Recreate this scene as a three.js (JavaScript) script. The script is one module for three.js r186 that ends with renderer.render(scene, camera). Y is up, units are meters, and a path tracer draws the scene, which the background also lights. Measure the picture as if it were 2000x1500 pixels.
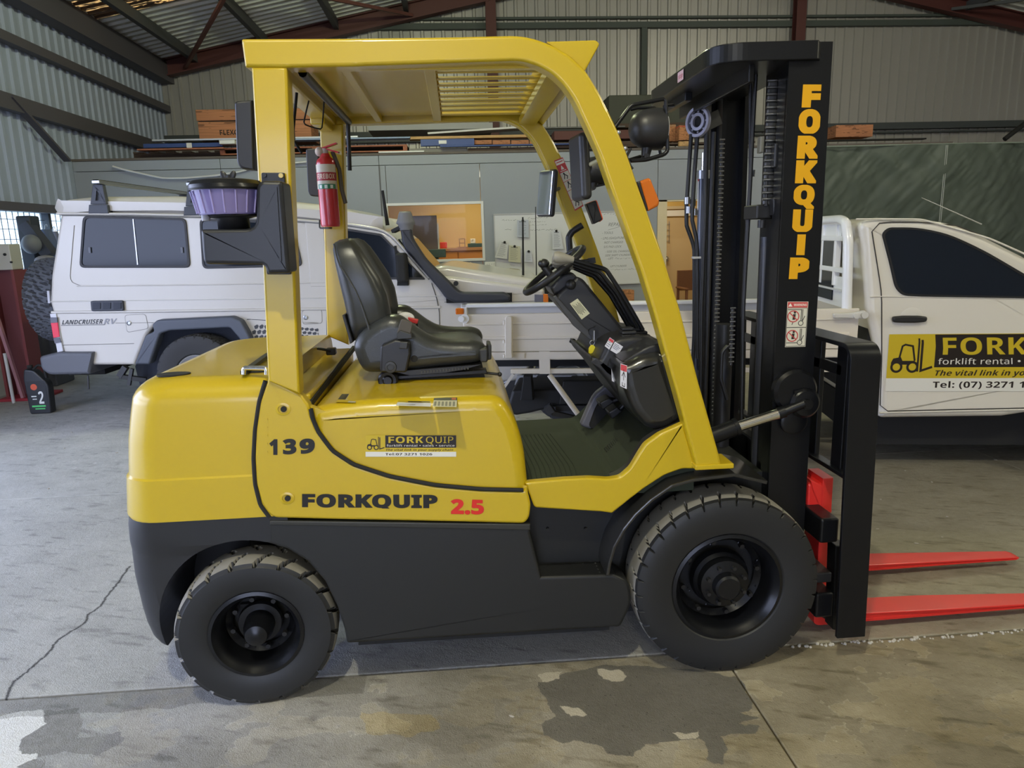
import * as THREE from 'three';
import { mergeGeometries } from 'three/addons/utils/BufferGeometryUtils.js';
import { RoundedBoxGeometry } from 'three/addons/geometries/RoundedBoxGeometry.js';
import { RectAreaLightUniformsLib } from 'three/addons/lights/RectAreaLightUniformsLib.js';
import { Brush, Evaluator, SUBTRACTION } from 'three-bvh-csg';

// ---------- camera, sky, exposure ----------
const scene = new THREE.Scene();
const D = Math.PI / 180;
const FOC = 1387, CAMH = 1.58;
const camera = new THREE.PerspectiveCamera(2 * Math.atan(750 / FOC) / D, 2000 / 1500, 0.05, 200);
camera.position.set(0, CAMH, 0);
camera.rotation.order = 'YXZ';
camera.rotation.set(-11.78 * D, -4.1 * D, -1.64 * D);
camera.updateMatrixWorld();
scene.add(camera);
const renderer = new THREE.WebGLRenderer({ antialias: true });
renderer.toneMapping = THREE.LinearToneMapping;
renderer.toneMappingExposure = 0.55;
renderer.shadowMap.enabled = true;
RectAreaLightUniformsLib.init();
scene.background = new THREE.Color().setRGB(8.2, 9.4, 13.4);       // overcast daylight outside the shed
const LAMP = new THREE.Color().setRGB(1.0, 0.95, 0.72);            // discharge lamps under the roof
const LAMPS = [[-0.62, 5.15, 0.42, 58], [6.2, 5.5, 0.6, 40], [-0.8, 5.0, -7.4, 28], [6.2, 5.5, -7.0, 28], [11.5, 4.6, 1.0, 30], [-0.6, 4.95, 5.0, 20]];   // x, y, z, candela

// ---------- helpers ----------
let seed = 7;
const rnd = () => { seed = (seed * 1664525 + 1013904223) >>> 0; return seed / 4294967296; };
const rr = (a, b) => a + (b - a) * rnd();
const V = (x, y, z) => new THREE.Vector3(x, y, z);
const names = new Map();
function numbered(n) { const k = names.get(n) || 0; names.set(n, k + 1); return k ? `${n}_${String(k).padStart(3, '0')}` : n; }
const UNIT = new THREE.Matrix4();
class Frame {            // a thing's own axes: where its base stands and how it is turned
  constructor(pos, turn = 0) { this.pos = pos; this.turn = turn; this.m = new THREE.Matrix4().makeRotationY(turn).setPosition(...pos); this.inv = this.m.clone().invert(); this.c = camera.position.clone().applyMatrix4(this.inv); }
  dir(px, py) { return V((px - 1000) / FOC, -(py - 750) / FOC, -1).transformDirection(camera.matrixWorld).transformDirection(this.inv); }
  at(px, py, z) { const d = this.dir(px, py), t = (z - this.c.z) / d.z; return this.c.clone().addScaledVector(d, t); }
  aty(px, py, y) { const d = this.dir(px, py), t = (y - this.c.y) / d.y; return this.c.clone().addScaledVector(d, t); }
  atx(px, py, x) { const d = this.dir(px, py), t = (x - this.c.x) / d.x; return this.c.clone().addScaledVector(d, t); }
}
const W = new Frame([0, 0, 0]);
function thing(name, label, category, frame = W, group) {
  const o = new THREE.Group(); o.name = numbered(name); scene.add(o);
  o.position.set(...frame.pos); o.rotation.y = frame.turn;
  o.userData = { label, category }; if (group) o.userData.group = group;
  return o;
}
function shadows(m) { m.castShadow = true; m.receiveShadow = true; return m; }
function part(parent, name, geo, mat, label) {
  if (Array.isArray(geo)) geo = merge(geo);
  const m = shadows(new THREE.Mesh(geo, mat)); m.name = numbered(name); (parent || scene).add(m);
  if (label) m.userData.label = label;
  return m;
}
function parts(parent, name, geos, mat) { return geos.map((g) => part(parent, name, g, mat)); }
function solo(name, label, category, geo, mat, pos = [0, 0, 0], group) {   // a thing that is one mesh
  const m = part(scene, name, geo, mat); m.position.set(...pos); m.userData = { label, category }; if (group) m.userData.group = group; return m;
}
function struct(name, geo, mat, label) { const m = part(scene, name, geo, mat); m.userData.kind = 'structure'; if (label) m.userData.label = label; return m; }
function structGroup(name) { const g = new THREE.Group(); g.name = name; scene.add(g); g.userData.kind = 'structure'; return g; }
function sub(parent, name) { const g = new THREE.Group(); g.name = numbered(name); parent.add(g); return g; }
function copyOf(o, dx, dy, dz, parent = o.parent) { const c = o.clone(); c.name = numbered(o.name.replace(/_\d{3}$/, '')); c.position.add(V(dx, dy, dz)); parent.add(c); return c; }
function merge(list) {
  return mergeGeometries(list.map((g) => { g = g.index ? g.toNonIndexed() : g.clone(); for (const k of Object.keys(g.attributes)) if (!['position', 'normal', 'uv'].includes(k)) g.deleteAttribute(k); g.clearGroups(); return g; }));
}
function move(g, x, y, z, rx = 0, ry = 0, rz = 0) { if (rx) g.rotateX(rx); if (ry) g.rotateY(ry); if (rz) g.rotateZ(rz); g.translate(x, y, z); return g; }
function box(x0, x1, y0, y1, z0, z1, r = 0) {
  const w = Math.abs(x1 - x0), h = Math.abs(y1 - y0), d = Math.abs(z1 - z0);
  const g = r ? new RoundedBoxGeometry(w, h, d, 2, Math.min(r, w / 2.01, h / 2.01, d / 2.01)) : new THREE.BoxGeometry(w, h, d);
  return g.translate((x0 + x1) / 2, (y0 + y1) / 2, (z0 + z1) / 2);
}
function polyShape(p, r = 0) {        // p: [x, y, radius?]; corners rounded
  const s = new THREE.Shape(), n = p.length;
  for (let i = 0; i < n; i++) {
    const a = p[(i + n - 1) % n], b = p[i], c = p[(i + 1) % n], q = b[2] ?? r;
    const la = Math.hypot(a[0] - b[0], a[1] - b[1]), lc = Math.hypot(c[0] - b[0], c[1] - b[1]), k = Math.min(q, la * 0.45, lc * 0.45);
    const x0 = b[0] + (a[0] - b[0]) * k / (la || 1), y0 = b[1] + (a[1] - b[1]) * k / (la || 1), x1 = b[0] + (c[0] - b[0]) * k / (lc || 1), y1 = b[1] + (c[1] - b[1]) * k / (lc || 1);
    if (i === 0) s.moveTo(x0, y0); else s.lineTo(x0, y0);
    if (k > 1e-5) s.quadraticCurveTo(b[0], b[1], x1, y1);
  }
  s.closePath(); return s;
}
function extrude(shape, zFront, thick, bevel = 0, seg = 4) {   // front face at zFront, body towards -z
  const b = Math.min(bevel, thick / 2.01);
  const g = new THREE.ExtrudeGeometry(shape, { depth: thick - 2 * b, bevelEnabled: b > 0, bevelThickness: b, bevelSize: b, bevelOffset: -b, bevelSegments: b > 0.012 ? 5 : b > 0.004 ? 3 : 2, curveSegments: seg });
  g.translate(0, 0, zFront - thick + b);
  if (b > 0.004) { crease(g, 0.62); const p = g.attributes.position, m = g.attributes.normal; for (let i = 0; i < p.count; i += 3) { const z = p.getZ(i); if (Math.abs(z - p.getZ(i + 1)) < 1e-6 && Math.abs(z - p.getZ(i + 2)) < 1e-6) { const q = z > zFront - thick / 2 ? 1 : -1; for (let k = 0; k < 3; k++) m.setXYZ(i + k, 0, 0, q); } } }
  return g;
}
const pix = (F, z, list) => list.map(([x, y, r]) => { const v = F.at(x, y, z); return r === undefined ? [v.x, v.y] : [v.x, v.y, r]; });
function plate(F, z, list, thick, { r = 0, bevel = 0, holes = [], seg = 4 } = {}) {
  const s = polyShape(pix(F, z, list), r); for (const h of holes) s.holes.push(polyShape(pix(F, z, h), r)); return extrude(s, z, thick, bevel, seg);
}
function tube(pts, r, seg = 24, rad = 8, closed = false) {
  const c = new THREE.CatmullRomCurve3(pts.map((p) => (p.isVector3 ? p : V(...p))), closed, 'catmullrom', 0.15);
  return new THREE.TubeGeometry(c, seg, r, rad, closed);
}
function rod(a, b, r, r2 = r, n = 14) {
  a = a.isVector3 ? a : V(...a); b = b.isVector3 ? b : V(...b);
  const d = b.clone().sub(a), g = new THREE.CylinderGeometry(r2, r, d.length(), n);
  g.applyQuaternion(new THREE.Quaternion().setFromUnitVectors(V(0, 1, 0), d.clone().normalize()));
  return g.translate((a.x + b.x) / 2, (a.y + b.y) / 2, (a.z + b.z) / 2);
}
function bar(a, b, w, h) {           // square bar from a to b
  a = a.isVector3 ? a : V(...a); b = b.isVector3 ? b : V(...b);
  const d = b.clone().sub(a), L = d.length(), zx = d.normalize(), up = Math.abs(zx.y) > 0.95 ? V(1, 0, 0) : V(0, 1, 0);
  const x = up.clone().cross(zx).normalize(), y = zx.clone().cross(x);
  const g = new THREE.BoxGeometry(w, h, L).applyMatrix4(new THREE.Matrix4().makeBasis(x, y, zx));
  return g.translate((a.x + b.x) / 2, (a.y + b.y) / 2, (a.z + b.z) / 2);
}
function lathe(p, n = 40) { return new THREE.LatheGeometry(p.map(([x, y]) => new THREE.Vector2(x, y)), n); }   // about y
function latheZ(p, n = 48) { return crease(lathe(p, n).rotateX(Math.PI / 2), 0.6); }                   // about z, [radius, z]
function discZ(x, y, z, r, depth, n = 24) { return new THREE.CylinderGeometry(r, r, depth, n).rotateX(Math.PI / 2).translate(x, y, z); }
function ribbon(path, t) {           // closed outline of a strip of thickness t along a 2D path
  const a = [], b = [];
  path.forEach((p, i) => {
    const q = path[Math.max(0, i - 1)], s = path[Math.min(path.length - 1, i + 1)], dx = s[0] - q[0], dy = s[1] - q[1], l = Math.hypot(dx, dy) || 1;
    a.push(p); b.unshift([p[0] + dy / l * t, p[1] - dx / l * t]);
  });
  return polyShape([...a, ...b], 0);
}
function quad(a, b, c, d) {          // tl, tr, br, bl
  const g = new THREE.BufferGeometry();
  g.setAttribute('position', new THREE.Float32BufferAttribute([...a.toArray(), ...b.toArray(), ...c.toArray(), ...d.toArray()], 3));
  g.setAttribute('uv', new THREE.Float32BufferAttribute([0, 1, 1, 1, 1, 0, 0, 0], 2));
  g.setIndex([0, 3, 2, 0, 2, 1]); g.computeVertexNormals(); return g;
}
function loft(rings, capBottom = true, capTop = true) {   // rings of equal length, bottom to top
  const n = rings[0].length, pos = [], idx = [];
  for (const r of rings) for (const p of r) pos.push(...p);
  for (let i = 0; i + 1 < rings.length; i++) for (let j = 0; j < n; j++) { const a = i * n + j, b = i * n + (j + 1) % n; idx.push(a, b, a + n, b, b + n, a + n); }
  const cap = (i, flip) => { const c = pos.length / 3, m = [0, 0, 0]; for (const p of rings[i]) for (let k = 0; k < 3; k++) m[k] += p[k] / n; pos.push(...m); for (let j = 0; j < n; j++) { const a = i * n + j, b = i * n + (j + 1) % n; flip ? idx.push(c, b, a) : idx.push(c, a, b); } };
  if (capBottom) cap(0, true); if (capTop) cap(rings.length - 1, false);
  const g = new THREE.BufferGeometry(); g.setAttribute('position', new THREE.Float32BufferAttribute(pos, 3)); g.setAttribute('uv', new THREE.Float32BufferAttribute(new Float32Array(pos.length / 3 * 2), 2)); g.setIndex(idx); g.computeVertexNormals(); return g;
}
function crease(g0, ang = 0.6) {       // area-weighted normals, split where faces meet at more than ang
  const g = g0.index ? g0.toNonIndexed() : g0, p = g.attributes.position, n = p.count, fn = [], map = new Map(), key = (i) => `${Math.round(p.getX(i) * 2e4)},${Math.round(p.getY(i) * 2e4)},${Math.round(p.getZ(i) * 2e4)}`;
  const a = V(0, 0, 0), b = V(0, 0, 0), c = V(0, 0, 0), ks = new Array(n), unit = [];
  for (let i = 0; i < n; i += 3) { a.fromBufferAttribute(p, i); b.fromBufferAttribute(p, i + 1).sub(a); c.fromBufferAttribute(p, i + 2).sub(a); const v = b.clone().cross(c); fn.push(v); unit.push(v.clone().normalize()); for (let k = 0; k < 3; k++) { const q = key(i + k); ks[i + k] = q; if (!map.has(q)) map.set(q, []); map.get(q).push(i / 3); } }
  const out = new Float32Array(n * 3), cs = Math.cos(ang), s = V(0, 0, 0);
  for (let i = 0; i < n; i++) { const f = Math.floor(i / 3); s.set(0, 0, 0); for (const o of map.get(ks[i])) if (unit[o].dot(unit[f]) > cs) s.add(fn[o]); if (s.lengthSq() < 1e-24) s.copy(unit[f]); s.normalize(); out.set([s.x, s.y, s.z], i * 3); }
  g.setAttribute('normal', new THREE.BufferAttribute(out, 3)); return g;
}
// value noise
const H = (x, y) => { let h = (x * 374761393 + y * 668265263) | 0; h = Math.imul(h ^ (h >>> 13), 1274126177); return ((h ^ (h >>> 16)) >>> 0) / 4294967296; };
function vn(x, y) { const i = Math.floor(x), j = Math.floor(y), f = x - i, g = y - j, s = f * f * (3 - 2 * f), t = g * g * (3 - 2 * g); return (H(i, j) * (1 - s) + H(i + 1, j) * s) * (1 - t) + (H(i, j + 1) * (1 - s) + H(i + 1, j + 1) * s) * t; }
function fbm(x, y, o = 4) { let a = 0.5, v = 0, n = 0; for (let i = 0; i < o; i++) { v += a * vn(x, y); n += a; x = x * 2.03 + 17.1; y = y * 2.03 + 9.7; a *= 0.5; } return v / n; }
const clamp = (x, a = 0, b = 1) => Math.min(b, Math.max(a, x));
const sstep = (a, b, x) => { const t = clamp((x - a) / (b - a)); return t * t * (3 - 2 * t); };
const lerp = (a, b, t) => a + (b - a) * t;

// materials
const M = (r, g, b, rough = 0.5, o = {}) => { const m = new THREE.MeshPhysicalMaterial({ roughness: rough, ...o }); m.color.setRGB(r, g, b); return m; };
function dataTex(w, h, fn, srgb = true) {
  const d = new Uint8Array(w * h * 4);
  for (let j = 0; j < h; j++) for (let i = 0; i < w; i++) { const c = fn(i, j), o = (j * w + i) * 4; d[o] = clamp(c[0], 0, 255); d[o + 1] = clamp(c[1], 0, 255); d[o + 2] = clamp(c[2], 0, 255); d[o + 3] = c[3] ?? 255; }
  const t = new THREE.DataTexture(d, w, h); t.magFilter = THREE.LinearFilter; t.minFilter = THREE.LinearFilter; t.wrapS = t.wrapT = THREE.RepeatWrapping; if (srgb) t.colorSpace = THREE.SRGBColorSpace; t.needsUpdate = true; return t;
}
function canvasTex(w, h, draw) {
  const c = document.createElement('canvas'); c.width = w; c.height = h; const x = c.getContext('2d'); draw(x, w, h);
  const t = new THREE.CanvasTexture(c); t.colorSpace = THREE.SRGBColorSpace; t.wrapS = t.wrapT = THREE.ClampToEdgeWrapping; return t;
}
function fitText(x, s, x0, y0, w, h, font = 'bold', fam = 'sans-serif') {   // text scaled to fill a box (cap height)
  x.save(); x.font = `${font} 100px ${fam}`; x.textBaseline = 'alphabetic'; x.textAlign = 'left';
  const m = x.measureText(s).width || 1; x.translate(x0, y0 + h); x.scale(w / m, h / 73); x.fillText(s, 0, 0); x.restore();
}
const printMat = (t, rough = 0.4) => new THREE.MeshPhysicalMaterial({ map: t, roughness: rough });
const cutMat = (t, rough = 0.4) => new THREE.MeshPhysicalMaterial({ map: t, roughness: rough, transparent: true });
const tileRough = dataTex(256, 256, (i, j) => { const v = 110 + 120 * fbm(i / 12, j / 12, 4); return [v, v, v]; }, false);
const fineBump = dataTex(512, 512, (i, j) => { const v = 255 * (0.55 * fbm(i / 9, j / 9, 4) + 0.45 * H(i, j)); return [v, v, v]; }, false);

const YELLOW = M(0.57, 0.40, 0.008, 0.34, { clearcoat: 0.45, clearcoatRoughness: 0.12 });
const BLACKP = M(0.0055, 0.006, 0.0075, 0.34, { clearcoat: 0.2, clearcoatRoughness: 0.2, specularIntensity: 0.6 });
const GREYP = M(0.026, 0.027, 0.026, 0.45);
const SATIN = M(0.015, 0.015, 0.016, 0.42);
const PLASTIC = M(0.020, 0.020, 0.021, 0.42);
const MATTE = M(0.012, 0.012, 0.012, 0.8);
const RUBBER = M(0.014, 0.0145, 0.015, 0.5);
const TREADM = M(0.25, 0.235, 0.20, 0.9);
const VINYL = M(0.036, 0.039, 0.038, 0.34, { bumpMap: fineBump, bumpScale: 0.0004 });
const CHROME = M(0.85, 0.84, 0.80, 0.16, { metalness: 1 });
const STEEL = M(0.45, 0.46, 0.48, 0.35, { metalness: 1 });
const REDP = M(0.72, 0.025, 0.02, 0.38, { clearcoat: 0.4, clearcoatRoughness: 0.2 });
const CREAM = M(0.55, 0.52, 0.475, 0.3, { clearcoat: 0.6, clearcoatRoughness: 0.12 });
const UTEW = M(0.74, 0.70, 0.61, 0.3, { clearcoat: 0.6, clearcoatRoughness: 0.12 });
const TRAYW = M(0.72, 0.66, 0.55, 0.42);
const WHITEP = M(0.86, 0.86, 0.86, 0.3, { clearcoat: 0.5, clearcoatRoughness: 0.1 });
const DARKGLASS = M(0.010, 0.014, 0.022, 0.06, { specularIntensity: 0.55 });
const AMBER = M(0.80, 0.20, 0.015, 0.2, { clearcoat: 0.5, transmission: 0.25, thickness: 0 });

// ---------- lamps ----------
const LAMP2 = new THREE.Color().setRGB(0.92, 1.0, 0.58);      // an older, greener lamp at the back
LAMPS.forEach(([x, y, z, cd]) => {
  const t = thing('high_bay_lamp', 'bell-shaped discharge lamp hung under the shed roof', 'lamp', new Frame([x, y, z]), 'high bay lamps');
  part(t, 'housing', merge([lathe([[0.03, 0.42], [0.09, 0.40], [0.09, 0.2], [0.12, 0.18]], 24), rod([0, 0.4, 0], [0, 0.72, 0], 0.012)]), STEEL);
  part(t, 'reflector', crease(lathe([[0.10, 0.2], [0.16, 0.12], [0.235, 0.0], [0.25, 0.0], [0.17, 0.13], [0.11, 0.205]], 32), 0.5), M(0.9, 0.92, 0.9, 0.6, { transmission: 0.6, thickness: 0 }));
  part(t, 'bulb', new THREE.SphereGeometry(0.07, 20, 14).translate(0, 0.06, 0), new THREE.MeshStandardMaterial({ color: 0x111111, emissive: z < -7.2 ? LAMP2 : LAMP, emissiveIntensity: 30 }));
  const l = new THREE.PointLight(z < -7.2 ? LAMP2 : LAMP, cd); l.position.set(0, -0.12, 0); l.castShadow = true; l.shadow.radius = 3; t.add(l);
});

// ---------- the shed ----------
const XL = -5.16, XR = 14.2, ZB = -14, ZF = 6.5, XRIDGE = 4.5, YE = 4.75, YR = 6.75, RS = (YR - YE) / (XRIDGE - XL);
const roofY = (x) => (x < XRIDGE ? YE + (x - XL) * RS : YR - (x - XRIDGE) * RS);
// floor: slabs with open joints
const jA = W.aty(0, 1366, 0), jB = W.aty(2000, 1229, 0), jS = (jB.z - jA.z) / (jB.x - jA.x), jz = (x) => jA.z + (x - jA.x) * jS;
const sA = W.aty(1436, 1315, 0), sB = W.aty(1557, 1500, 0), sx = (z) => sA.x + (z - sA.z) * (sB.x - sA.x) / (sB.z - sA.z);
const fl = (list) => list.map(([x, y]) => { const v = W.aty(x, y, 0); return [v.x, v.z]; });
const inside = (p, x, y) => { let c = false; for (let i = 0, j = p.length - 1; i < p.length; j = i++) if ((p[i][1] > y) !== (p[j][1] > y) && x < (p[j][0] - p[i][0]) * (y - p[i][1]) / (p[j][1] - p[i][1]) + p[i][0]) c = !c; return c; };
const darkPatch = fl([[1052, 1335], [1105, 1315], [1180, 1300], [1300, 1303], [1440, 1320], [1462, 1355], [1466, 1380], [1440, 1392], [1480, 1400], [1440, 1412], [1478, 1416], [1472, 1432], [1402, 1436], [1416, 1460], [1404, 1498], [1380, 1484], [1376, 1450], [1360, 1440], [1300, 1448], [1255, 1452], [1232, 1480], [1190, 1472], [1170, 1450], [1100, 1446], [1062, 1440], [1056, 1405], [1084, 1400], [1068, 1372], [1052, 1352]]);
const holes = [[[1164, 1308], [1206, 1307], [1222, 1318], [1216, 1330], [1175, 1328]], [[1094, 1382], [1125, 1380], [1142, 1393], [1110, 1402]], [[1055, 1315], [1100, 1310], [1092, 1325], [1060, 1332]], [[1312, 1432], [1360, 1428], [1362, 1437], [1325, 1444]]].map(fl);
const whitePatch = fl([[5, 1396], [78, 1388], [92, 1412], [40, 1445], [34, 1465], [66, 1470], [70, 1500], [0, 1520], [-40, 1500], [-30, 1420]]);
const greyPatch = [[[80, 1390], [150, 1386], [160, 1408], [150, 1440], [240, 1430], [236, 1450], [190, 1476], [140, 1470], [70, 1476], [36, 1464], [42, 1446], [92, 1412]], [[40, 1492], [66, 1478], [86, 1490], [70, 1506], [36, 1506]]].map(fl);
const yellowStain = fl([[700, 1390], [840, 1396], [860, 1420], [800, 1440], [720, 1432]]);
const rubStain = fl([[980, 1340], [1050, 1330], [1060, 1440], [900, 1470], [760, 1440], [740, 1370], [860, 1350]]);
function floorColor(x, z, near) {
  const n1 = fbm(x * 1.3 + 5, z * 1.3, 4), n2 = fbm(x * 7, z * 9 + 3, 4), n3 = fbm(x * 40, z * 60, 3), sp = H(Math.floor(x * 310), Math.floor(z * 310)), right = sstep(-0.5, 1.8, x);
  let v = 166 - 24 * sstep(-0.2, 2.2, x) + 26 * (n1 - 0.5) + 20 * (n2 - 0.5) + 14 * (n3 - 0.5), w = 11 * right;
  const scuff = fbm(x * 9 + z * 5, z * 34 - x * 12, 3); if (scuff > 0.62) v -= (scuff - 0.62) * 120;
  if (sp > 0.997) v -= 40; else if (sp < 0.0015) v += 28;
  if (near) {
    const jx = x + 0.018 * (fbm(x * 22, z * 22, 3) - 0.5) * 2, jzz = z + 0.018 * (fbm(x * 22 + 40, z * 22, 3) - 0.5) * 2;
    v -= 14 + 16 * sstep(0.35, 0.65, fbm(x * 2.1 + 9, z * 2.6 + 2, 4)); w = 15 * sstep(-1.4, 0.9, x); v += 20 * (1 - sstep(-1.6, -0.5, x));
    const peel = fbm(x * 5.5 + 30, z * 7.5 + 11, 5); const pk = 0.35 + 0.65 * sstep(0.45, 0.6, fbm(x * 1.7 + 3, z * 2.3 + 8, 3)); if (peel > 0.60) { v += 12 * pk; w += 3; } else if (peel > 0.588) v += 24 * pk;
    if (inside(rubStain, jx, jzz)) v -= 10;
    if (inside(yellowStain, jx, jzz)) w += 12;
    if (inside(darkPatch, jx, jzz) && !holes.some((h) => inside(h, jx, jzz))) { v = 102 + 16 * (n2 - 0.5) + 9 * (n3 - 0.5) + (sp > 0.995 ? -40 : 0); w = 7; }
    else if (holes.some((h) => inside(h, jx, jzz))) { v = 176 + 14 * (n3 - 0.5); w = 14; }
    if (inside(whitePatch, jx, jzz)) { v = 212 + 12 * (n3 - 0.5) + (n2 > 0.68 ? -50 : 0); w = 0; }
    if (greyPatch.some((h) => inside(h, jx, jzz))) { v = 128 + 22 * (n3 - 0.5); w = 1; }
  }
  return [v + w * 0.7, v + w * 0.1, v - w * 1.4];
}
const crack = fl([[252, 1106], [236, 1130], [222, 1148], [208, 1164], [196, 1184], [172, 1200], [166, 1216], [140, 1232], [112, 1250], [98, 1270], [82, 1286], [60, 1304], [40, 1322], [26, 1330], [20, 1342], [14, 1362]]);
function segDist(p, x, y) { let m = 9; for (let i = 0; i + 1 < p.length; i++) { const [ax, ay] = p[i], [bx, by] = p[i + 1], dx = bx - ax, dy = by - ay, t = clamp(((x - ax) * dx + (y - ay) * dy) / (dx * dx + dy * dy)); m = Math.min(m, Math.hypot(x - ax - dx * t, y - ay - dy * t)); } return m; }
function floorTex(x0, x1, z0, z1, w, h, near, withCrack) {
  return dataTex(w, h, (i, j) => {
    const x = lerp(x0, x1, i / w), z = lerp(z0, z1, j / h); let c = floorColor(x, z, near);
    if (withCrack) { const d = segDist(crack, x + 0.006 * (H(Math.floor(z * 60), 3) - 0.5), z); if (d < 0.004) c = c.map((v) => v * 0.38); else if (d < 0.008) c = c.map((v) => v * 0.85); }
    const dj = Math.abs(z - jz(x)); if (near && dj < 0.1 + 0.03 * fbm(x * 14, 3, 2) && x < -0.4) c = c.map((v) => v * 0.84);
    return c;
  });
}
const floorG = structGroup('floor');
function slab(list, [x0, x1, z0, z1], tex, mat0 = {}) {
  const g = new THREE.ExtrudeGeometry(polyShape(list.map(([x, z]) => [x, -z])), { depth: 0.05, bevelEnabled: true, bevelThickness: 0.004, bevelSize: 0.005, bevelOffset: -0.005, bevelSegments: 2 });
  g.rotateX(-Math.PI / 2); g.translate(0, -0.054, 0);
  const p = g.attributes.position, uv = g.attributes.uv; for (let i = 0; i < p.count; i++) uv.setXY(i, (p.getX(i) - x0) / (x1 - x0), (p.getZ(i) - z0) / (z1 - z0));
  const b = fineBump.clone(); b.repeat.set((x1 - x0) / 0.9, (z1 - z0) / 0.9); b.needsUpdate = true;
  return part(floorG, 'slab', g, new THREE.MeshStandardMaterial({ map: tex, roughness: 0.62, bumpMap: b, bumpScale: 0.003, ...mat0 }));
}
const gJ = 0.006, gS = 0.003;
{
  const xm0 = -3.4, xm1 = 3.6, zs = -4.6;
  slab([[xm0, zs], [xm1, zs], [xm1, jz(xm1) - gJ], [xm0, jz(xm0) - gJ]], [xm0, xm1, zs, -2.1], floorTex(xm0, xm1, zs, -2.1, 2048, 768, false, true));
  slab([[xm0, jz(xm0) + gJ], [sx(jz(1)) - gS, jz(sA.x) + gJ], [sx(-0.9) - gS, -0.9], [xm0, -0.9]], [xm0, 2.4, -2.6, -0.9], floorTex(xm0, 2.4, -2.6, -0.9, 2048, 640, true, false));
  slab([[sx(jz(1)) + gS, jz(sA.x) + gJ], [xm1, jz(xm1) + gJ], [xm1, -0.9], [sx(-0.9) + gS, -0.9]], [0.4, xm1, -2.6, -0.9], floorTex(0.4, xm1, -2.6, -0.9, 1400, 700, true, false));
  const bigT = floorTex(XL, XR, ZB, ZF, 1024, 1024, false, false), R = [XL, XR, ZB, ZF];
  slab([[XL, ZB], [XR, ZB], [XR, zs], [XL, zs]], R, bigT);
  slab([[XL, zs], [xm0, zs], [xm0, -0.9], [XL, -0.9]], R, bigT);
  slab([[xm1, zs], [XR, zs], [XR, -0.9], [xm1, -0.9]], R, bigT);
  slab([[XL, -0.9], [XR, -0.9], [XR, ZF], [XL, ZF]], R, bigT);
  part(floorG, 'joint_filler', box(XL - 0.2, XR + 0.2, -0.12, -0.03, ZB - 0.2, ZF + 0.2), M(0.05, 0.045, 0.04, 0.95));
  const crumbs = []; for (let i = 0; i < 150; i++) { const x = rr(1.2, 3.0), s = rr(0.003, 0.008); crumbs.push(move(new THREE.IcosahedronGeometry(s, 0), x, s * 0.2, jz(x) + 0.012 + rr(-0.009, 0.012), rr(0, 3), rr(0, 3))); }
  const cr = part(floorG, 'joint_crumbs', merge(crumbs), M(0.55, 0.52, 0.46, 0.9)); cr.userData.kind = 'stuff';
  const lf = []; for (const [px, py] of [[1628 + 140, 920], [1820, 942], [1720, 976], [1714, 1034], [1840, 1050], [95, 955], [126, 876], [140, 845], [228, 885], [1945, 899], [1850, 1010], [1790, 1062], [1000, 1400]]) { const v = W.aty(px, py, 0); lf.push(move(new THREE.SphereGeometry(1, 6, 4).scale(rr(0.008, 0.016), 0.003, 0.006), v.x, 0.003, v.z, 0, rr(0, 3))); }
  const lv = part(floorG, 'floor_debris', merge(lf), M(0.42, 0.38, 0.32, 0.9)); lv.userData.kind = 'stuff';
}
struct('ground', new THREE.CircleGeometry(70, 40).rotateX(-Math.PI / 2).translate(0, -0.13, 0), M(0.38, 0.37, 0.35, 0.9));

// corrugated sheets
const ZINC = (r, g, b) => M(r, g, b, 0.42, { metalness: 0.35 });
function ribSheet(width, len, pitch = 0.19, depth = 0.028, round = false) {   // in xy plane, ribs along y, face +z, 0..width, 0..len
  const xs = [];
  const n = Math.round(width / pitch);
  for (let i = 0; i < n; i++) { const o = i * pitch; if (round) for (let k = 0; k < 6; k++) xs.push([o + pitch * k / 6, depth * 0.5 * (1 + Math.cos(k / 6 * 2 * Math.PI))]); else xs.push([o, 0], [o + pitch * 0.62, 0], [o + pitch * 0.70, depth], [o + pitch * 0.92, depth]); }
  xs.push([n * pitch, round ? depth : 0]);
  const s = new THREE.Shape(); s.moveTo(...xs[0]); for (const p of xs.slice(1)) s.lineTo(...p); for (const p of xs.slice().reverse()) s.lineTo(p[0], p[1] - 0.006); s.closePath();
  const g = new THREE.ExtrudeGeometry(s, { depth: len, bevelEnabled: false }); g.rotateX(-Math.PI / 2).translate(0, 0, 0);   // shape y -> -z?, depth -> y
  g.scale(1, 1, -1); const ix = g.index, p = g.attributes; // keep winding outward after the mirror
  if (!ix) { for (const k of Object.keys(p)) { const a = p[k], it = a.itemSize; for (let i = 0; i < a.count; i += 3) for (let c = 0; c < it; c++) { const t = a.array[(i + 1) * it + c]; a.array[(i + 1) * it + c] = a.array[(i + 2) * it + c]; a.array[(i + 2) * it + c] = t; } } }
  g.computeVertexNormals(); return g;
}
const wallZinc = ZINC(0.40, 0.39, 0.375), leftZinc = M(0.33, 0.38, 0.52, 0.6), roofZinc = M(0.62, 0.64, 0.62, 0.5, { metalness: 0.15 });
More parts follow.
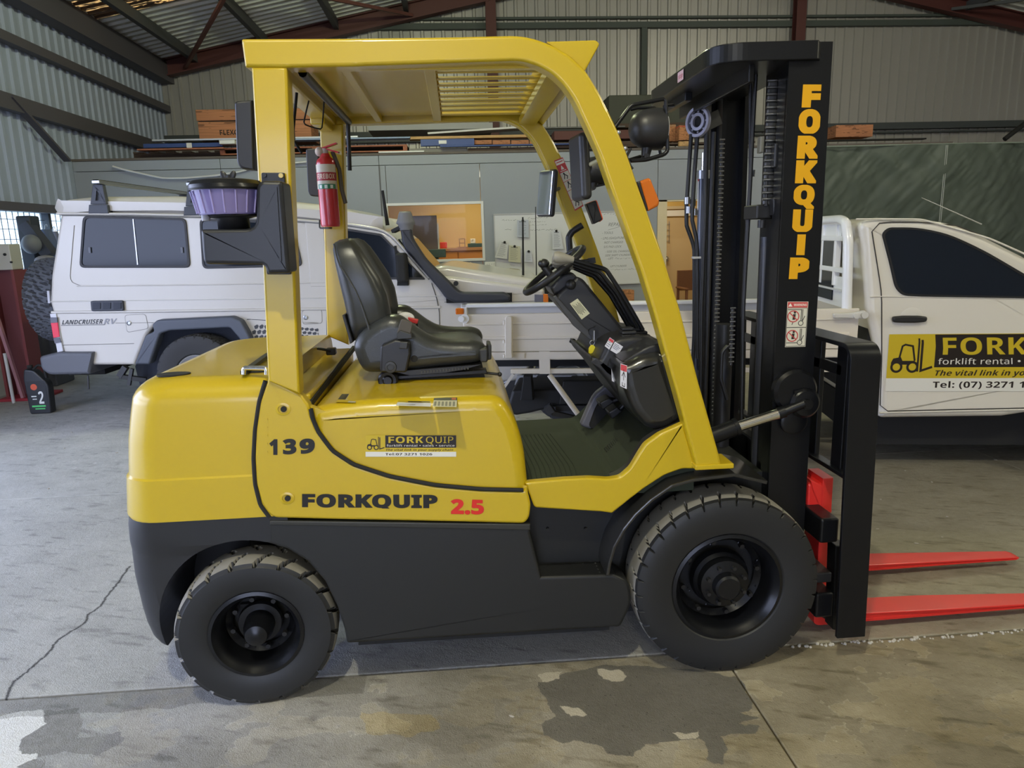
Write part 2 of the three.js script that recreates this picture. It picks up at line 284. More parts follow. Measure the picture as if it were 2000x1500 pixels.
{
  const back = structGroup('wall_back'), g = ribSheet(0.76, 6.9);
  for (let x = XL; x < XR; x += 0.76) { const m = part(back, 'cladding_sheet', g, wallZinc); m.position.set(x, 0, ZB); m.scale.y = Math.min(1, (Math.max(roofY(x), roofY(Math.min(XR, x + 0.76))) + 0.05) / 6.9); }
  part(back, 'girt', [box(XL, XR, 5.26, 5.36, ZB + 0.03, ZB + 0.13), box(XL, XR, 5.42, 5.46, ZB + 0.03, ZB + 0.11)], M(0.06, 0.075, 0.07, 0.6));
  part(back, 'girt', [box(XL, XR, 3.40, 3.52, ZB + 0.03, ZB + 0.15), box(XL, XR, 3.33, 3.36, ZB + 0.03, ZB + 0.14)], M(0.06, 0.07, 0.075, 0.6));
  const c1 = W.at(1258, 120, ZB + 0.1).x; part(back, 'mullion', box(c1 - 0.05, c1 + 0.05, 3.4, 5.3, ZB + 0.03, ZB + 0.12), M(0.06, 0.075, 0.07, 0.6));
  part(back, 'outer_skin', box(XL - 0.1, XR + 0.1, -0.1, 7, ZB - 0.2, ZB - 0.05), M(0.3, 0.3, 0.3, 0.8));
  const MAROON = M(0.085, 0.022, 0.02, 0.55);
  for (const px of [958, 1560]) { const x = W.at(px, 30, ZB + 0.2).x; part(back, 'column', [box(x - 0.09, x + 0.09, 0, roofY(x) - 0.15, ZB + 0.14, ZB + 0.16), box(x - 0.09, x + 0.09, 0, roofY(x) - 0.15, ZB + 0.3, ZB + 0.32), box(x - 0.012, x + 0.012, 0, roofY(x) - 0.15, ZB + 0.16, ZB + 0.3)], MAROON); }
  const rafter = (x0, x1, z) => { const h = 0.15, mk = (dy, t, dz) => bar([x0, roofY(x0) - h - 0.02 + dy, z], [x1, roofY(x1) - h - 0.02 + dy, z], dz, t); return [mk(0.13, 0.02, 0.17), mk(-0.13, 0.02, 0.17), mk(0, 0.26, 0.02)]; };
  for (const z of [ZB + 0.25, -7.6, -1.2, 5.2]) { part(back, 'rafter', [...rafter(XL + 0.02, XRIDGE, z), ...rafter(XRIDGE, XR - 0.02, z)], MAROON); }
}
{
  const left = structGroup('wall_left'), open = [[-10.45, -8.3, 0.85, 2.03], [-5.6, 0.1, 0, 3.5]];
  const g = ribSheet(0.76, 1, 0.19, 0.028);
  const put = (z, y0, y1) => { const m = part(left, 'cladding_sheet', g, leftZinc); m.rotation.y = Math.PI / 2; m.position.set(XL, y0, z + 0.76); m.scale.y = y1 - y0; };
  for (let z = ZB; z < ZF; z += 0.76) {
    const mid = z + 0.38; if (mid > -5.6 && mid < 0.1) put(z, 3.5, YE + 0.1); else if (mid > -10.6 && mid < -8.2) put(z, 2.06, YE + 0.1); else put(z, 2.06, YE + 0.1), put(z, 0, 2.06);
  }
  part(left, 'outer_skin', [box(XL - 0.14, XL - 0.05, -0.1, YE + 0.2, 0.1, ZF), box(XL - 0.14, XL - 0.05, 3.5, YE + 0.2, -5.6, 0.1), box(XL - 0.14, XL - 0.05, -0.1, YE + 0.2, -8.3, -5.6), box(XL - 0.14, XL - 0.05, 2.03, YE + 0.2, -10.45, -8.3), box(XL - 0.14, XL - 0.05, -0.1, 0.85, -10.45, -8.3), box(XL - 0.14, XL - 0.05, -0.1, YE + 0.2, ZB, -10.45)], M(0.25, 0.25, 0.25, 0.8));
  const GIRT = M(0.085, 0.08, 0.10, 0.6);
  for (const [y, h] of [[3.98, 0.11], [3.25, 0.18], [2.07, 0.1]]) part(left, 'girt', box(XL + 0.03, XL + 0.14, y - h / 2, y + h / 2, ZB, ZF), GIRT);
  part(left, 'eave_beam', box(XL + 0.03, XL + 0.25, YE - 0.34, YE - 0.02, ZB, ZF), GIRT);
  part(left, 'brace', bar(W.atx(18, 188, XL + 0.12), W.atx(132, 314, XL + 0.12), 0.09, 0.03), GIRT);
  part(left, 'brace', bar(W.atx(150, 60, XL + 0.2), W.atx(300, 130, XL + 0.2), 0.05, 0.03), GIRT);
  part(left, 'lining_panel', box(XL + 0.04, XL + 0.07, 0, 0.9, -10.4, -7.4), M(0.55, 0.55, 0.53, 0.6));
  const win = structGroup('window_1');
  const bars = []; for (let z = -10.4; z <= -8.3; z += 0.115) bars.push(box(XL - 0.035, XL - 0.028, 0.85, 2.03, z - 0.0035, z + 0.0035)); for (let y = 0.9; y < 2.03; y += 0.115) bars.push(box(XL - 0.030, XL - 0.023, y - 0.0035, y + 0.0035, -10.45, -8.3));
  part(win, 'security_mesh', merge(bars), M(0.10, 0.12, 0.13, 0.6));
  part(win, 'window_frame', [box(XL - 0.06, XL + 0.03, 0.83, 2.05, -9.72, -9.66), box(XL - 0.06, XL + 0.03, 0.80, 0.86, -10.45, -8.3)], M(0.06, 0.07, 0.09, 0.6));
  part(win, 'pane', box(XL - 0.07, XL - 0.066, 0.85, 2.03, -10.45, -8.3), new THREE.MeshPhysicalMaterial({ transmission: 0.9, roughness: 0.75, thickness: 0, color: 0xeaf4f2 }));
  const dr = structGroup('door_1'); part(dr, 'door_frame', [box(XL - 0.1, XL + 0.1, 0, 3.6, -5.72, -5.6), box(XL - 0.1, XL + 0.1, 0, 3.6, 0.1, 0.22), box(XL - 0.1, XL + 0.1, 3.5, 3.62, -5.6, 0.1)], M(0.1, 0.1, 0.12, 0.6));
}
struct('wall_right', [box(XR, XR + 0.1, -0.1, YE + 0.2, ZB, ZF)], ZINC(0.33, 0.33, 0.33));
struct('wall_front', [box(XL - 0.1, -3.6, -0.1, 7, ZF, ZF + 0.1), box(0.4, XR + 0.1, -0.1, 7, ZF, ZF + 0.1), box(-3.6, 0.4, 3.1, 7, ZF, ZF + 0.1)], M(0.32, 0.32, 0.33, 0.7));
{
  const roof = structGroup('ceiling'), ang = Math.atan(RS), Ls = (XRIDGE - XL) / Math.cos(ang), Rs = (XR - XRIDGE) / Math.cos(ang);
  const debris = dataTex(256, 512, (i, j) => { const n = fbm(i / 14, j / 60, 4) , l = fbm(i / 5 + 40, j / 16, 4), d = n > 0.56 || l > 0.60; const k = 0.75 + 0.4 * fbm(i / 4, j / 9, 2); return d ? [70 * k, 52 * k, 36 * k] : [250 * k, 222 * k, 170 * k]; });
  const SKYL = new THREE.MeshPhysicalMaterial({ map: debris, roughness: 0.9, transmission: 0.55, thickness: 0 });
  const gL = ribSheet(0.76, 1, 0.19, 0.034);
  // skylight strips: [zStart, from share, to share]
  const sky = (z, left) => (left ? [[-11.38, 0.02, 0.4], [-0.74, 0.3, 0.7], [3.82, 0.3, 0.7]] : [[-0.74, 0.3, 0.6], [3.82, 0.25, 0.7]]).find((s) => Math.abs(s[0] - z) < 0.38);
  const lay = (left, z, a, b, mat, name) => {
    const L = left ? Ls : Rs, m = part(roof, name, gL, mat), grp = m; m.scale.y = (b - a) * L;
    const q = left ? Math.atan2(YR - YE, XRIDGE - XL) : Math.atan2(YR - YE, XRIDGE - XR);   // direction of the slope, from eave to ridge
    const dir = left ? V(Math.cos(ang), Math.sin(ang), 0) : V(-Math.cos(ang), Math.sin(ang), 0), nrm = left ? V(Math.sin(ang), -Math.cos(ang), 0) : V(-Math.sin(ang), -Math.cos(ang), 0);
    const xa = dir.clone().cross(nrm), basis = new THREE.Matrix4().makeBasis(xa, dir, nrm);
    m.quaternion.setFromRotationMatrix(basis);
    const e = left ? V(XL, YE, z) : V(XR, YE, z); e.addScaledVector(dir, a * L); if (xa.z < 0) e.z += 0.76; m.position.copy(e);
  };
  for (const left of [true, false]) for (let z = ZB - 0.42; z < ZF + 0.3; z += 0.76) {
    const s = sky(z, left); if (s) { lay(left, z, 0, s[1], roofZinc, 'roof_sheet'); lay(left, z, s[1], s[2], SKYL, 'skylight_sheet'); lay(left, z, s[2], 1, roofZinc, 'roof_sheet'); } else lay(left, z, 0, 1, roofZinc, 'roof_sheet');
  }
  const PURL = M(0.07, 0.075, 0.085, 0.6);
  for (let k = 0; k < 8; k++) for (const left of [true, false]) { const x = left ? XL + 0.74 + k * 1.24 : XR - 0.74 - k * 1.24, y = roofY(x); part(roof, 'purlin', box(x - 0.04, x + 0.04, y - 0.19, y - 0.03, ZB, ZF), PURL); }
  part(roof, 'roof_brace', bar([-4.6, roofY(-4.6) - 0.25, -7.8], [-0.6, roofY(-0.6) - 0.25, -13.7], 0.05, 0.05), M(0.15, 0.06, 0.05, 0.6));
  part(roof, 'roof_brace', bar([-1.2, roofY(-1.2) - 0.25, -7.8], [-4.6, roofY(-4.6) - 0.25, -13.7], 0.05, 0.05), M(0.15, 0.06, 0.05, 0.6));
  part(roof, 'roof_brace', bar([13.2, roofY(13.2) - 0.25, -7.8], [9.4, roofY(9.4) - 0.25, -13.7], 0.05, 0.05), PURL);
}
// ---------- office partition ----------
const ZO = -10.5, OFF = M(0.30, 0.325, 0.375, 0.55), HO = 2.735, XO = 7.4;
{
  const o = structGroup('wall_office');
  const winX0 = W.at(760, 450, ZO).x, winX1 = W.at(941, 450, ZO).x, winY0 = W.at(850, 507, ZO).y, winY1 = W.at(850, 400, ZO).y;
  const dX0 = W.at(1283, 500, ZO).x, dX1 = dX0 + 1.0, dY = W.at(1300, 391, ZO).y, v1 = W.at(742, 350, ZO).x, yS = W.at(700, 324, ZO).y;
  const P = (x0, x1, y0, y1) => part(o, 'panel', box(x0 + 0.004, x1 - 0.004, y0 + 0.004, y1 - 0.004, ZO - 0.08, ZO), OFF);
  for (const [a, b] of [[XL, -1.0 - 2.2], [-3.2, v1], [v1, 1.3], [1.3, 3.9], [3.9, XO]]) P(a, b, yS, HO);
  P(XL, -3.2, 0, yS); P(-3.2, v1, 0, yS); P(v1, winX0, 0, yS); P(winX0, winX1, 0, winY0); P(winX0, winX1, winY1, yS); P(winX1, dX0, 0, yS); P(dX0, dX1, dY, yS); P(dX1, 3.9, 0, yS); P(3.9, XO, 0, yS);
  part(o, 'joint_strip', box(v1 - 0.01, v1 + 0.01, 0, yS, ZO - 0.02, ZO + 0.004), M(0.10, 0.10, 0.11, 0.6));
  part(o, 'top_capping', box(XL, XO, HO, HO + 0.03, ZO - 0.12, ZO + 0.01), M(0.12, 0.10, 0.09, 0.7));
  part(o, 'platform', box(XL, XO, HO - 0.12, HO - 0.0, ZB + 0.2, ZO - 0.09), M(0.20, 0.14, 0.09, 0.8));
  part(o, 'return_wall', box(XO - 0.08, XO, 0, HO, ZB + 0.2, ZO - 0.09), OFF);
  const f = 0.035, wf = structGroup('window_2');
  part(wf, 'window_frame', [box(winX0 - f, winX1 + f, winY1, winY1 + f, ZO - 0.09, ZO + 0.02), box(winX0 - f, winX1 + f, winY0 - f, winY0, ZO - 0.09, ZO + 0.02), box(winX0 - f, winX0, winY0, winY1, ZO - 0.09, ZO + 0.02), box(winX1, winX1 + f, winY0, winY1, ZO - 0.09, ZO + 0.02)], M(0.75, 0.75, 0.76, 0.4));
  part(wf, 'pane', box(winX0, winX1, winY0, winY1, ZO - 0.05, ZO - 0.044), new THREE.MeshPhysicalMaterial({ transmission: 1, roughness: 0.02, thickness: 0, ior: 1.12 }));
  const df = structGroup('door_2'), CREAMW = M(0.72, 0.60, 0.40, 0.6);
  part(df, 'door_frame', [box(dX0, dX0 + 0.14, 0, dY, ZO - 0.12, ZO + 0.01), box(dX1 - 0.1, dX1, 0, dY, ZO - 0.12, ZO + 0.01), box(dX0, dX1, dY - 0.02, dY, ZO - 0.12, ZO + 0.01)], CREAMW);
  // office room behind
  const ORANGE = M(0.80, 0.56, 0.19, 0.6), zr = -12.6;
  part(o, 'inner_wall', box(XL + 1, XO - 0.1, 0, HO - 0.13, zr - 0.06, zr), ORANGE);
  part(o, 'inner_wall', [box(-2.0, -1.94, 0, HO - 0.13, zr, ZO - 0.09), box(4.4, 4.46, 0, HO - 0.13, zr, ZO - 0.09)], ORANGE);
  part(o, 'inner_ceiling', box(-2, 4.4, HO - 0.16, HO - 0.13, zr, ZO - 0.09), M(0.8, 0.75, 0.62, 0.7));
  const L1 = new THREE.RectAreaLight(new THREE.Color().setRGB(1, 0.86, 0.60), 16, 0.9, 0.5); L1.position.set(0.2, HO - 0.24, -11.6); L1.lookAt(0.2, 0, -11.6); L1.castShadow = true;
  const t1 = thing('office_ceiling_light', 'flat glowing panel on the ceiling of the office', 'light', new Frame([0.2, HO - 0.2, -11.6]), 'office ceiling lights');
  part(t1, 'diffuser', box(-0.45, 0.45, -0.02, 0.02, -0.25, 0.25), new THREE.MeshStandardMaterial({ color: 0x222222, emissive: new THREE.Color().setRGB(1, 0.9, 0.7), emissiveIntensity: 2.5 })); scene.add(L1);
  const L2 = L1.clone(); L2.position.x = 3.2; L2.lookAt(3.2, 0, -11.6); scene.add(L2); const t2 = t1.clone(); t2.name = 'office_ceiling_light_001'; t2.position.x = 3.2; scene.add(t2);
  // inner door seen through the doorway
  const idz = zr + 0.02, a = W.at(1291, 500, idz).x, b = a + 0.86, dt = W.at(1300, 426, idz).y, id = structGroup('door_3');
  part(id, 'door_leaf', box(a, b, 0, dt, idz, idz + 0.04, 0.004), M(0.66, 0.50, 0.28, 0.5));
  part(id, 'transom_light', box(a - 0.02, b, dt + 0.03, dt + 0.13, idz, idz + 0.03), M(0.95, 0.95, 0.92, 0.4));
  part(id, 'door_frame', [box(a - 0.07, a - 0.02, 0, dt + 0.2, idz, idz + 0.05), box(a - 0.07, b + 0.05, dt + 0.15, dt + 0.2, idz, idz + 0.05)], CREAMW);
  const kn = W.at(1302, 506, idz + 0.08); part(id, 'door_handle', merge([new THREE.SphereGeometry(0.035, 14, 10).translate(kn.x, kn.y, kn.z), discZ(kn.x, kn.y, idz + 0.05, 0.05, 0.012)]), STEEL);
  const rk = []; for (let i = 0; i < 4; i++) { const q = W.at(1303, 438 + i * 11, idz + 0.06); rk.push(tube([[q.x - 0.05, q.y, q.z], [q.x + 0.05, q.y, q.z]], 0.005, 2, 6)); } const q0 = W.at(1297, 432, idz + 0.06), q1 = W.at(1297, 474, idz + 0.06); rk.push(tube([[q0.x, q0.y, q0.z], [q1.x, q1.y, q1.z]], 0.005, 2, 6)); rk.push(tube([[q0.x + 0.09, q0.y, q0.z], [q1.x + 0.09, q1.y, q1.z]], 0.005, 2, 6));
  solo('wire_rack', 'small wire rack hung on the cream door inside the office doorway', 'rack', merge(rk), STEEL);
  // chair in the doorway
  const cz = -11.3, cA = W.at(1338, 590, cz), ch = thing('wooden_chair', 'brown wooden armchair inside the office doorway beside the black mast', 'chair', new Frame([cA.x + 0.2, 0, cz])), WOODC = M(0.22, 0.09, 0.04, 0.5);
  for (const [x, z] of [[-0.25, 0.22], [0.25, 0.22], [-0.25, -0.22], [0.25, -0.22]]) part(ch, 'leg', box(x - 0.02, x + 0.02, 0, z < 0 ? 0.95 : 0.66, z - 0.02, z + 0.02, 0.006), WOODC);
  part(ch, 'seat', box(-0.26, 0.26, 0.40, 0.47, -0.24, 0.25, 0.02), M(0.25, 0.12, 0.06, 0.7)); part(ch, 'armrest', box(-0.29, -0.22, 0.66, 0.69, -0.24, 0.27, 0.01), WOODC); part(ch, 'armrest', box(0.22, 0.29, 0.66, 0.69, -0.24, 0.27, 0.01), WOODC);
  part(ch, 'backrest', box(-0.25, 0.25, 0.62, 0.95, -0.25, -0.21, 0.01), M(0.25, 0.12, 0.06, 0.7));
  // things seen through the office window
  const cb = zr + 0.5, kx0 = W.at(846, 500, cb).x, kx1 = W.at(945, 500, cb).x + 0.4, ky = W.at(900, 484, cb).y;
  const cab = thing('orange_cupboard', 'low orange cupboard under a wooden top behind the office window', 'cupboard', new Frame([(kx0 + kx1) / 2, 0, zr + 0.3])), hw = (kx1 - kx0) / 2;
  part(cab, 'carcass', box(-hw, hw, 0, ky - 0.05, -0.26, 0.18), M(0.62, 0.24, 0.04, 0.5)); part(cab, 'top', box(-hw - 0.02, hw, ky - 0.05, ky, -0.28, 0.22, 0.006), M(0.45, 0.22, 0.08, 0.5));
  for (let i = 0; i < 3; i++) part(cab, 'door', box(-hw + i * hw * 2 / 3 + 0.01, -hw + (i + 1) * hw * 2 / 3 - 0.01, 0.05, ky - 0.07, 0.18, 0.2, 0.004), M(0.66, 0.26, 0.05, 0.45));
  const onTop = (px, w, h, d, name, label, cat, mat, g) => { const x = W.at(px, 480, cb).x; return solo(name, label, cat, g || box(-w / 2, w / 2, 0, h, -d / 2, d / 2, 0.01), mat, [x, ky, zr + 0.34]); };
  onTop(866, 0.12, 0.10, 0.1, 'red_box', 'red box on the office cupboard left of the small brown shelf', 'box', M(0.7, 0.06, 0.04, 0.5));
  onTop(903, 0, 0, 0, 'desk_tidy', 'small brown open shelf standing on the office cupboard', 'organiser', M(0.25, 0.11, 0.06, 0.5), merge([box(-0.05, -0.04, 0, 0.15, -0.05, 0.05), box(0.04, 0.05, 0, 0.15, -0.05, 0.05), box(-0.05, 0.05, 0.14, 0.15, -0.05, 0.05), box(-0.05, 0.05, 0.07, 0.08, -0.05, 0.05), box(-0.08, 0.1, 0, 0.012, -0.06, 0.06)]));
  onTop(928, 0.24, 0.065, 0.12, 'green_case', 'dark green case on the office cupboard with a white clock on it', 'case', M(0.03, 0.08, 0.08, 0.5));
  { const x = W.at(924, 470, cb).x, ck = thing('desk_clock', 'small white clock on top of the green case', 'clock', new Frame([x, ky + 0.065, zr + 0.34])); part(ck, 'body', box(-0.045, 0.045, 0, 0.08, -0.02, 0.02, 0.01), M(0.85, 0.8, 0.65, 0.5)); part(ck, 'hand', [box(-0.003, 0.003, 0.04, 0.07, 0.021, 0.024), box(-0.03, 0.0, 0.037, 0.043, 0.021, 0.024)], MATTE); }
  { const z = ZO - 0.6, b0 = W.at(800, 422, z), b1 = W.at(856, 488, z); const bd = thing('brown_board', 'dark brown board standing behind the office window', 'board', new Frame([(b0.x + b1.x) / 2, 0, z])), hwid = (b1.x - b0.x) / 2; part(bd, 'board', box(-hwid, hwid, b1.y, b0.y, -0.02, 0.02, 0.004), M(0.13, 0.085, 0.06, 0.35)); part(bd, 'edge_trim', box(hwid, hwid + 0.02, b1.y, b0.y - 0.12, -0.02, 0.02), M(0.7, 0.68, 0.6, 0.4)); part(bd, 'stand', box(-hwid, hwid, 0, b1.y, -0.2, 0.2), M(0.05, 0.06, 0.05, 0.6)); }
  { const z = ZO - 0.22, q = W.at(858, 500, z); solo('dark_green_bin', 'dark green open bin behind the office window under the brown board', 'bin', merge([box(-0.22, 0.12, 0, 0.12, -0.05, 0.06, 0.01)]), M(0.03, 0.06, 0.05, 0.4), [q.x - 0.02, q.y - 0.02, z]); }
  // switch plate, whiteboard
  const sp = W.at(958, 516, ZO + 0.01), sw = thing('power_outlet', 'white multi-gang power outlet on the grey office wall', 'outlet', new Frame([sp.x, sp.y - 0.035, ZO]));
  part(sw, 'plate', box(-0.085, 0.085, 0, 0.07, 0, 0.018, 0.005), M(0.8, 0.8, 0.8, 0.4)); part(sw, 'switch', [-0.05, -0.017, 0.017, 0.05].map((x) => box(x - 0.006, x + 0.006, 0.03, 0.045, 0.018, 0.023)), M(0.6, 0.6, 0.6, 0.4));
  const wt = W.at(966, 420, ZO + 0.03), wb = W.at(1249, 552, ZO + 0.03), wh = wt.y - wb.y, ww = wb.x - wt.x;
  const wbd = thing('whiteboard', 'large whiteboard covered in handwriting on the grey office wall', 'whiteboard', new Frame([(wt.x + wb.x) / 2, wb.y, ZO + 0.02]));
  const wtex = canvasTex(1600, 780, (x, w, h) => {
    x.fillStyle = '#d9dadf'; x.fillRect(0, 0, w, h); x.strokeStyle = '#5b5d63'; x.fillStyle = '#45474d';
    const pl = (s, px, py, size) => { x.font = `italic ${size}px sans-serif`; x.fillText(s, px, py); };
    const X = (px) => (px - 966) / (1249 - 966) * w, Y = (py) => (py - 420 + (px0 - 966) * 0.008) / 134 * h; let px0 = 966;
    const scr = (px, py, len) => { px0 = px; x.lineWidth = 3; x.beginPath(); let u = X(px), v = Y(py); x.moveTo(u, v); const e = u + len / 283 * w; while (u < e) { u += rr(5, 12); x.lineTo(u, v + rr(-9, 7)); if (rnd() < 0.22) { u += 12; x.moveTo(u, v); } } x.stroke(); };
    x.globalAlpha = 0.75; for (const [a, b, l] of [[1030, 427, 40], [1033, 434, 30], [1033, 440, 32], [1034, 449, 52], [1098, 422, 30], [1178, 422, 26], [1200, 425, 26], [980, 430, 30], [985, 447, 12], [1120, 470, 20], [1122, 476, 14]]) scr(a, b, l);
    pl('REPAIRS', X(1186), Y(445), 50); x.lineWidth = 3; x.beginPath(); x.moveTo(X(1186), Y(452)); x.lineTo(X(1222), Y(443)); x.stroke();
    pl('- TOOLS', X(1174), Y(459), 34); pl('- LPG (GAS)/PUMP LEAK', X(1172), Y(469), 34); pl('NOT CHARGED', X(1178), Y(477), 32); pl('S/S PAD LOCK', X(1177), Y(485), 32);
    pl('- SIDE OIL CHANGED', X(1180), Y(494), 30); pl('SIDE SHIFT CYLINDER', X(1180), Y(501), 30); pl('- LIFT', X(1183), Y(507), 30); scr(1200, 505, 36); pl('LIFT CYLINDER', X(1190), Y(521), 28); scr(1192, 526, 50);
  });
  part(wbd, 'board', box(-ww / 2, ww / 2, 0, wh, -0.02, 0), M(0.7, 0.7, 0.72, 0.4)); const fr = part(wbd, 'writing_surface', quad(V(-ww / 2, wh, 0.002), V(ww / 2, wh, 0.002), V(ww / 2, 0, 0.002), V(-ww / 2, 0, 0.002)), printMat(wtex, 0.25));
  part(wbd, 'frame', [box(-ww / 2 - 0.015, ww / 2 + 0.015, wh, wh + 0.015, -0.02, 0.012), box(-ww / 2 - 0.015, ww / 2 + 0.015, -0.015, 0, -0.02, 0.02), box(-ww / 2 - 0.015, -ww / 2, 0, wh, -0.02, 0.012), box(ww / 2, ww / 2 + 0.015, 0, wh, -0.02, 0.012)], M(0.5, 0.5, 0.52, 0.4));
  const paperTex = canvasTex(128, 180, (x, w, h) => { x.fillStyle = '#f2f2f2'; x.fillRect(0, 0, w, h); x.fillStyle = '#9a9ca6'; for (let i = 0; i < 12; i++) x.fillRect(14, 34 + i * 11, 60 + rnd() * 40, 3); x.fillStyle = '#555a66'; x.fillRect(20, 16, 80, 6); });
  const paper = (label, tl, tr, br, bl, col, curl) => { const z = ZO + 0.06, p = [tl, tr, br, bl].map(([a, b]) => W.at(a, b, z)), c = p[3]; const t = thing('pinned_paper', label, 'paper', new Frame([c.x, c.y, z])); const l = p.map((v) => V(v.x - c.x, v.y - c.y, 0)); l[2].z += curl; l[3].z += curl * 0.6; part(t, 'sheet', quad(...l), new THREE.MeshStandardMaterial({ map: paperTex, color: col, roughness: 0.8 })); const m = l[0].clone().add(l[1]).multiplyScalar(0.5); part(t, 'magnet', discZ(m.x, m.y - 0.008, 0.006, 0.018, 0.012, 16), MATTE); };
  paper('torn white paper hung by a black clip, leftmost on the whiteboard', [978, 470], [993, 474], [990, 506], [966, 503], 0xd8d8dc, 0.02);
  paper('yellowish paper on the whiteboard beside the torn white paper', [994, 479], [1016, 481], [1017, 513], [993, 511], 0xcfccb8, 0.02);
  paper('bluish printed sheet high on the whiteboard behind the antenna', [1010, 430], [1032, 429], [1033, 464], [1010, 463], 0xc4cadb, 0);
  paper('small white note on the whiteboard between the two antennas', [1027, 490], [1038, 490], [1040, 512], [1024, 511], 0xd0d2e4, 0.03);
  paper('white paper with two magnets in the middle of the whiteboard', [1079, 450], [1094, 450], [1100, 486], [1079, 487], 0xd6d8e4, 0.03);
  const cd = []; for (const [x, y] of [[220, 325], [240, 331], [280, 340], [318, 348], [360, 348], [420, 343], [470, 335], [510, 324], [600, 316]]) cd.push(W.at(x, y, ZO + 0.04));
  solo('white_conduit', 'thin white cable sagging along the grey office wall behind the roof rack', 'cable', tube(cd, 0.013, 60, 8), M(0.65, 0.65, 0.68, 0.5));
}

// ---------- goods stored on top of the office ----------
const woodTex = (r, g, b) => dataTex(256, 256, (i, j) => { const n = fbm(i / 60, j / 5, 4), k = 0.72 + 0.5 * n, s = fbm(i / 30 + 9, j / 30, 2) > 0.72 ? 0.7 : 1; return [r * k * s, g * k * s, b * k * s]; });
const PLYM = new THREE.MeshStandardMaterial({ map: woodTex(176, 118, 84), roughness: 0.8 }), PALM = new THREE.MeshStandardMaterial({ map: woodTex(170, 108, 84), roughness: 0.85 }), DARKW = new THREE.MeshStandardMaterial({ map: woodTex(82, 66, 56), roughness: 0.85 }), PINE = new THREE.MeshStandardMaterial({ map: woodTex(200, 160, 110), roughness: 0.8 });
const BLUEP = M(0.035, 0.07, 0.24, 0.45), CARDM = new THREE.MeshStandardMaterial({ map: woodTex(180, 124, 84), roughness: 0.9 });
const onRoof = (z, x0, y0, x1, y1) => { const a = W.at(x0, y1, z), b = W.at(x1, y0, z); const y = Math.max(HO + 0.031, a.y); return { f: new Frame([(a.x + b.x) / 2, y, z]), w: Math.abs(b.x - a.x), h: Math.max(0.02, Math.abs(b.y - a.y)), y }; };
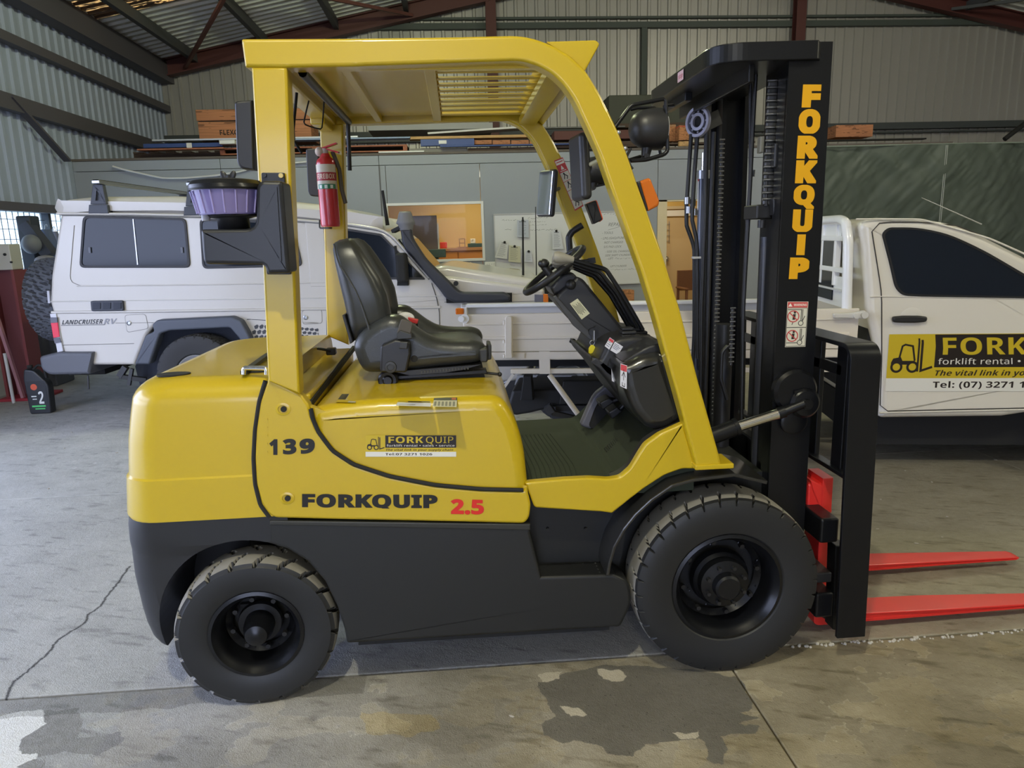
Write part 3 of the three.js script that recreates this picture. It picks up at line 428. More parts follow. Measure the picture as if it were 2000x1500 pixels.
{
  let q = onRoof(-10.95, 390, 211, 604, 276);
  const c = thing('wooden_crate', 'large plywood crate with a black word on its side above the office', 'crate', q.f);
  const h1 = q.h * 0.62; part(c, 'side_panel', box(-q.w / 2, q.w / 2, 0, h1, -0.6, 0, 0.008), PLYM); part(c, 'lid', box(-q.w / 2 - 0.01, q.w / 2 + 0.01, h1 + 0.012, q.h, -0.61, 0.008, 0.008), PLYM);
  part(c, 'lid_seam', box(-q.w / 2 + 0.02, q.w / 2 - 0.02, h1 - 0.002, h1 + 0.014, -0.58, -0.012), MATTE);
  const ft = canvasTex(256, 64, (x) => { x.clearRect(0, 0, 256, 64); x.fillStyle = '#2c221c'; fitText(x, 'FLEXCO', 4, 10, 248, 44); });
  const tx = W.at(428, 268, -10.94).x - q.f.pos[0]; part(c, 'stencil_lettering', quad(V(tx, h1 * 0.62, 0.003), V(tx + 0.34, h1 * 0.62, 0.003), V(tx + 0.34, h1 * 0.24, 0.003), V(tx, h1 * 0.24, 0.003)), cutMat(ft, 0.8));
  const beam = (label, name, z, x0, y0, x1, y1, mat, d = 0.1, cat = 'beam', group) => { const q = onRoof(z, x0, y0, x1, y1); const m = solo(name, label, cat, box(-q.w / 2, q.w / 2, 0, q.h, -d / 2, d / 2, 0.004), mat, q.f.pos, group); return m; };
  beam('long blue steel beam with a white tag, left end of the stack above the office', 'blue_beam', -10.70, 283, 279, 436, 290, BLUEP, 0.09);
  const tg = onRoof(-10.64, 365, 279, 374, 289); solo('white_tag', 'white tag stuck to the left blue beam above the office', 'tag', box(-tg.w / 2, tg.w / 2, 0, tg.h, -0.004, 0.004), M(0.7, 0.7, 0.72, 0.6), tg.f.pos);
  beam('white board end lying beside the left blue beam above the office', 'white_board', -10.66, 433, 275, 462, 283, M(0.75, 0.75, 0.75, 0.5), 0.2, 'board');
  beam('long pale metal strip lying over the pallet stack above the office', 'metal_strip', -10.78, 300, 273, 700, 277, M(0.6, 0.62, 0.66, 0.4, { metalness: 0.5 }), 0.12, 'strip');
  beam('pale blue edged panel lying across the pallet above the office', 'blue_panel', -10.64, 560, 270, 802, 276, M(0.25, 0.33, 0.5, 0.5), 0.2, 'panel');
  beam('thin wooden board under the left blue beam above the office', 'wooden_board', -10.60, 272, 291, 440, 295, PALM, 0.15, 'board');
  const dk = onRoof(-10.85, 262, 294, 436, 311); const dp = thing('dark_pallet', 'dark stained pallet at the left end of the stack above the office', 'pallet', dk.f);
  const pallet = (t, w, h, d, mat) => { for (const z of [0, -d / 2, -d]) part(t, 'bearer', box(-w / 2, w / 2, h * 0.22, h * 0.78, z - 0.04, z + 0.0), mat); for (let i = 0; i < 6; i++) { const x = lerp(-w / 2, w / 2 - 0.12, i / 5); part(t, 'deck_board', box(x, x + 0.12, h * 0.8, h, -d - 0.04, 0.01), mat); part(t, 'deck_board', box(x, x + 0.12, 0, h * 0.2, -d - 0.04, 0.01), mat); } };
  pallet(dp, dk.w, dk.h, 0.8, DARKW);
  const pk = onRoof(-10.66, 430, 282, 795, 303), pp = thing('pallet', 'pinkish wooden pallet lying on the office roof behind the yellow post', 'pallet', pk.f);
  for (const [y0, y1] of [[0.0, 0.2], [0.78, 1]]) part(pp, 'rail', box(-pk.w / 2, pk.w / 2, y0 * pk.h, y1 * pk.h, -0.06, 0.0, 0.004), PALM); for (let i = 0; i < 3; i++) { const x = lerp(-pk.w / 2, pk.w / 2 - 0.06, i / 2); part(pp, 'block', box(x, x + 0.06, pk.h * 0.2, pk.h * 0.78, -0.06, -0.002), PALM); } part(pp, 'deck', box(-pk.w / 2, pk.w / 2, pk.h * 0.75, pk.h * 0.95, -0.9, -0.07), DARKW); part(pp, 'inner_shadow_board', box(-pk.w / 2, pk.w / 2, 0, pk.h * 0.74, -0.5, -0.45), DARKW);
  beam('white strip lying on the front edge of the office roof', 'white_strip', -10.52, 740, 302, 829, 306, M(0.75, 0.75, 0.75, 0.5), 0.08, 'strip');
  beam('long blue beam with a white label lying right of the pallet', 'blue_beam', -10.62, 822, 271, 926, 286, BLUEP, 0.08);
  const tg2 = onRoof(-10.57, 857, 274, 872, 281); solo('white_label', 'white label on the blue beam right of the pallet', 'tag', box(-tg2.w / 2, tg2.w / 2, 0, tg2.h, -0.004, 0.004), M(0.75, 0.75, 0.76, 0.6), tg2.f.pos);
  beam('long thin blue beam reaching behind the far yellow leg', 'blue_beam', -10.58, 860, 283, 1180, 288, BLUEP, 0.08);
  beam('pale yellow plank lying over the blue beams', 'plank', -10.74, 800, 264, 1052, 274, PINE, 0.2, 'plank');
  for (let i = 0; i < 4; i++) beam(['timber offcut behind the white labelled blue beam, leftmost of four', 'timber offcut, second from the left over the blue beam', 'timber offcut, third from the left over the blue beam', 'timber offcut nearest the far yellow leg over the blue beam'][i], 'timber_offcut', -10.7, 926 + i * 36, 274, 960 + i * 36, 283, PLYM, 0.1, 'timber', 'timber offcuts on the office roof');
  beam('grey box section under the blue beams', 'grey_section', -10.7, 800, 290, 912, 302, M(0.22, 0.21, 0.19, 0.6), 0.12);
  beam('dark brown timber under the thin blue beam', 'dark_timber', -10.64, 914, 291, 1080, 302, DARKW, 0.08, 'timber');
  beam('stack of grey sheets with a ragged edge lying behind the planks', 'sheet_stack', -11.4, 724, 246, 960, 262, M(0.3, 0.3, 0.31, 0.6), 0.7, 'sheets');
  { const a = W.at(836, 263, -11.0), b = W.at(1045, 249, -11.0); solo('white_sheet', 'long white sheet lying aslant over the grey sheets', 'sheet', merge([bar(a, b, 0.3, 0.025)]), M(0.6, 0.6, 0.62, 0.5)); }
  beam('dark pipe lying over the timber behind the far leg', 'pipe', -11.2, 1060, 246, 1220, 252, M(0.12, 0.12, 0.12, 0.5), 0.08, 'pipe');
  beam('stack of dark red timber behind the near yellow leg', 'timber_stack', -10.9, 1080, 256, 1240, 276, M(0.11, 0.04, 0.035, 0.7), 0.3, 'timber');
  beam('dark brown timber lying under the red stack', 'timber', -10.75, 1084, 278, 1250, 292, DARKW, 0.3, 'timber');
  q = onRoof(-11.5, 1189, 190, 1345, 250);
  const gb = thing('green_tarp_box', 'dark olive covered box on the office roof behind the work lamp', 'box', q.f); part(gb, 'cover', box(-q.w / 2, q.w / 2, 0.04, q.h + 0.05, -0.8, 0, 0.02), M(0.055, 0.06, 0.045, 0.7)); part(gb, 'base_board', box(-q.w / 2, q.w / 2, -0.0, 0.06, -0.8, 0.02), DARKW);
  const carton = (label, x0, y0, x1, y1, z, red) => { const q = onRoof(z, x0, y0, x1, y1), t = thing('cardboard_carton', label, 'carton', q.f, 'cartons on the office roof'); part(t, 'box_body', box(-q.w / 2, q.w / 2, 0, q.h, -0.3, 0, 0.006), CARDM); part(t, 'tape', box(-q.w / 2 - 0.002, q.w / 2 + 0.002, q.h * 0.9, q.h * 0.95, -0.18, 0.003), red ? M(0.5, 0.05, 0.04, 0.6) : M(0.4, 0.26, 0.14, 0.6)); };
  carton('brown carton on the office roof right of the work lamp, left of two', 1288, 243, 1302, 276, -10.9); carton('narrow brown carton inside the work lamp guard outline', 1305, 243, 1320, 276, -10.95); carton('brown carton with a red band and arrow print behind the round pulley', 1326, 244, 1352, 274, -10.8, true);
  beam('pine board standing under the cartons', 'pine_board', -10.62, 1325, 276, 1345, 286, PINE, 0.05, 'board'); beam('dark timber edge under the cartons', 'timber', -10.8, 1255, 277, 1470, 285, DARKW, 0.2, 'timber');
  q = onRoof(-11.2, 1632, 243, 1706, 268); solo('plywood_sheet', 'orange brown plywood sheet lying on the roof right of the mast', 'sheet', box(-q.w / 2, q.w / 2, 0, q.h, -0.3, 0, 0.004), PLYM, q.f.pos);
  q = onRoof(-11.0, 1600, 269, 1810, 276); solo('dark_beam', 'long dark beam lying on the office roof right of the mast', 'beam', box(-q.w / 2, q.w / 2, 0, q.h, -0.1, 0, 0.004), MATTE, q.f.pos);
}
// ---------- green curtain ----------
{
  const zc = -10.3, a = W.at(1560, 295, zc), b = W.at(2130, 275, zc), top = W.at(1900, 281, zc).y, nx = 180, ny = 110, g = new THREE.PlaneGeometry(b.x - a.x, top, nx, ny), p = g.attributes.position;
  for (let i = 0; i < p.count; i++) { const x = p.getX(i), y = p.getY(i); p.setZ(i, 0.06 * Math.sin(x * 2.1 + y * 1.4) + 0.13 * (fbm(x * 2.2 + y * 1.6, y * 1.1 - x * 0.5, 3) - 0.5) + 0.07 * (fbm(x * 4.5 - y * 4, (y + x) * 1.1, 3) - 0.5)); }
  g.computeVertexNormals();
  const t = thing('green_tarpaulin', 'dark green wrinkled tarpaulin hung as a curtain behind the white ute', 'tarpaulin', new Frame([(a.x + b.x) / 2, 0, zc]));
  part(t, 'sheet', g.translate(0, top / 2, 0), new THREE.MeshPhysicalMaterial({ color: new THREE.Color().setRGB(0.075, 0.095, 0.08), roughness: 0.5, side: THREE.DoubleSide }));
  const ls = W.at(1846, 285, zc + 0.06).x - (a.x + b.x) / 2; part(t, 'seam_tape', [box(ls - 0.012, ls - 0.006, 0.5, top - 0.02, 0.09, 0.1), box(ls + 0.012, ls + 0.018, 0.5, top - 0.02, 0.09, 0.1)], M(0.45, 0.47, 0.45, 0.6)); part(t, 'top_cord', tube([[-(b.x - a.x) / 2, top, 0.02], [0, top + 0.005, 0.02], [(b.x - a.x) / 2, top, 0.02]], 0.012, 8, 6), M(0.2, 0.24, 0.21, 0.7));
  const br0 = W.at(1962, 272, -12), br1 = W.at(2010, 236, -12); solo('steel_stay', 'dark steel stay rising above the green tarpaulin near the shed wall', 'stay', rod(br0, W.at(2060, 196, -12), 0.04), MATTE);
}
// ---------- bench clutter behind the bonnet ----------
{
  const zb = ZO + 0.35, yb = W.at(940, 541, zb).y, x0 = W.at(900, 540, zb).x, x1 = W.at(1000, 540, zb).x, t = thing('workbench', 'workbench against the office wall behind the pale green bonnet', 'bench', new Frame([(x0 + x1) / 2, 0, zb]));
  part(t, 'bench_top', box((x0 - x1) / 2, (x1 - x0) / 2, yb - 0.05, yb, -0.3, 0.3, 0.01), DARKW); for (const sx2 of [-1, 1]) for (const sz of [-1, 1]) part(t, 'leg', box(sx2 * (x1 - x0) * 0.45 - 0.03, sx2 * (x1 - x0) * 0.45 + 0.03, 0, yb - 0.05, sz * 0.26 - 0.03, sz * 0.26 + 0.03), DARKW);
  const blob = (s, sd) => { const g = new THREE.IcosahedronGeometry(1, 4), p = g.attributes.position; for (let i = 0; i < p.count; i++) { const x = p.getX(i), y = p.getY(i), z = p.getZ(i), k = 0.75 + 0.5 * fbm(x * 2 + sd + z, y * 2 + sd - z, 3); p.setXYZ(i, x * k * s[0], Math.max(-0.6, y) * k * s[1], z * k * s[2]); } g.computeVertexNormals(); g.computeBoundingBox(); return g.translate(0, 0.002 - g.boundingBox.min.y, 0); };
  const bg = W.at(920, 538, zb); solo('plastic_bag', 'crumpled clear plastic bag on the workbench behind the bonnet', 'bag', blob([0.06, 0.13, 0.06], 3), M(0.7, 0.7, 0.72, 0.35, { transmission: 0.4, thickness: 0 }), [bg.x, yb, zb]);
  const q = W.at(950, 538, zb); solo('rag_heap', 'heap of brown rags and parts on the workbench behind the bonnet', 'heap', blob([0.13, 0.09, 0.1], 8), M(0.16, 0.13, 0.10, 0.8), [q.x, yb, zb]); solo('grey_cloth', 'grey cloth lying right of the brown heap on the workbench', 'cloth', blob([0.16, 0.06, 0.1], 14), M(0.3, 0.27, 0.2, 0.8), [q.x + 0.36, yb, zb]);
  const pm = W.at(1225, 580, ZO + 0.3), f = new Frame([pm.x, 0, ZO + 0.3]), yy = W.at(1220, 566, ZO + 0.3).y; solo('archive_box', 'brown document box standing under the whiteboard behind the lever rods', 'box', merge([box(-0.2, 0.08, 0, yy, -0.1, 0.1, 0.01)]), CARDM, f.pos); 
}
// ---------- left side: car hoist, machine, oil bottle ----------
{
  const hz = -8.0, hx = W.at(22, 640, hz).x, y1 = W.at(20, 527, hz).y, HM = M(0.22, 0.05, 0.055, 0.45), t = thing('car_hoist', 'maroon steel hoist column on a red base plate left of the spare wheel', 'hoist', new Frame([hx + 0.04, 0, hz]));
  part(t, 'column', [box(-0.14, 0.15, 0.02, y1, -0.12, -0.09), box(0.12, 0.15, 0.02, y1, -0.09, 0.12), box(-0.14, -0.11, 0.02, y1, -0.09, 0.12)], HM);
  part(t, 'carriage_face', box(-0.10, 0.11, 0.02, y1, -0.04, -0.01), M(0.17, 0.05, 0.06, 0.5)); part(t, 'base_plate', box(-0.16, 0.28, 0.0, 0.03, -0.2, 0.24, 0.005), M(0.35, 0.03, 0.05, 0.5)); part(t, 'diagonal_strut', bar([-0.13, y1 - 0.12, 0.14], [0.08, 0.03, 0.2], 0.04, 0.03), M(0.45, 0.22, 0.28, 0.5));
  const p0 = W.at(10, 696, hz + 0.36), p1 = W.at(20, 747, hz + 0.36); solo('pump_handle', 'white pump handle leaning beside the maroon hoist column', 'handle', rod([p1.x, 0.01, p1.z], [p0.x, W.at(10, 690, hz + 0.36).y, p0.z], 0.016), M(0.6, 0.6, 0.62, 0.5));
  const bz = -8.0, b0 = W.at(0, 470, bz), b1 = W.at(28, 520, bz), eb = thing('control_box', 'cream electrical control box on top of the maroon hoist column', 'control box', new Frame([(b0.x + b1.x) / 2 - 0.02, y1, hz - 0.03])); const bw = (b1.x - b0.x) / 2 + 0.04, bh = b0.y - b1.y; part(eb, 'case', box(-bw, bw, 0, bh, -0.1, 0.1, 0.01), M(0.55, 0.53, 0.48, 0.45)); part(eb, 'switch_knob', [discZ(0.04, bh * 0.6, 0.105, 0.014, 0.02, 12), discZ(0.09, bh * 0.3, 0.105, 0.01, 0.02, 12)], SATIN);
  const mz = -8.75, m0 = W.at(-10, 425, mz), m1 = W.at(66, 500, mz), mc = thing('tyre_machine', 'dark workshop machine with a rounded head left of the spare wheel', 'machine', new Frame([(m0.x + m1.x) / 2 + 0.20, 0, mz]));
  part(mc, 'cabinet', box(-0.16, 0.12, 0, 1.15, -0.2, 0.2, 0.02), M(0.10, 0.11, 0.14, 0.5)); const hd = W.at(38, 478, mz); part(mc, 'head', move(new THREE.SphereGeometry(1, 20, 14).scale(0.10, 0.11, 0.10), hd.x - (m0.x + m1.x) / 2, hd.y, 0.12), M(0.16, 0.17, 0.2, 0.6)); part(mc, 'post', box(-0.16, 0.0, 1.15, W.at(20, 422, mz).y, -0.2, 0.0, 0.02), M(0.035, 0.04, 0.055, 0.6)); part(mc, 'arm', bar([-0.08, W.at(44, 437, mz).y, -0.05], [0.14, W.at(66, 500, mz).y, -0.05], 0.16, 0.12), M(0.05, 0.055, 0.08, 0.6)); part(mc, 'cloth', move(new THREE.SphereGeometry(1, 14, 10).scale(0.12, 0.06, 0.1), 0.16, W.at(40, 510, mz).y, 0.1), M(0.28, 0.27, 0.31, 0.8));
  // clothes hanging by the mesh window
  const cl = (label, px, py, w, h, col) => { const zc = px < 95 ? -9.2 : -9.5, q = W.at(px, py, zc), t = thing('hanging_overalls', label, 'overalls', new Frame([q.x, q.y - h, zc]), 'work clothes hung by the mesh window'); const rings = []; for (let i = 0; i <= 10; i++) { const s = i / 10, r = []; for (let k = 0; k < 20; k++) { const a = k / 20 * 6.2832, wob = 1 + 0.22 * Math.sin(a * 3 + s * 4 + px); r.push([Math.cos(a) * w * wob * (0.25 + 0.75 * Math.sin(Math.PI * (0.12 + 0.75 * (1 - s)))), s * h, Math.sin(a) * 0.06 * wob]); } rings.push(r); } part(t, 'cloth', loft(rings), M(...col, 0.9)); part(t, 'hanger', tube([[0, h, 0], [0.01, h + 0.05, 0], [0.03, h + 0.06, 0], [0.03, h + 0.03, 0]], 0.005, 12, 6), STEEL); };
  cl('blue overalls hung on the mesh window, left of the pair', 88, 448, 0.10, 0.5, [0.10, 0.13, 0.24]); cl('grey overalls hung on the mesh window next to the white wagon', 103, 452, 0.11, 0.5, [0.16, 0.17, 0.24]);
  const oz = -7.15, o0 = W.at(76, 752, oz), ob = thing('oil_bottle', 'black oil bottle with a green and white label by the hoist base', 'bottle', new Frame([o0.x, 0, o0.z])), hgt = W.at(76, 712, oz).y; 
  part(ob, 'bottle_body', extrude(polyShape([[-0.10, 0, 0.02], [0.10, 0, 0.02], [0.115, hgt * 0.62, 0.04], [0.0, hgt * 0.9, 0.02], [-0.09, hgt * 0.93, 0.02], [-0.11, hgt * 0.75, 0.03]]), 0.05, 0.1, 0.015), M(0.02, 0.022, 0.028, 0.35));
  part(ob, 'cap', lathe([[0, 0], [0.025, 0], [0.025, 0.03], [0, 0.03]], 16).translate(-0.055, hgt * 0.93, 0), MATTE); part(ob, 'carry_handle', tube([[-0.03, hgt * 0.9, 0], [0.02, hgt * 0.99, 0], [0.07, hgt * 0.95, 0], [0.08, hgt * 0.72, 0]], 0.012, 16, 8), MATTE);
  const ot = canvasTex(128, 128, (x) => { x.fillStyle = '#16181d'; x.fillRect(0, 0, 128, 128); x.fillStyle = '#c9502c'; x.beginPath(); x.ellipse(46, 24, 22, 13, 0, 0, 7); x.fill(); x.fillStyle = '#d8dad8'; fitText(x, '2', 66, 42, 40, 52); x.fillRect(20, 60, 36, 5); x.fillRect(26, 72, 30, 4); x.fillStyle = '#4fbf6a'; x.fillRect(14, 100, 96, 7); x.fillRect(34, 112, 70, 5); });
  part(ob, 'label_sticker', quad(V(-0.085, hgt * 0.68, 0.052), V(0.095, hgt * 0.68, 0.052), V(0.085, 0.02, 0.052), V(-0.085, 0.02, 0.052)), printMat(ot));
}
let globalSign;

// ---------- tyres and wheels ----------
// tyre about the z axis, centred; returns side walls and tread apart
function tyreGeo(R, w, rim, lugs, depth, style, seg = lugs * 10) {
  const prof = []; const add = (r, z, k) => prof.push([r, z, k]);
  add(rim, 0.40 * w, 0); add(rim + 0.012, 0.455 * w, 0); add(lerp(rim, R, 0.35), 0.49 * w, 0); add(lerp(rim, R, 0.6), 0.50 * w, 0); add(lerp(rim, R, 0.80), 0.485 * w, 0); add(R - 0.018, 0.46 * w, 0.5);
  const nz = 13; for (let i = 0; i <= nz; i++) add(R - 0.010 * Math.pow(Math.abs(2 * i / nz - 1), 4), lerp(0.445, -0.445, i / nz) * w, 1);
  add(R - 0.018, -0.46 * w, 0.5); add(lerp(rim, R, 0.80), -0.485 * w, 0); add(lerp(rim, R, 0.6), -0.50 * w, 0); add(lerp(rim, R, 0.35), -0.49 * w, 0); add(rim, -0.40 * w, 0);
  const pos = [], side = [], tread = [], cuts = [], n = prof.length;
  for (let i = 0; i < seg; i++) for (const [r0, z, k] of prof) {
    const th = i / seg, s = z / w; let r = r0;
    if (k > 0) {
      let cut = 0; const f = (x) => x - Math.floor(x);
      if (style === 'narrow') { const a = f(th * lugs + 0.12 * Math.sin(s * 9)); if (a < 0.11 && Math.abs(s) > 0.12) cut = 1; }
      if (style === 'lug') { const side1 = s > 0 ? 0 : 0.5, a = f(th * lugs + side1 - Math.abs(s) * 1.5); if (a < 0.16 && Math.abs(s) > 0.035) cut = 1; }
      if (style === 'all') { const row = Math.floor((s + 0.5) * 6), a = f(th * lugs + row * 0.37 + 0.12 * Math.sin(s * 40)); if (a < 0.17) cut = 1; const b = f((s + 0.5) * 6 + 0.22 * Math.sin(th * lugs * 6.283)); if (b < 0.15) cut = 1; }
      if (cut) r -= depth * (k < 1 ? 0.8 : 1);
    }
    cuts.push(k > 0 && r < r0 ? 1 : 0); pos.push(Math.cos(th * 6.283185) * r, Math.sin(th * 6.283185) * r, z);
  }
  for (let i = 0; i < seg; i++) for (let j = 0; j + 1 < n; j++) { const a = i * n + j, b = ((i + 1) % seg) * n + j, L = prof[j][2] === 1 && prof[j + 1][2] === 1 && cuts[a] + cuts[a + 1] + cuts[b] + cuts[b + 1] < 2 && (style !== 'narrow' || Math.abs(prof[j][1] + prof[j + 1][1]) < 0.70 * w) ? tread : side; L.push(a, a + 1, b, b, a + 1, b + 1); }
  const mk = (ix) => { const g = new THREE.BufferGeometry(); g.setAttribute('position', new THREE.Float32BufferAttribute(pos, 3)); g.setAttribute('uv', new THREE.Float32BufferAttribute(new Float32Array(pos.length / 3 * 2), 2)); g.setIndex(ix.slice()); const q = crease(g, 0.5); return q; };
  return { side: mk(side), tread: mk(tread) };
}
function simpleWheel(parent, name, x, y, z, R, w, rim, face) {   // road wheel
  const g = sub(parent, name); g.position.set(x, y, z);
  const t = tyreGeo(R, w, rim, 26, 0.012, 'all'); part(g, 'tyre', t.side, M(0.03, 0.03, 0.032, 0.75)); part(g, 'tread', t.tread, M(0.05, 0.05, 0.052, 0.85));
  part(g, 'rim', latheZ([[rim, 0.42 * w], [rim - 0.01, 0.40 * w], [rim - 0.03, 0.2 * w], [rim * 0.6, 0.12 * w], [rim * 0.5, 0.22 * w], [rim * 0.25, 0.25 * w], [0, 0.25 * w]]), face);
  return g;
}

// ---------- white wagon with a spare wheel ----------
{
  const F = new Frame([-4.4, 0, -6.9], -4 * D), c = thing('wagon', 'white long off-road wagon with roof racks and a rear spare wheel', 'car', F), P = (z, l) => pix(F, z, l);
  const yOf = (px, py, z = 0) => F.at(px, py, z).y, xOf = (px, py, z = 0) => F.at(px, py, z).x;
  const body = [[118, 417, 0.03], [99, 540, 0.05], [97, 590, 0], [104, 615, 0], [124, 690, 0.02], [178, 713, 0], [262, 713, 0], [286, 655, 0.02], [302, 634, 0.03], [455, 628, 0.06], [505, 690, 0], [540, 730, 0], [880, 745, 0], [1010, 745, 0.05], [1060, 690, 0.05], [1063, 566, 0.02], [1040, 561, 0], [880, 540, 0.05], [838, 541, 0.03], [766, 461, 0.05], [740, 446, 0.05], [680, 437, 0], [390, 421, 0]];
  part(c, 'body_shell', plate(F, 0, body, 1.68, { bevel: 0.03 }), CREAM);
  { const f = F.at(1063, 566, 0), w0 = F.at(838, 541, 0); part(c, 'bonnet', extrude(polyShape([[w0.x - 0.02, w0.y + 0.0, 0.02], [w0.x - 0.02, w0.y + 0.07, 0.02], [w0.x + 0.12, w0.y + 0.10, 0.05], [f.x - 0.06, f.y + 0.09, 0.08], [f.x + 0.0, f.y + 0.02, 0.03], [f.x, f.y - 0.1]]), -0.12, 1.44, 0.05), CREAM); }
  const roofP = [...P(0.0, [[750, 449], [680, 438], [390, 421], [113, 416]]).map(([x, y]) => [x, y - 0.02, 0.02]), ...P(-0.3, [[128, 408, 0.05], [150, 392, 0.12], [210, 386, 0.15], [360, 385], [560, 393], [650, 402, 0.3], [705, 414, 0.3], [758, 442, 0.05]])];
  part(c, 'roof', extrude(polyShape(roofP), -0.01, 1.66, 0.13), CREAM);
  part(c, 'gutter', tube(P(0.012, [[111, 417], [250, 418], [390, 421], [560, 428], [680, 438], [742, 448], [768, 463], [838, 543]]).map(([x, y]) => [x, y, 0.012]), 0.012, 60, 6), CREAM);
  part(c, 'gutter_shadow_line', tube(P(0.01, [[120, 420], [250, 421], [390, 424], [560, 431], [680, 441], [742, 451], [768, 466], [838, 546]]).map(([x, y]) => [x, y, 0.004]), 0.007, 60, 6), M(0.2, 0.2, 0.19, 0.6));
  { const a = F.at(772, 470, 0), b = F.at(836, 541, 0); part(c, 'windscreen', bar([a.x + 0.012, a.y + 0.012, -0.84], [b.x + 0.0, b.y + 0.02, -0.84], 1.44, 0.01), DARKGLASS); }
  // windows
  const pane = (list, divider, r = 0.05) => {
    const p = P(0, list), s = polyShape(p, r); const cx = p.reduce((a, q) => a + q[0], 0) / p.length, cy = p.reduce((a, q) => a + q[1], 0) / p.length;
    const inn = polyShape(p.map(([x, y]) => [x + (cx - x) * 0.035, y + (cy - y) * 0.07]), r * 0.9), ring = polyShape(p, r); ring.holes.push(inn);
    const g = part(c, 'window', extrude(inn, 0.006, 0.01), DARKGLASS); part(g, 'gasket', extrude(ring, 0.014, 0.02, 0.004), M(0.035, 0.035, 0.04, 0.6)); 
    if (divider) { const a = F.at(divider, list[0][1] + 6, 0.01), b = F.at(divider + 9, list[2][1] - 6, 0.01); part(g, 'divider', bar(a, b, 0.006, 0.01), STEEL); part(g, 'catch', [bar(F.at(175, 483, 0.012), F.at(176, 494, 0.012), 0.015, 0.02), bar(F.at(355, 483, 0.012), F.at(356, 494, 0.012), 0.015, 0.02)], M(0.12, 0.13, 0.16, 0.5)); }
    return g;
  };
  pane([[163, 421], [364, 426], [373, 523], [156, 523]], 260); pane([[390, 427], [572, 433], [592, 520], [396, 525]], 0);
  const dw = pane([[640, 440], [745, 457], [832, 546], [640, 545]], 0, 0.02);
  part(dw, 'quarter_bar', bar(F.at(772, 480, 0.012), F.at(778, 544, 0.012), 0.02, 0.02), MATTE);
  // panel creases, seams
  const line = (name, pts, r, mat, z = 0.002) => part(c, name, tube(pts.map(([x, y]) => F.at(x, y, z)), r, 20, 6), mat);
  const SEAM = M(0.25, 0.24, 0.22, 0.7);
  line('crease', [[150, 559], [400, 556], [640, 552]], 0.006, CREAM); line('crease', [[99, 589], [400, 585], [860, 578]], 0.005, M(0.6, 0.58, 0.54, 0.5)); line('crease', [[101, 610], [300, 608], [860, 600]], 0.014, CREAM);
  line('panel_seam', [[145, 440], [137, 540], [142, 552], [160, 559]], 0.003, SEAM); line('panel_seam', [[122, 674], [262, 671]], 0.003, SEAM); line('panel_seam', [[226, 631], [300, 630]], 0.0025, SEAM);
  line('door_seam', [[843, 553], [852, 580], [858, 610], [860, 700]], 0.004, M(0.06, 0.06, 0.06, 0.7)); line('door_seam', [[634, 445], [638, 560], [638, 700]], 0.004, SEAM); line('panel_seam', [[868, 590], [950, 591], [1045, 588]], 0.004, SEAM);
  part(c, 'body_stripe_pillar', box(xOf(602, 500), xOf(636, 500), yOf(610, 560), yOf(610, 432), -0.012, 0.006, 0.004), CREAM);
  // details
  const vent = part(c, 'side_vent', plate(F, 0.03, [[176, 588], [239, 587], [241, 607], [178, 608]], 0.035, { r: 0.015, bevel: 0.008 }), M(0.035, 0.04, 0.055, 0.5)); part(vent, 'louvre', [[181, 196], [201, 216], [221, 236]].map(([a, b]) => plate(F, 0.036, [[a, 591], [b, 591], [b, 603], [a, 604]], 0.008, { bevel: 0.002 })), M(0.02, 0.025, 0.04, 0.6));
  const word = canvasTex(512, 96, (x) => { x.clearRect(0, 0, 512, 96); x.fillStyle = '#2b2b30'; fitText(x, 'LANDCRUISER', 4, 24, 372, 48, 'italic bold'); x.fillRect(0, 80, 400, 5); x.fillStyle = '#8b8b90'; fitText(x, 'RV', 380, 20, 116, 58, 'italic bold'); });
  part(c, 'lettering', quad(F.at(119, 621, 0.003), F.at(229, 618, 0.003), F.at(229, 636, 0.003), F.at(119, 638, 0.003)), cutMat(word));
  const flap = (list, k, name) => { const p = P(0, list), s = polyShape(p, 0.03), cx = (p[0][0] + p[2][0]) / 2, cy = (p[0][1] + p[2][1]) / 2, inn = polyShape(p.map(([x, y]) => [x + (cx - x) * 0.05, y + (cy - y) * 0.06]), 0.028); const ring = polyShape(p, 0.03); ring.holes.push(inn); const g = part(c, name, extrude(inn, 0.003, 0.006), CREAM); part(g, 'gap', extrude(ring, 0.0015, 0.004), SEAM); const q = F.at(...k, 0.004); part(g, 'lock', latheZ([[0.022, 0], [0.022, 0.006], [0.014, 0.01], [0.012, 0.004], [0, 0.004]], 20).translate(q.x, q.y, 0.003), STEEL); };
  flap([[243, 615], [285, 613], [291, 642], [248, 650]], [252, 631], 'fuel_flap'); flap([[589, 606], [629, 604], [630, 632], [591, 634]], [597, 620], 'fuel_flap');
  // flare, dark wheel arch, rear wheel
  const flare = [[262, 712], [283, 655], [300, 648], [296, 634], [306, 625], [452, 618], [470, 626], [484, 650], [505, 700], [490, 704], [466, 660], [448, 640], [330, 646], [312, 652], [292, 712]];
  part(c, 'wheel_flare', plate(F, 0.09, flare, 0.12, { r: 0.02, bevel: 0.02 }), M(0.07, 0.08, 0.105, 0.5)); part(c, 'arch_liner', plate(F, -0.18, [[264, 716], [288, 655], [304, 636], [452, 630], [503, 690], [540, 780], [280, 780]], 0.5), M(0.03, 0.035, 0.05, 0.85));
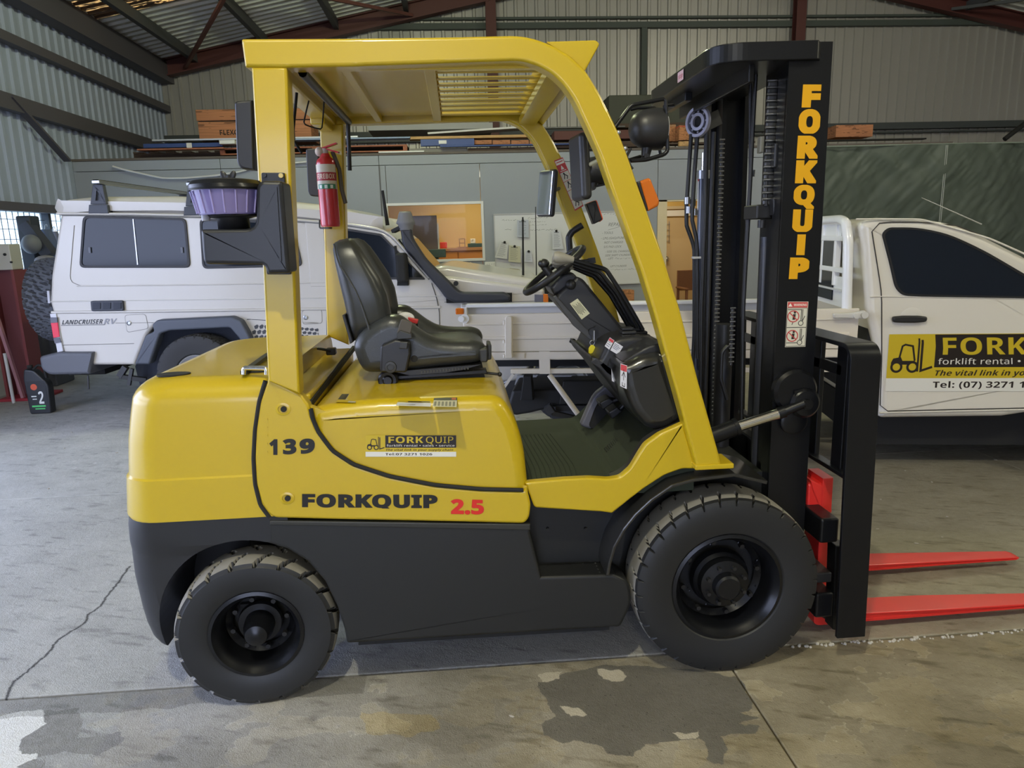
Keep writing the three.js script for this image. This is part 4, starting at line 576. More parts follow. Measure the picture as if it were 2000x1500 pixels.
  const wc = F.at(392, 742, 0.02); simpleWheel(c, 'rear_wheel', wc.x, 0.385, -0.04, 0.385, 0.26, 0.20, M(0.5, 0.5, 0.52, 0.4, { metalness: 0.7 })); simpleWheel(c, 'front_wheel', wc.x + 2.75, 0.385, -0.14, 0.385, 0.26, 0.20, M(0.5, 0.5, 0.52, 0.4, { metalness: 0.7 }));
  part(c, 'step_bracket', [bar(F.at(246, 716, -0.02), F.at(234, 735, -0.02), 0.05, 0.05), bar(F.at(234, 735, -0.02), F.at(286, 742, -0.06), 0.05, 0.04), bar(F.at(258, 720, -0.02), F.at(252, 752, -0.02), 0.03, 0.03)], SATIN);
  const print = canvasTex(512, 160, (x) => { x.clearRect(0, 0, 512, 160); x.fillStyle = '#3b3c40'; for (let i = 0; i < 15; i++) for (let j = 0; j < 5; j++) { const u = i * 36 + (j % 2) * 16, v = 16 + j * 30 + (i / 15) * 12; const env = 66 - Math.abs(i - 6) * 6; if (Math.abs(v - 80) > env) continue; x.beginPath(); x.moveTo(u, v); x.lineTo(u + 22, v - 9); x.lineTo(u + 32, v); x.lineTo(u + 25, v + 15); x.lineTo(u + 6, v + 17); x.closePath(); x.fill(); } x.fillRect(0, 4, 300, 4); });
  part(c, 'tyre_print_decal', quad(F.at(482, 622, 0.003), F.at(622, 630, 0.003), F.at(622, 668, 0.003), F.at(482, 676, 0.003)), cutMat(print));
  const tl = part(c, 'tail_light', plate(F, 0.012, [[97, 613], [109, 612], [123, 686], [112, 689]], 0.02, { bevel: 0.004 }), M(0.6, 0.6, 0.65, 0.25)); part(tl, 'red_lens', plate(F, 0.02, [[99, 631], [112, 630], [116, 658], [104, 660]], 0.014, { bevel: 0.003 }), M(0.75, 0.02, 0.06, 0.2)); part(tl, 'dark_lens', [plate(F, 0.02, [[98, 620], [111, 620], [112, 630], [99, 631]], 0.014), plate(F, 0.02, [[104, 660], [116, 659], [119, 669], [107, 671]], 0.014)], M(0.1, 0.1, 0.13, 0.3));
  part(c, 'rear_bumper', plate(F, 0.05, [[75, 697, 0.03], [112, 688, 0.02], [180, 688, 0.01], [174, 731, 0.01], [95, 733, 0.05], [79, 722, 0.05]], 1.75, { bevel: 0.03 }), M(0.10, 0.105, 0.125, 0.5));
  part(c, 'tow_bar', box(xOf(96, 735), xOf(170, 735), yOf(130, 744), yOf(130, 733), -0.9, -0.3), MATTE); part(c, 'antenna_stub', bar(F.at(172, 733, 0), F.at(173, 760, 0), 0.012, 0.012), SATIN);
  const sw = sub(c, 'spare_wheel'), sc = F.at(72, 592, -0.25), R = 0.42; sw.position.set(sc.x, sc.y, -0.66); const st = tyreGeo(R, 0.31, 0.21, 24, 0.02, 'all', 288); for (const k of ['side', 'tread']) st[k].rotateY(-Math.PI / 2); part(sw, 'tyre', st.side, M(0.05, 0.052, 0.06, 0.7)); part(sw, 'tread', st.tread, M(0.10, 0.108, 0.13, 0.8)); part(sw, 'rim', latheZ([[0.21, 0.1], [0.2, 0.06], [0.1, 0.03], [0, 0.03]]).rotateY(-Math.PI / 2), M(0.3, 0.3, 0.32, 0.4)); part(sw, 'carrier', box(0.1, 0.4, -0.1, 0.1, -0.1, 0.1), MATTE);
  part(c, 'rear_door_strip', bar(F.at(95, 568, -0.06), F.at(97, 592, -0.06), 0.02, 0.02), M(0.5, 0.5, 0.55, 0.4));
  for (const [a, b, d0, d1] of [[181, 200, 172, 212], [366, 382, 358, 396]]) {
    const rk = sub(c, 'roof_rack'), z = 0.02, RK = M(0.045, 0.05, 0.065, 0.5), o = d0 === 172 ? 0 : 4;
    const legS = polyShape(P(z, [[d0 + 4, 399 + o], [a, 360 + o], [b, 360 + o], [d1 - 4, 399 + o]]), 0.005); legS.holes.push(polyShape(P(z, [[d0 + 13, 393 + o], [a + 6, 371 + o], [b - 4, 371 + o], [d1 - 12, 393 + o]]))); part(rk, 'leg', [extrude(legS, z, 0.05, 0.006), plate(F, z - 0.02, [[d0 + 8, 396 + o], [a + 2, 366 + o], [b - 2, 366 + o], [d1 - 8, 396 + o]], 0.02)], RK); part(rk, 'clamp', plate(F, z + 0.01, [[d0 + 1, 400 + o], [d1 - 3, 400 + o], [d1, 417 + o], [d0, 417 + o]], 0.08, { bevel: 0.008 }), RK);
    const t0 = F.at((a + b) / 2, 359 + o, 0.06); part(rk, 'bar', box(t0.x - 0.035, t0.x + 0.035, t0.y - 0.0, t0.y + 0.03, -1.75, 0.09, 0.006), STEEL); part(rk, 'bar_slot', box(t0.x - 0.02, t0.x + 0.02, t0.y + 0.031, t0.y + 0.035, -1.75, 0.09), MATTE); const t1 = F.at((a + b) / 2, 380, -1.62); part(rk, 'leg', box(t0.x - 0.05, t0.x + 0.05, t0.y - 0.22, t0.y, -1.70, -1.64), RK);
  }
  // snorkel, mirror, antennas, indicator
  const sk = sub(c, 'snorkel'), SNK = M(0.022, 0.024, 0.034, 0.5); part(sk, 'duct', plate(F, 0.1, [[781, 446, 0.02], [803, 446, 0.02], [806, 466, 0.05], [832, 506, 0.05], [899, 571, 0.04], [985, 571, 0.02], [997, 578, 0.02], [996, 588, 0.02], [960, 591, 0.02], [888, 592, 0.03], [870, 583, 0.03], [858, 566, 0.03], [786, 482, 0.06]], 0.10, { bevel: 0.025 }), SNK);
  part(sk, 'foot_plate', plate(F, 0.02, [[870, 572], [1000, 572], [1000, 590], [872, 592]], 0.02), MATTE); const hb = F.at(793, 447, 0.05), hs = 0.0265 * 1.02; part(sk, 'head', lathe([[0.06, 0], [0.068, 0.02], [0.075, 0.05], [0.09, 0.06], [0.085, 0.08], [0.075, 0.1], [0.062, 0.15], [0.052, 0.17], [0, 0.172]].map(([a, b]) => [a * 0.95, b * 0.95]), 28).translate(hb.x, hb.y - 0.01, 0.05), M(0.17, 0.17, 0.18, 0.55)); part(sk, 'bracket', bar(F.at(768, 452, 0.02), F.at(784, 444, 0.06), 0.06, 0.03), MATTE); const bt = F.at(890, 554, 0.12); part(sk, 'bolt_cap', discZ(bt.x, bt.y, 0.09, 0.022, 0.03), MATTE);
  const mr = sub(c, 'door_mirror'); const mp = F.at(786, 538, 0.14); part(mr, 'mirror_housing', box(mp.x - 0.05, mp.x + 0.05, mp.y - 0.06, mp.y + 0.2, 0.06, 0.2, 0.03), MATTE); part(mr, 'mirror_arm', plate(F, 0.06, [[776, 546], [797, 546], [797, 558], [775, 558]], 0.07, { bevel: 0.008 }), MATTE);
  part(c, 'whip_antenna', rod(F.at(757, 440, -0.1), F.at(747, 372, -0.1), 0.018, 0.012), MATTE); for (const [a, b, r] of [[[1022, 558], [1021, 424], 0.011], [[1048, 560], [1046, 404], 0.006]]) part(c, 'whip_antenna', [rod(F.at(...a, -0.5), F.at(...b, -0.5), r * 1.1, r * 0.7), rod(F.at(...a, -0.5), F.at(a[0], a[1] - 14, -0.5), r * 2.2, r * 1.3)], MATTE);
  const ind = part(c, 'front_lamp', plate(F, 0.02, [[1044, 575], [1061, 576], [1061, 590], [1044, 590]], 0.03, { bevel: 0.005 }), M(0.12, 0.12, 0.16, 0.3)); part(ind, 'indicator_lens', plate(F, 0.026, [[1061, 574], [1071, 575], [1071, 591], [1061, 590]], 0.04, { bevel: 0.005 }), AMBER);
  const fr = F.at(1063, 640, 0).x; part(c, 'bull_bar', [box(fr - 0.02, fr + 0.2, 0.45, 0.75, -1.7, 0.02, 0.03), box(fr + 0.08, fr + 0.14, 0.75, 1.02, -1.4, -1.34), box(fr + 0.08, fr + 0.14, 0.75, 1.02, -0.36, -0.3)], MATTE);
  part(c, 'number_sticker', quad(F.at(756, 530, -0.3), F.at(757, 530, -0.3), F.at(757, 531, -0.3), F.at(756, 531, -0.3)), MATTE);
}
// ---------- white ute with a tray ----------
{
  const F = new Frame([2.6, 0, -4.1], -11 * D), c = thing('ute', 'white single-cab ute with a cream steel tray and yellow door sign', 'ute', F), P = (z, l) => pix(F, z, l);
  const cab = [[1679, 434, 0.06], [1712, 425, 0.03], [1800, 427, 0.1], [1868, 438, 0.1], [1925, 462, 0.1], [2000, 500, 0], [2110, 566, 0.05], [2420, 600, 0.1], [2470, 640, 0.1], [2480, 800, 0.05], [2330, 815, 0.2], [2250, 740, 0.2], [2140, 735, 0.2], [2060, 800, 0.1], [1960, 815, 0], [1719, 818, 0.03], [1716, 700, 0], [1694, 610, 0.02], [1684, 470, 0.03]];
  part(c, 'cab_shell', plate(F, 0, cab, 1.7, { bevel: 0.045 }), UTEW);
  const lineU = (name, pts, r, mat = M(0.04, 0.035, 0.03, 0.7), z = 0.002) => part(c, name, tube(pts.map(([x, y]) => F.at(x, y, z)), r, 40, 6), mat);
  lineU('door_seam', [[2000, 497], [1925, 463], [1868, 441], [1800, 434], [1725, 434], [1707, 440], [1703, 452], [1709, 490], [1717, 540], [1722, 580], [1722, 700], [1719, 790], [1722, 801], [1735, 803], [1860, 800], [2000, 797]], 0.0035);
  lineU('sill_crease', [[1718, 806], [1860, 803], [2000, 800]], 0.006, UTEW); lineU('belt_crease', [[1700, 580], [1722, 579], [2000, 583]], 0.004, UTEW); lineU('drip_line', [[1672, 428], [1800, 429], [1930, 465], [2010, 500]], 0.006, UTEW, 0.004);
  const win = [[1722, 456, 0.03], [1735, 444, 0.03], [1790, 444, 0.1], [1850, 456, 0.1], [1920, 488, 0.1], [1995, 532, 0], [2085, 584, 0.03], [1800, 579, 0], [1762, 577, 0.03], [1748, 562, 0.03], [1736, 510, 0]];
  const w = part(c, 'window', plate(F, 0.006, win, 0.01), DARKGLASS); const ring = polyShape(P(0, win)); ring.holes.push(polyShape(P(0, [[1725, 458, 0.03], [1736, 447, 0.03], [1790, 447, 0.1], [1848, 459, 0.1], [1917, 491, 0.1], [1992, 535, 0], [2074, 581, 0.03], [1800, 576, 0], [1764, 574, 0.03], [1751, 560, 0.03], [1739, 510, 0]]))); part(w, 'gasket', extrude(ring, 0.01, 0.015, 0.003), MATTE);
  const dh = part(c, 'door_handle', plate(F, 0.035, [[1744, 619, 0.02], [1765, 617, 0.01], [1795, 617, 0.01], [1813, 619, 0.02], [1811, 629, 0.02], [1790, 631, 0.01], [1765, 631, 0.01], [1745, 630, 0.02]], 0.03, { bevel: 0.01 }), SATIN); const rc = F.at(1780, 623, 0); part(dh, 'handle_recess', move(new THREE.SphereGeometry(1, 20, 14).scale(0.075, 0.075, 0.006), rc.x, rc.y, -0.002), UTEW);
  // door sign
  const sign = (x, w, h, phone, full) => {
    const lw = w * 0.215, kh = h * 0.52; x.fillStyle = '#e2e0d6'; x.fillRect(0, 0, w, h); x.fillStyle = '#c8ae1e'; x.fillRect(0, 0, w, h * 0.77); x.fillStyle = '#1e1511'; x.fillRect(lw, h * 0.01, w - lw, h * 0.57);
    x.fillStyle = '#c8ae1e'; fitText(x, 'FORK', lw + w * 0.02, h * 0.06, w * 0.40, h * 0.30, 'bold'); fitText(x, 'QUIP', lw + w * 0.44, h * 0.06, w * 0.32, h * 0.30, 'normal');
    x.fillStyle = '#e8e6de'; fitText(x, 'forklift rental \u2022 sales \u2022 service', lw + w * 0.015, h * 0.43, w * 0.755, h * 0.10, 'normal');
    x.fillStyle = '#1e1511'; fitText(x, 'The vital link in your supply chain', lw, h * 0.63, w * 0.75, h * 0.095, 'italic bold'); fitText(x, phone, lw, h * 0.83, w * 0.52, h * 0.11, 'bold');
    // little forklift emblem
    const s = lw / 100, oy = h * 0.06, L = (a, b, k) => { x.lineWidth = k * s; x.strokeStyle = '#1e1511'; x.beginPath(); a.forEach(([u, v], i) => (i ? x.lineTo(u * s, oy + v * s * b) : x.moveTo(u * s, oy + v * s * b))); x.stroke(); }, sy = (h * 0.62) / (92 * s);
    L([[24, 58], [30, 22], [36, 18], [52, 22], [58, 60]], sy, 4); x.fillStyle = '#1e1511'; x.beginPath(); [[8, 64], [12, 54], [28, 50], [32, 60], [58, 60], [60, 70], [8, 70]].forEach(([u, v], i) => (i ? x.lineTo(u * s, oy + v * s * sy) : x.moveTo(u * s, oy + v * s * sy))); x.fill();
    for (const u of [20, 54]) { x.beginPath(); x.arc(u * s, oy + 76 * s * sy, 13 * s, 0, 7); x.fillStyle = '#1e1511'; x.fill(); x.beginPath(); x.arc(u * s, oy + 76 * s * sy, 8 * s, 0, 7); x.fillStyle = '#c8ae1e'; x.fill(); }
    L([[65, 2], [65, 88]], sy, 4); L([[72, 6], [72, 86], [96, 76]], sy, 5);
  };
  globalSign = sign;
  const stx = canvasTex(1400, 380, (x, w, h) => sign(x, w, h, 'Tel: (07) 3271 1026'));
  part(c, 'door_sign', quad(F.at(1737, 653, 0.004), F.at(2165, 650, 0.004), F.at(2165, 764, 0.004), F.at(1729, 764, 0.004)), printMat(stx));
  // tray
  const tr = sub(c, 'tray'); const y = (py, px = 1000) => F.at(px, py, 0).y, x = (px, py = 650) => F.at(px, py, 0).x, X0 = x(905), X1 = F.at(1690, 640, 0).x - 0.04;
  const rim = y(613), bot = y(687), TZ = -1.62;
  part(tr, 'dropside', [box(X0, X1, bot, rim, -0.03, 0, 0.006)], TRAYW); part(tr, 'pressing', [box(X0 + 0.02, X1 - 0.05, y(634), y(634) + 0.012, -0.02, 0.007, 0.004), box(X0 + 0.02, X1 - 0.05, y(663), y(663) + 0.02, -0.02, 0.009, 0.006)], TRAYW);
  part(tr, 'top_rail', [box(X0 - 0.01, X1 - 0.4, y(600), y(593), -0.06, 0.0, 0.006), box(X0 - 0.01, X0 + 0.03, rim, y(593), -0.06, 0.0, 0.006)], M(0.8, 0.8, 0.78, 0.35)); part(tr, 'rail_recess', box(X0 + 0.02, X1 - 0.4, rim - 0.005, y(600), -0.07, -0.05), M(0.55, 0.55, 0.56, 0.4));
  part(tr, 'deck', [box(X0 + 0.02, X1, bot - 0.06, bot, TZ, -0.03)], TRAYW); part(tr, 'dropside', box(X0, X1, bot - 0.02, bot + 0.05, TZ - 0.03, TZ), TRAYW); part(tr, 'tailboard', box(X0 - 0.02, X0 + 0.01, bot, rim - 0.16, TZ, -0.04, 0.006), TRAYW);
  part(tr, 'coaming', box(X0, X1, y(702), bot - 0.004, -0.04, -0.004), TRAYW); part(tr, 'lower_rail', box(X0 + 0.3, X1, y(731), y(722), -0.05, -0.012, 0.004), TRAYW); const px1 = x(1053, 712), px2 = x(1074, 712); part(tr, 'rail_post', box(px1, px2, y(731), bot, -0.045, -0.006), TRAYW);
  const hp = part(tr, 'side_strap', plate(F, 0.04, [[986, 622, 0.02], [990, 618, 0.02], [998, 618, 0.02], [1000, 622, 0.02], [1000, 690, 0.01], [1001, 700, 0.01], [986, 700, 0.01]], 0.045, { bevel: 0.006 }), TRAYW); part(hp, 'hinge_pin', [rod(F.at(985, 625, 0.03), F.at(985, 634, 0.03), 0.009), rod(F.at(985, 664, 0.03), F.at(985, 670, 0.03), 0.009), rod(F.at(985, 692, 0.03), F.at(985, 698, 0.03), 0.009)], TRAYW);
  part(tr, 'maker_plate', plate(F, 0.006, [[1007, 690], [1024, 690], [1024, 699], [1007, 699]], 0.01), TRAYW);
  part(tr, 'stay', rod(F.at(1073, 732, -0.03), F.at(1134, 816, -0.03), 0.018), TRAYW); part(tr, 'stay', bar(F.at(1003, 730, -0.4), F.at(985, 756, -0.4), 0.03, 0.02), TRAYW);
  const tlc = F.at(902, 622, 0.0); part(tr, 'corner_catch', [discZ(tlc.x, tlc.y, 0.01, 0.02, 0.04), discZ(tlc.x + 0.02, tlc.y, 0.0, 0.03, 0.03)], WHITEP); const amb = F.at(900, 608, 0); part(tr, 'marker_lamp', box(amb.x - 0.035, amb.x + 0.02, amb.y - 0.02, amb.y + 0.02, -0.05, 0.01, 0.008), AMBER);
  part(tr, 'end_latch', [plate(F, 0.05, [[1627, 613, 0.01], [1668, 611, 0.01], [1690, 606, 0.01], [1696, 614, 0.01], [1692, 624, 0.01], [1668, 622, 0.01], [1630, 622, 0.01]], 0.03, { bevel: 0.008 }), discZ(F.at(1672, 617, 0.05).x, F.at(1672, 617, 0.05).y, 0.055, 0.016, 0.02), discZ(F.at(1688, 615, 0.05).x, F.at(1688, 615, 0.05).y, 0.055, 0.02, 0.02)], M(0.62, 0.6, 0.55, 0.4));
  // headboard
  const hb = sub(c, 'headboard'), hx = F.at(1664, 600, 0.0).x - 0.03, ht = F.at(1640, 420, -0.1).y - 0.0, hy = (py) => F.at(1650, py, -0.1).y, pts = [[hx + 0.01, rim - 0.02, -0.03], [hx, 1.3, -0.03], [hx - 0.005, ht - 0.16, -0.04], [hx - 0.01, ht - 0.05, -0.085], [hx - 0.01, ht - 0.028, -0.2], [hx - 0.01, ht - 0.028, -0.8], [hx - 0.01, ht - 0.028, TZ + 0.17], [hx - 0.01, ht - 0.05, TZ + 0.085], [hx - 0.005, ht - 0.16, TZ + 0.04], [hx, 1.3, TZ + 0.03], [hx + 0.01, rim - 0.02, TZ + 0.03]];
  part(hb, 'hoop', tube(pts, 0.03, 90, 12), WHITEP); for (const py of [466, 528]) part(hb, 'cross_rail', box(hx - 0.02, hx + 0.02, hy(py) - 0.016, hy(py) + 0.016, TZ + 0.05, -0.05, 0.006), WHITEP); for (const z of [-0.24, -0.5, -0.81, -1.1, -1.38]) part(hb, 'upright', box(hx - 0.018, hx + 0.018, hy(560), ht - 0.05, z - 0.018, z + 0.018, 0.004), WHITEP);
  part(hb, 'lower_panel', [box(hx - 0.006, hx + 0.006, rim, hy(541), TZ + 0.05, -0.06)], WHITEP); part(hb, 'panel_fold', box(hx - 0.02, hx - 0.006, hy(569), hy(565), TZ + 0.05, -0.06), M(0.6, 0.6, 0.6, 0.4)); part(hb, 'top_strip', box(hx - 0.008, hx + 0.008, ht - 0.13, ht - 0.05, TZ + 0.1, -0.16), WHITEP);
  part(c, 'rear_glass', box(F.at(1690, 500, 0).x - 0.10, F.at(1690, 500, 0).x - 0.09, 1.12, 1.5, -1.45, -0.25), DARKGLASS);
  // under the tray
  part(c, 'chassis_rail', box(X0 + 0.1, X1 + 0.3, y(745), y(712), -0.62, -0.54), MATTE); part(c, 'chassis_rail', box(X0 + 0.1, X1 + 0.3, y(745), y(712), -1.12, -1.04), MATTE);
  part(c, 'fuel_tank', plate(F, -0.30, [[1000, 762], [1180, 760], [1180, 790], [1080, 796], [1035, 807], [1005, 812], [990, 800]], 0.5, { bevel: 0.02, r: 0.02 }), M(0.014, 0.014, 0.015, 0.6)); part(c, 'tool_box', plate(F, -0.22, [[1022, 735], [1038, 735], [1042, 782], [1016, 782]], 0.1, { bevel: 0.01 }), MATTE); part(c, 'sill_tray', plate(F, -0.2, [[1100, 745], [1300, 742], [1300, 790], [1092, 790]], 0.06, { bevel: 0.01 }), MATTE);
  part(c, 'axle_arm', [bar(F.at(1068, 792, -0.25), F.at(1078, 806, -0.25), 0.06, 0.05), bar(F.at(1078, 806, -0.25), F.at(1130, 818, -0.3), 0.05, 0.03), bar(F.at(1085, 796, -0.3), F.at(1200, 796, -0.3), 0.05, 0.04)], M(0.03, 0.03, 0.032, 0.6));
  parts(c, 'under_panel', [plate(F, -0.75, [[1010, 733], [1050, 733], [1040, 750], [1005, 752]], 0.02), plate(F, -0.75, [[1080, 733], [1118, 733], [1110, 742], [1085, 744]], 0.02)], M(0.4, 0.4, 0.4, 0.5));
  const rw = F.at(1290, 760, 0).x; simpleWheel(c, 'rear_wheel', rw, 0.32, -0.2, 0.32, 0.2, 0.19, STEEL); simpleWheel(c, 'rear_wheel', X0 + 0.62, 0.32, -1.45, 0.32, 0.2, 0.19, STEEL); simpleWheel(c, 'front_wheel', F.at(2200, 800, 0).x, 0.32, -0.13, 0.32, 0.2, 0.19, STEEL);
  part(c, 'underbody', box(F.at(1720, 800, 0).x, F.at(2300, 800, 0).x, 0.16, 0.40, -1.5, -0.25), MATTE);
  part(c, 'whip_antenna', rod(F.at(1917, 438, -0.3), F.at(1800, 386, -0.3), 0.004, 0.002), STEEL); part(c, 'mud_flap', box(F.at(1704, 680, -0.1).x - 0.05, F.at(1704, 680, -0.1).x, 0.5, F.at(1704, 628, -0.1).y, -1.5, -0.06), MATTE);
}

// ---------- the forklift ----------
{
  const F = new Frame([0, 0, -2.825]), k = thing('forklift', 'yellow and black counterbalance forklift with red forks, numbered 139', 'forklift', F), P = (z, l) => pix(F, z, l);
  const pt = (x, y, z) => F.at(x, y, z);
  // counterweight: rounded rear corners, crowned top
  const ring = (y, xr, xf, hw, r) => { const o = []; const cr = [[xr, -hw], [xr, hw]]; for (let i = 0; i <= 8; i++) { const a = Math.PI * (1 + i / 16); o.push([xr + r + r * Math.cos(a), y, -hw + r + r * Math.sin(a)]); } o.push([xf, y, -hw], [xf, y, hw]); for (let i = 0; i <= 8; i++) { const a = Math.PI * (0.5 + i / 16); o.push([xr + r + r * Math.cos(a), y, hw - r + r * Math.sin(a)]); } return o.map((p) => p); };
  const order = (r) => r.slice().reverse();
  const xF = -0.60, hwC = 0.548, secs = [];
  for (const [y, xr, h] of [[0.690, -1.150, 0], [0.702, -1.157, 0], [0.80, -1.146, 0], [0.832, -1.142, 0], [0.838, -1.136, -0.005], [0.95, -1.122, -0.005], [1.02, -1.108, -0.005], [1.08, -1.094, -0.006]]) secs.push(order(ring(y, xr, xF, hwC + h, 0.13)));
  for (let i = 1; i <= 7; i++) { const a = i / 7 * Math.PI / 2, R = 0.075; secs.push(order(ring(1.08 + R * Math.sin(a) + 0.004 * i / 7, -1.094 + R * 1.2 * (1 - Math.cos(a)) + 0.012 * i / 7, xF, hwC - 0.006 - R * (1 - Math.cos(a)), 0.13))); }
  const cw = part(k, 'counterweight', crease(loft(secs), 0.55), YELLOW);
  for (const [a, b] of [[[278, 303, 352, 316], [735, 740, 738, 731]], [[444, 468, 512, 480], [733, 736, 730, 726]]]) { const c0 = F.aty((a[0] + a[2]) / 2 + 10, b[1] - 2, 1.16); part(cw, 'lifting_hole', new THREE.CylinderGeometry(0.042, 0.042, 0.006, 24).scale(1.3, 1, 0.8).translate(c0.x, 1.160, Math.min(c0.z, 0.42)), MATTE); }
  const hd = F.aty(475, 722, 1.18), hd2 = F.aty(520, 722, 1.18); part(cw, 'grab_handle', tube([[hd.x, 1.165, hd.z], [hd.x + 0.005, 1.185, hd.z], [hd2.x, 1.185, hd.z + 0.02], [hd2.x, 1.165, hd.z + 0.02]], 0.008, 20, 8), CHROME); part(cw, 'cover_edge', bar([hd.x, 1.17, hd.z], F.aty(525, 692, 1.17), 0.02, 0.012), SATIN);
  // lower counterweight with wheel arches cut through
  const wr = F.at(487, 1245, 0.57), RA = 0.33;
  const low = []; for (const [y, xr, r] of [[0.226, -1.085, 0.09], [0.232, -1.112, 0.11], [0.25, -1.136, 0.13], [0.30, -1.150, 0.13], [0.357, -1.158, 0.13], [0.47, -1.167, 0.13], [0.54, -1.166, 0.13], [0.565, -1.165, 0.13], [0.60, -1.164, 0.13], [0.66, -1.161, 0.13], [0.69, -1.155, 0.13]]) low.push(order(ring(y, xr, -0.60, y > 0.57 ? hwC - 0.004 : hwC - 0.012, r)));
  let cwG = new Brush(loft(low)); cwG.updateMatrixWorld(); const ev = new Evaluator(); ev.attributes = ['position', 'normal', 'uv']; ev.useGroups = false;
  const cut = (g) => { const q = new Brush(g); q.updateMatrixWorld(); cwG = ev.evaluate(cwG, q, SUBTRACTION); cwG.updateMatrixWorld(); };
  for (const sz of [1, -1]) { cut(new THREE.CylinderGeometry(0.305, 0.305, 0.5, 64).rotateX(Math.PI / 2).translate(wr.x, 0.305, sz * 0.45)); cut(new THREE.BoxGeometry(0.61, 0.4, 0.5).translate(wr.x + 0.012, 0.105, sz * 0.45)); }
  cut(new THREE.BoxGeometry(0.5, 0.8, 0.42).translate(wr.x + 0.17, 0.12, 0));
  part(k, 'lower_counterweight', crease(cwG.geometry, 0.5), M(0.016, 0.0165, 0.018, 0.4));
  part(k, 'arch_liner', box(-1.0, -0.60, 0.56, 0.66, -0.3, 0.3), MATTE); part(k, 'steer_axle', [box(wr.x - 0.06, wr.x + 0.06, wr.y - 0.05, wr.y + 0.06, -0.45, 0.45)], MATTE); part(k, 'steer_knuckle', bar([wr.x + 0.08, wr.y + 0.25, 0.40], [wr.x + 0.14, wr.y + 0.30, 0.40], 0.02, 0.02), M(0.1, 0.1, 0.1, 0.5));
  // side panel and seam
  const side = [[524, 738], [585, 768], [604, 792], [606, 808], [619, 842], [648, 880], [690, 909], [760, 932], [850, 950], [940, 958], [1020, 960], [1029, 953, 0], [1037, 985], [1034, 1012, 0.03], [1024, 1023, 0.02], [900, 1020], [700, 1016], [530, 1012, 0.03], [511, 985], [500, 945], [497, 895], [499, 840], [507, 785]];
  const sp = part(k, 'side_panel', plate(F, 0.552, side, 0.05, { r: 0.012, bevel: 0.009 }), YELLOW);
  part(sp, 'inner_sheet', plate(F, 0.535, [[600, 790], [1030, 950], [1034, 1005], [530, 1005], [505, 940], [505, 800], [530, 745]], 0.02), YELLOW);
  for (const [x, y] of [[553, 799], [561, 973]]) { const q = pt(x, y, 0.552); part(sp, 'latch_hole', [latheZ([[0.021, 0], [0.021, 0.002], [0.014, 0.0035], [0.0135, -0.004]], 24).scale(1.15, 1, 1).translate(q.x, q.y, 0.552)], YELLOW); part(sp, 'latch_bolt', discZ(q.x + 0.002, q.y, 0.553, 0.0095, 0.006, 16), MATTE); }
  for (let i = 0; i < 5; i++) { const q = pt(512, 819 + i * 15.8, 0.553), s = new THREE.Shape(); s.absellipse(0, 0, 0.018, 0.0085, 0, 6.2832); part(sp, 'louvre', extrude(s, 0.006, 0.012, 0.004).translate(q.x, q.y, 0.5505), YELLOW); }
  part(k, 'seal', tube(P(0.548, [[607, 798], [610, 815], [622, 843], [650, 880], [692, 907], [762, 930], [851, 947], [941, 955], [1022, 957]]).map(([x, y]) => [x, y, 0.549]), 0.0075, 60, 8), MATTE);
  part(k, 'seal', tube(P(0.545, [[519, 744], [507, 785], [499, 840], [496, 895], [499, 945], [509, 985], [527, 1010]]).map(([x, y]) => [x, y, 0.546]), 0.008, 50, 8), MATTE);
  // hood
  const hoodS = polyShape([[-0.502, 0.70, 0], [-0.505, 0.99, 0.03], [-0.49, 1.05, 0.04], [-0.42, 1.058, 0.05], [-0.32, 1.066, 0.1], [0.02, 1.064, 0.12], [0.13, 1.060, 0.09], [0.174, 0.98, 0.10], [0.20, 0.88, 0.05], [0.213, 0.70, 0]]);
  const hood = part(k, 'hood', extrude(hoodS, 0.543, 1.086, 0.045, 10), YELLOW);
  part(k, 'rear_deck', [box(-0.66, -0.50, 1.0, 1.09, -0.5, 0.5, 0.01)], YELLOW); part(k, 'deck_seal', bar([-0.50, 1.06, 0.51], [-0.495, 1.09, -0.5], 0.013, 0.02), MATTE); part(k, 'hood_latch', [box(-0.57, -0.53, 1.105, 1.135, -0.24, -0.2, 0.006), tube([[-0.68, 1.13, -0.12], [-0.6, 1.14, -0.18], [-0.55, 1.125, -0.2]], 0.006, 12, 6)], SATIN);
  // skirt and chassis
  const skirtL = [[524, 1016], [524, 1062], [560, 1073], [600, 1097], [634, 1136], [658, 1186], [672, 1230], [677, 1258, 0.01]];
  const sk = part(k, 'side_skirt', plate(F, 0.545, [...skirtL, [1196, 1226, 0.02], [1212, 1226, 0.03], [1236, 1178, 0.05], [1228, 1134, 0.05], [1198, 1122], [1058, 1127], [1036, 1040], [1036, 1022]], 0.10, { bevel: 0.012 }), M(0.014, 0.0145, 0.014, 0.42));
  part(sk, 'ledge', plate(F, 0.55, [[526, 1017], [1036, 1024], [1036, 1036], [526, 1026]], 0.02, { bevel: 0.004 }), M(0.03, 0.03, 0.026, 0.35)); part(sk, 'lower_lip', plate(F, 0.53, [[700, 1254], [1190, 1224], [1190, 1230], [700, 1260]], 0.02), MATTE);
  part(k, 'chassis', [extrude(polyShape([[-0.42, 0.23], [0.50, 0.22], [0.56, 0.42], [0.60, 0.70], [-0.62, 0.70], [-0.58, 0.60], [-0.47, 0.46]]), 0.43, 0.80), box(0.50, 1.12, 0.30, 0.68, -0.34, 0.34)], M(0.011, 0.0115, 0.011, 0.5));
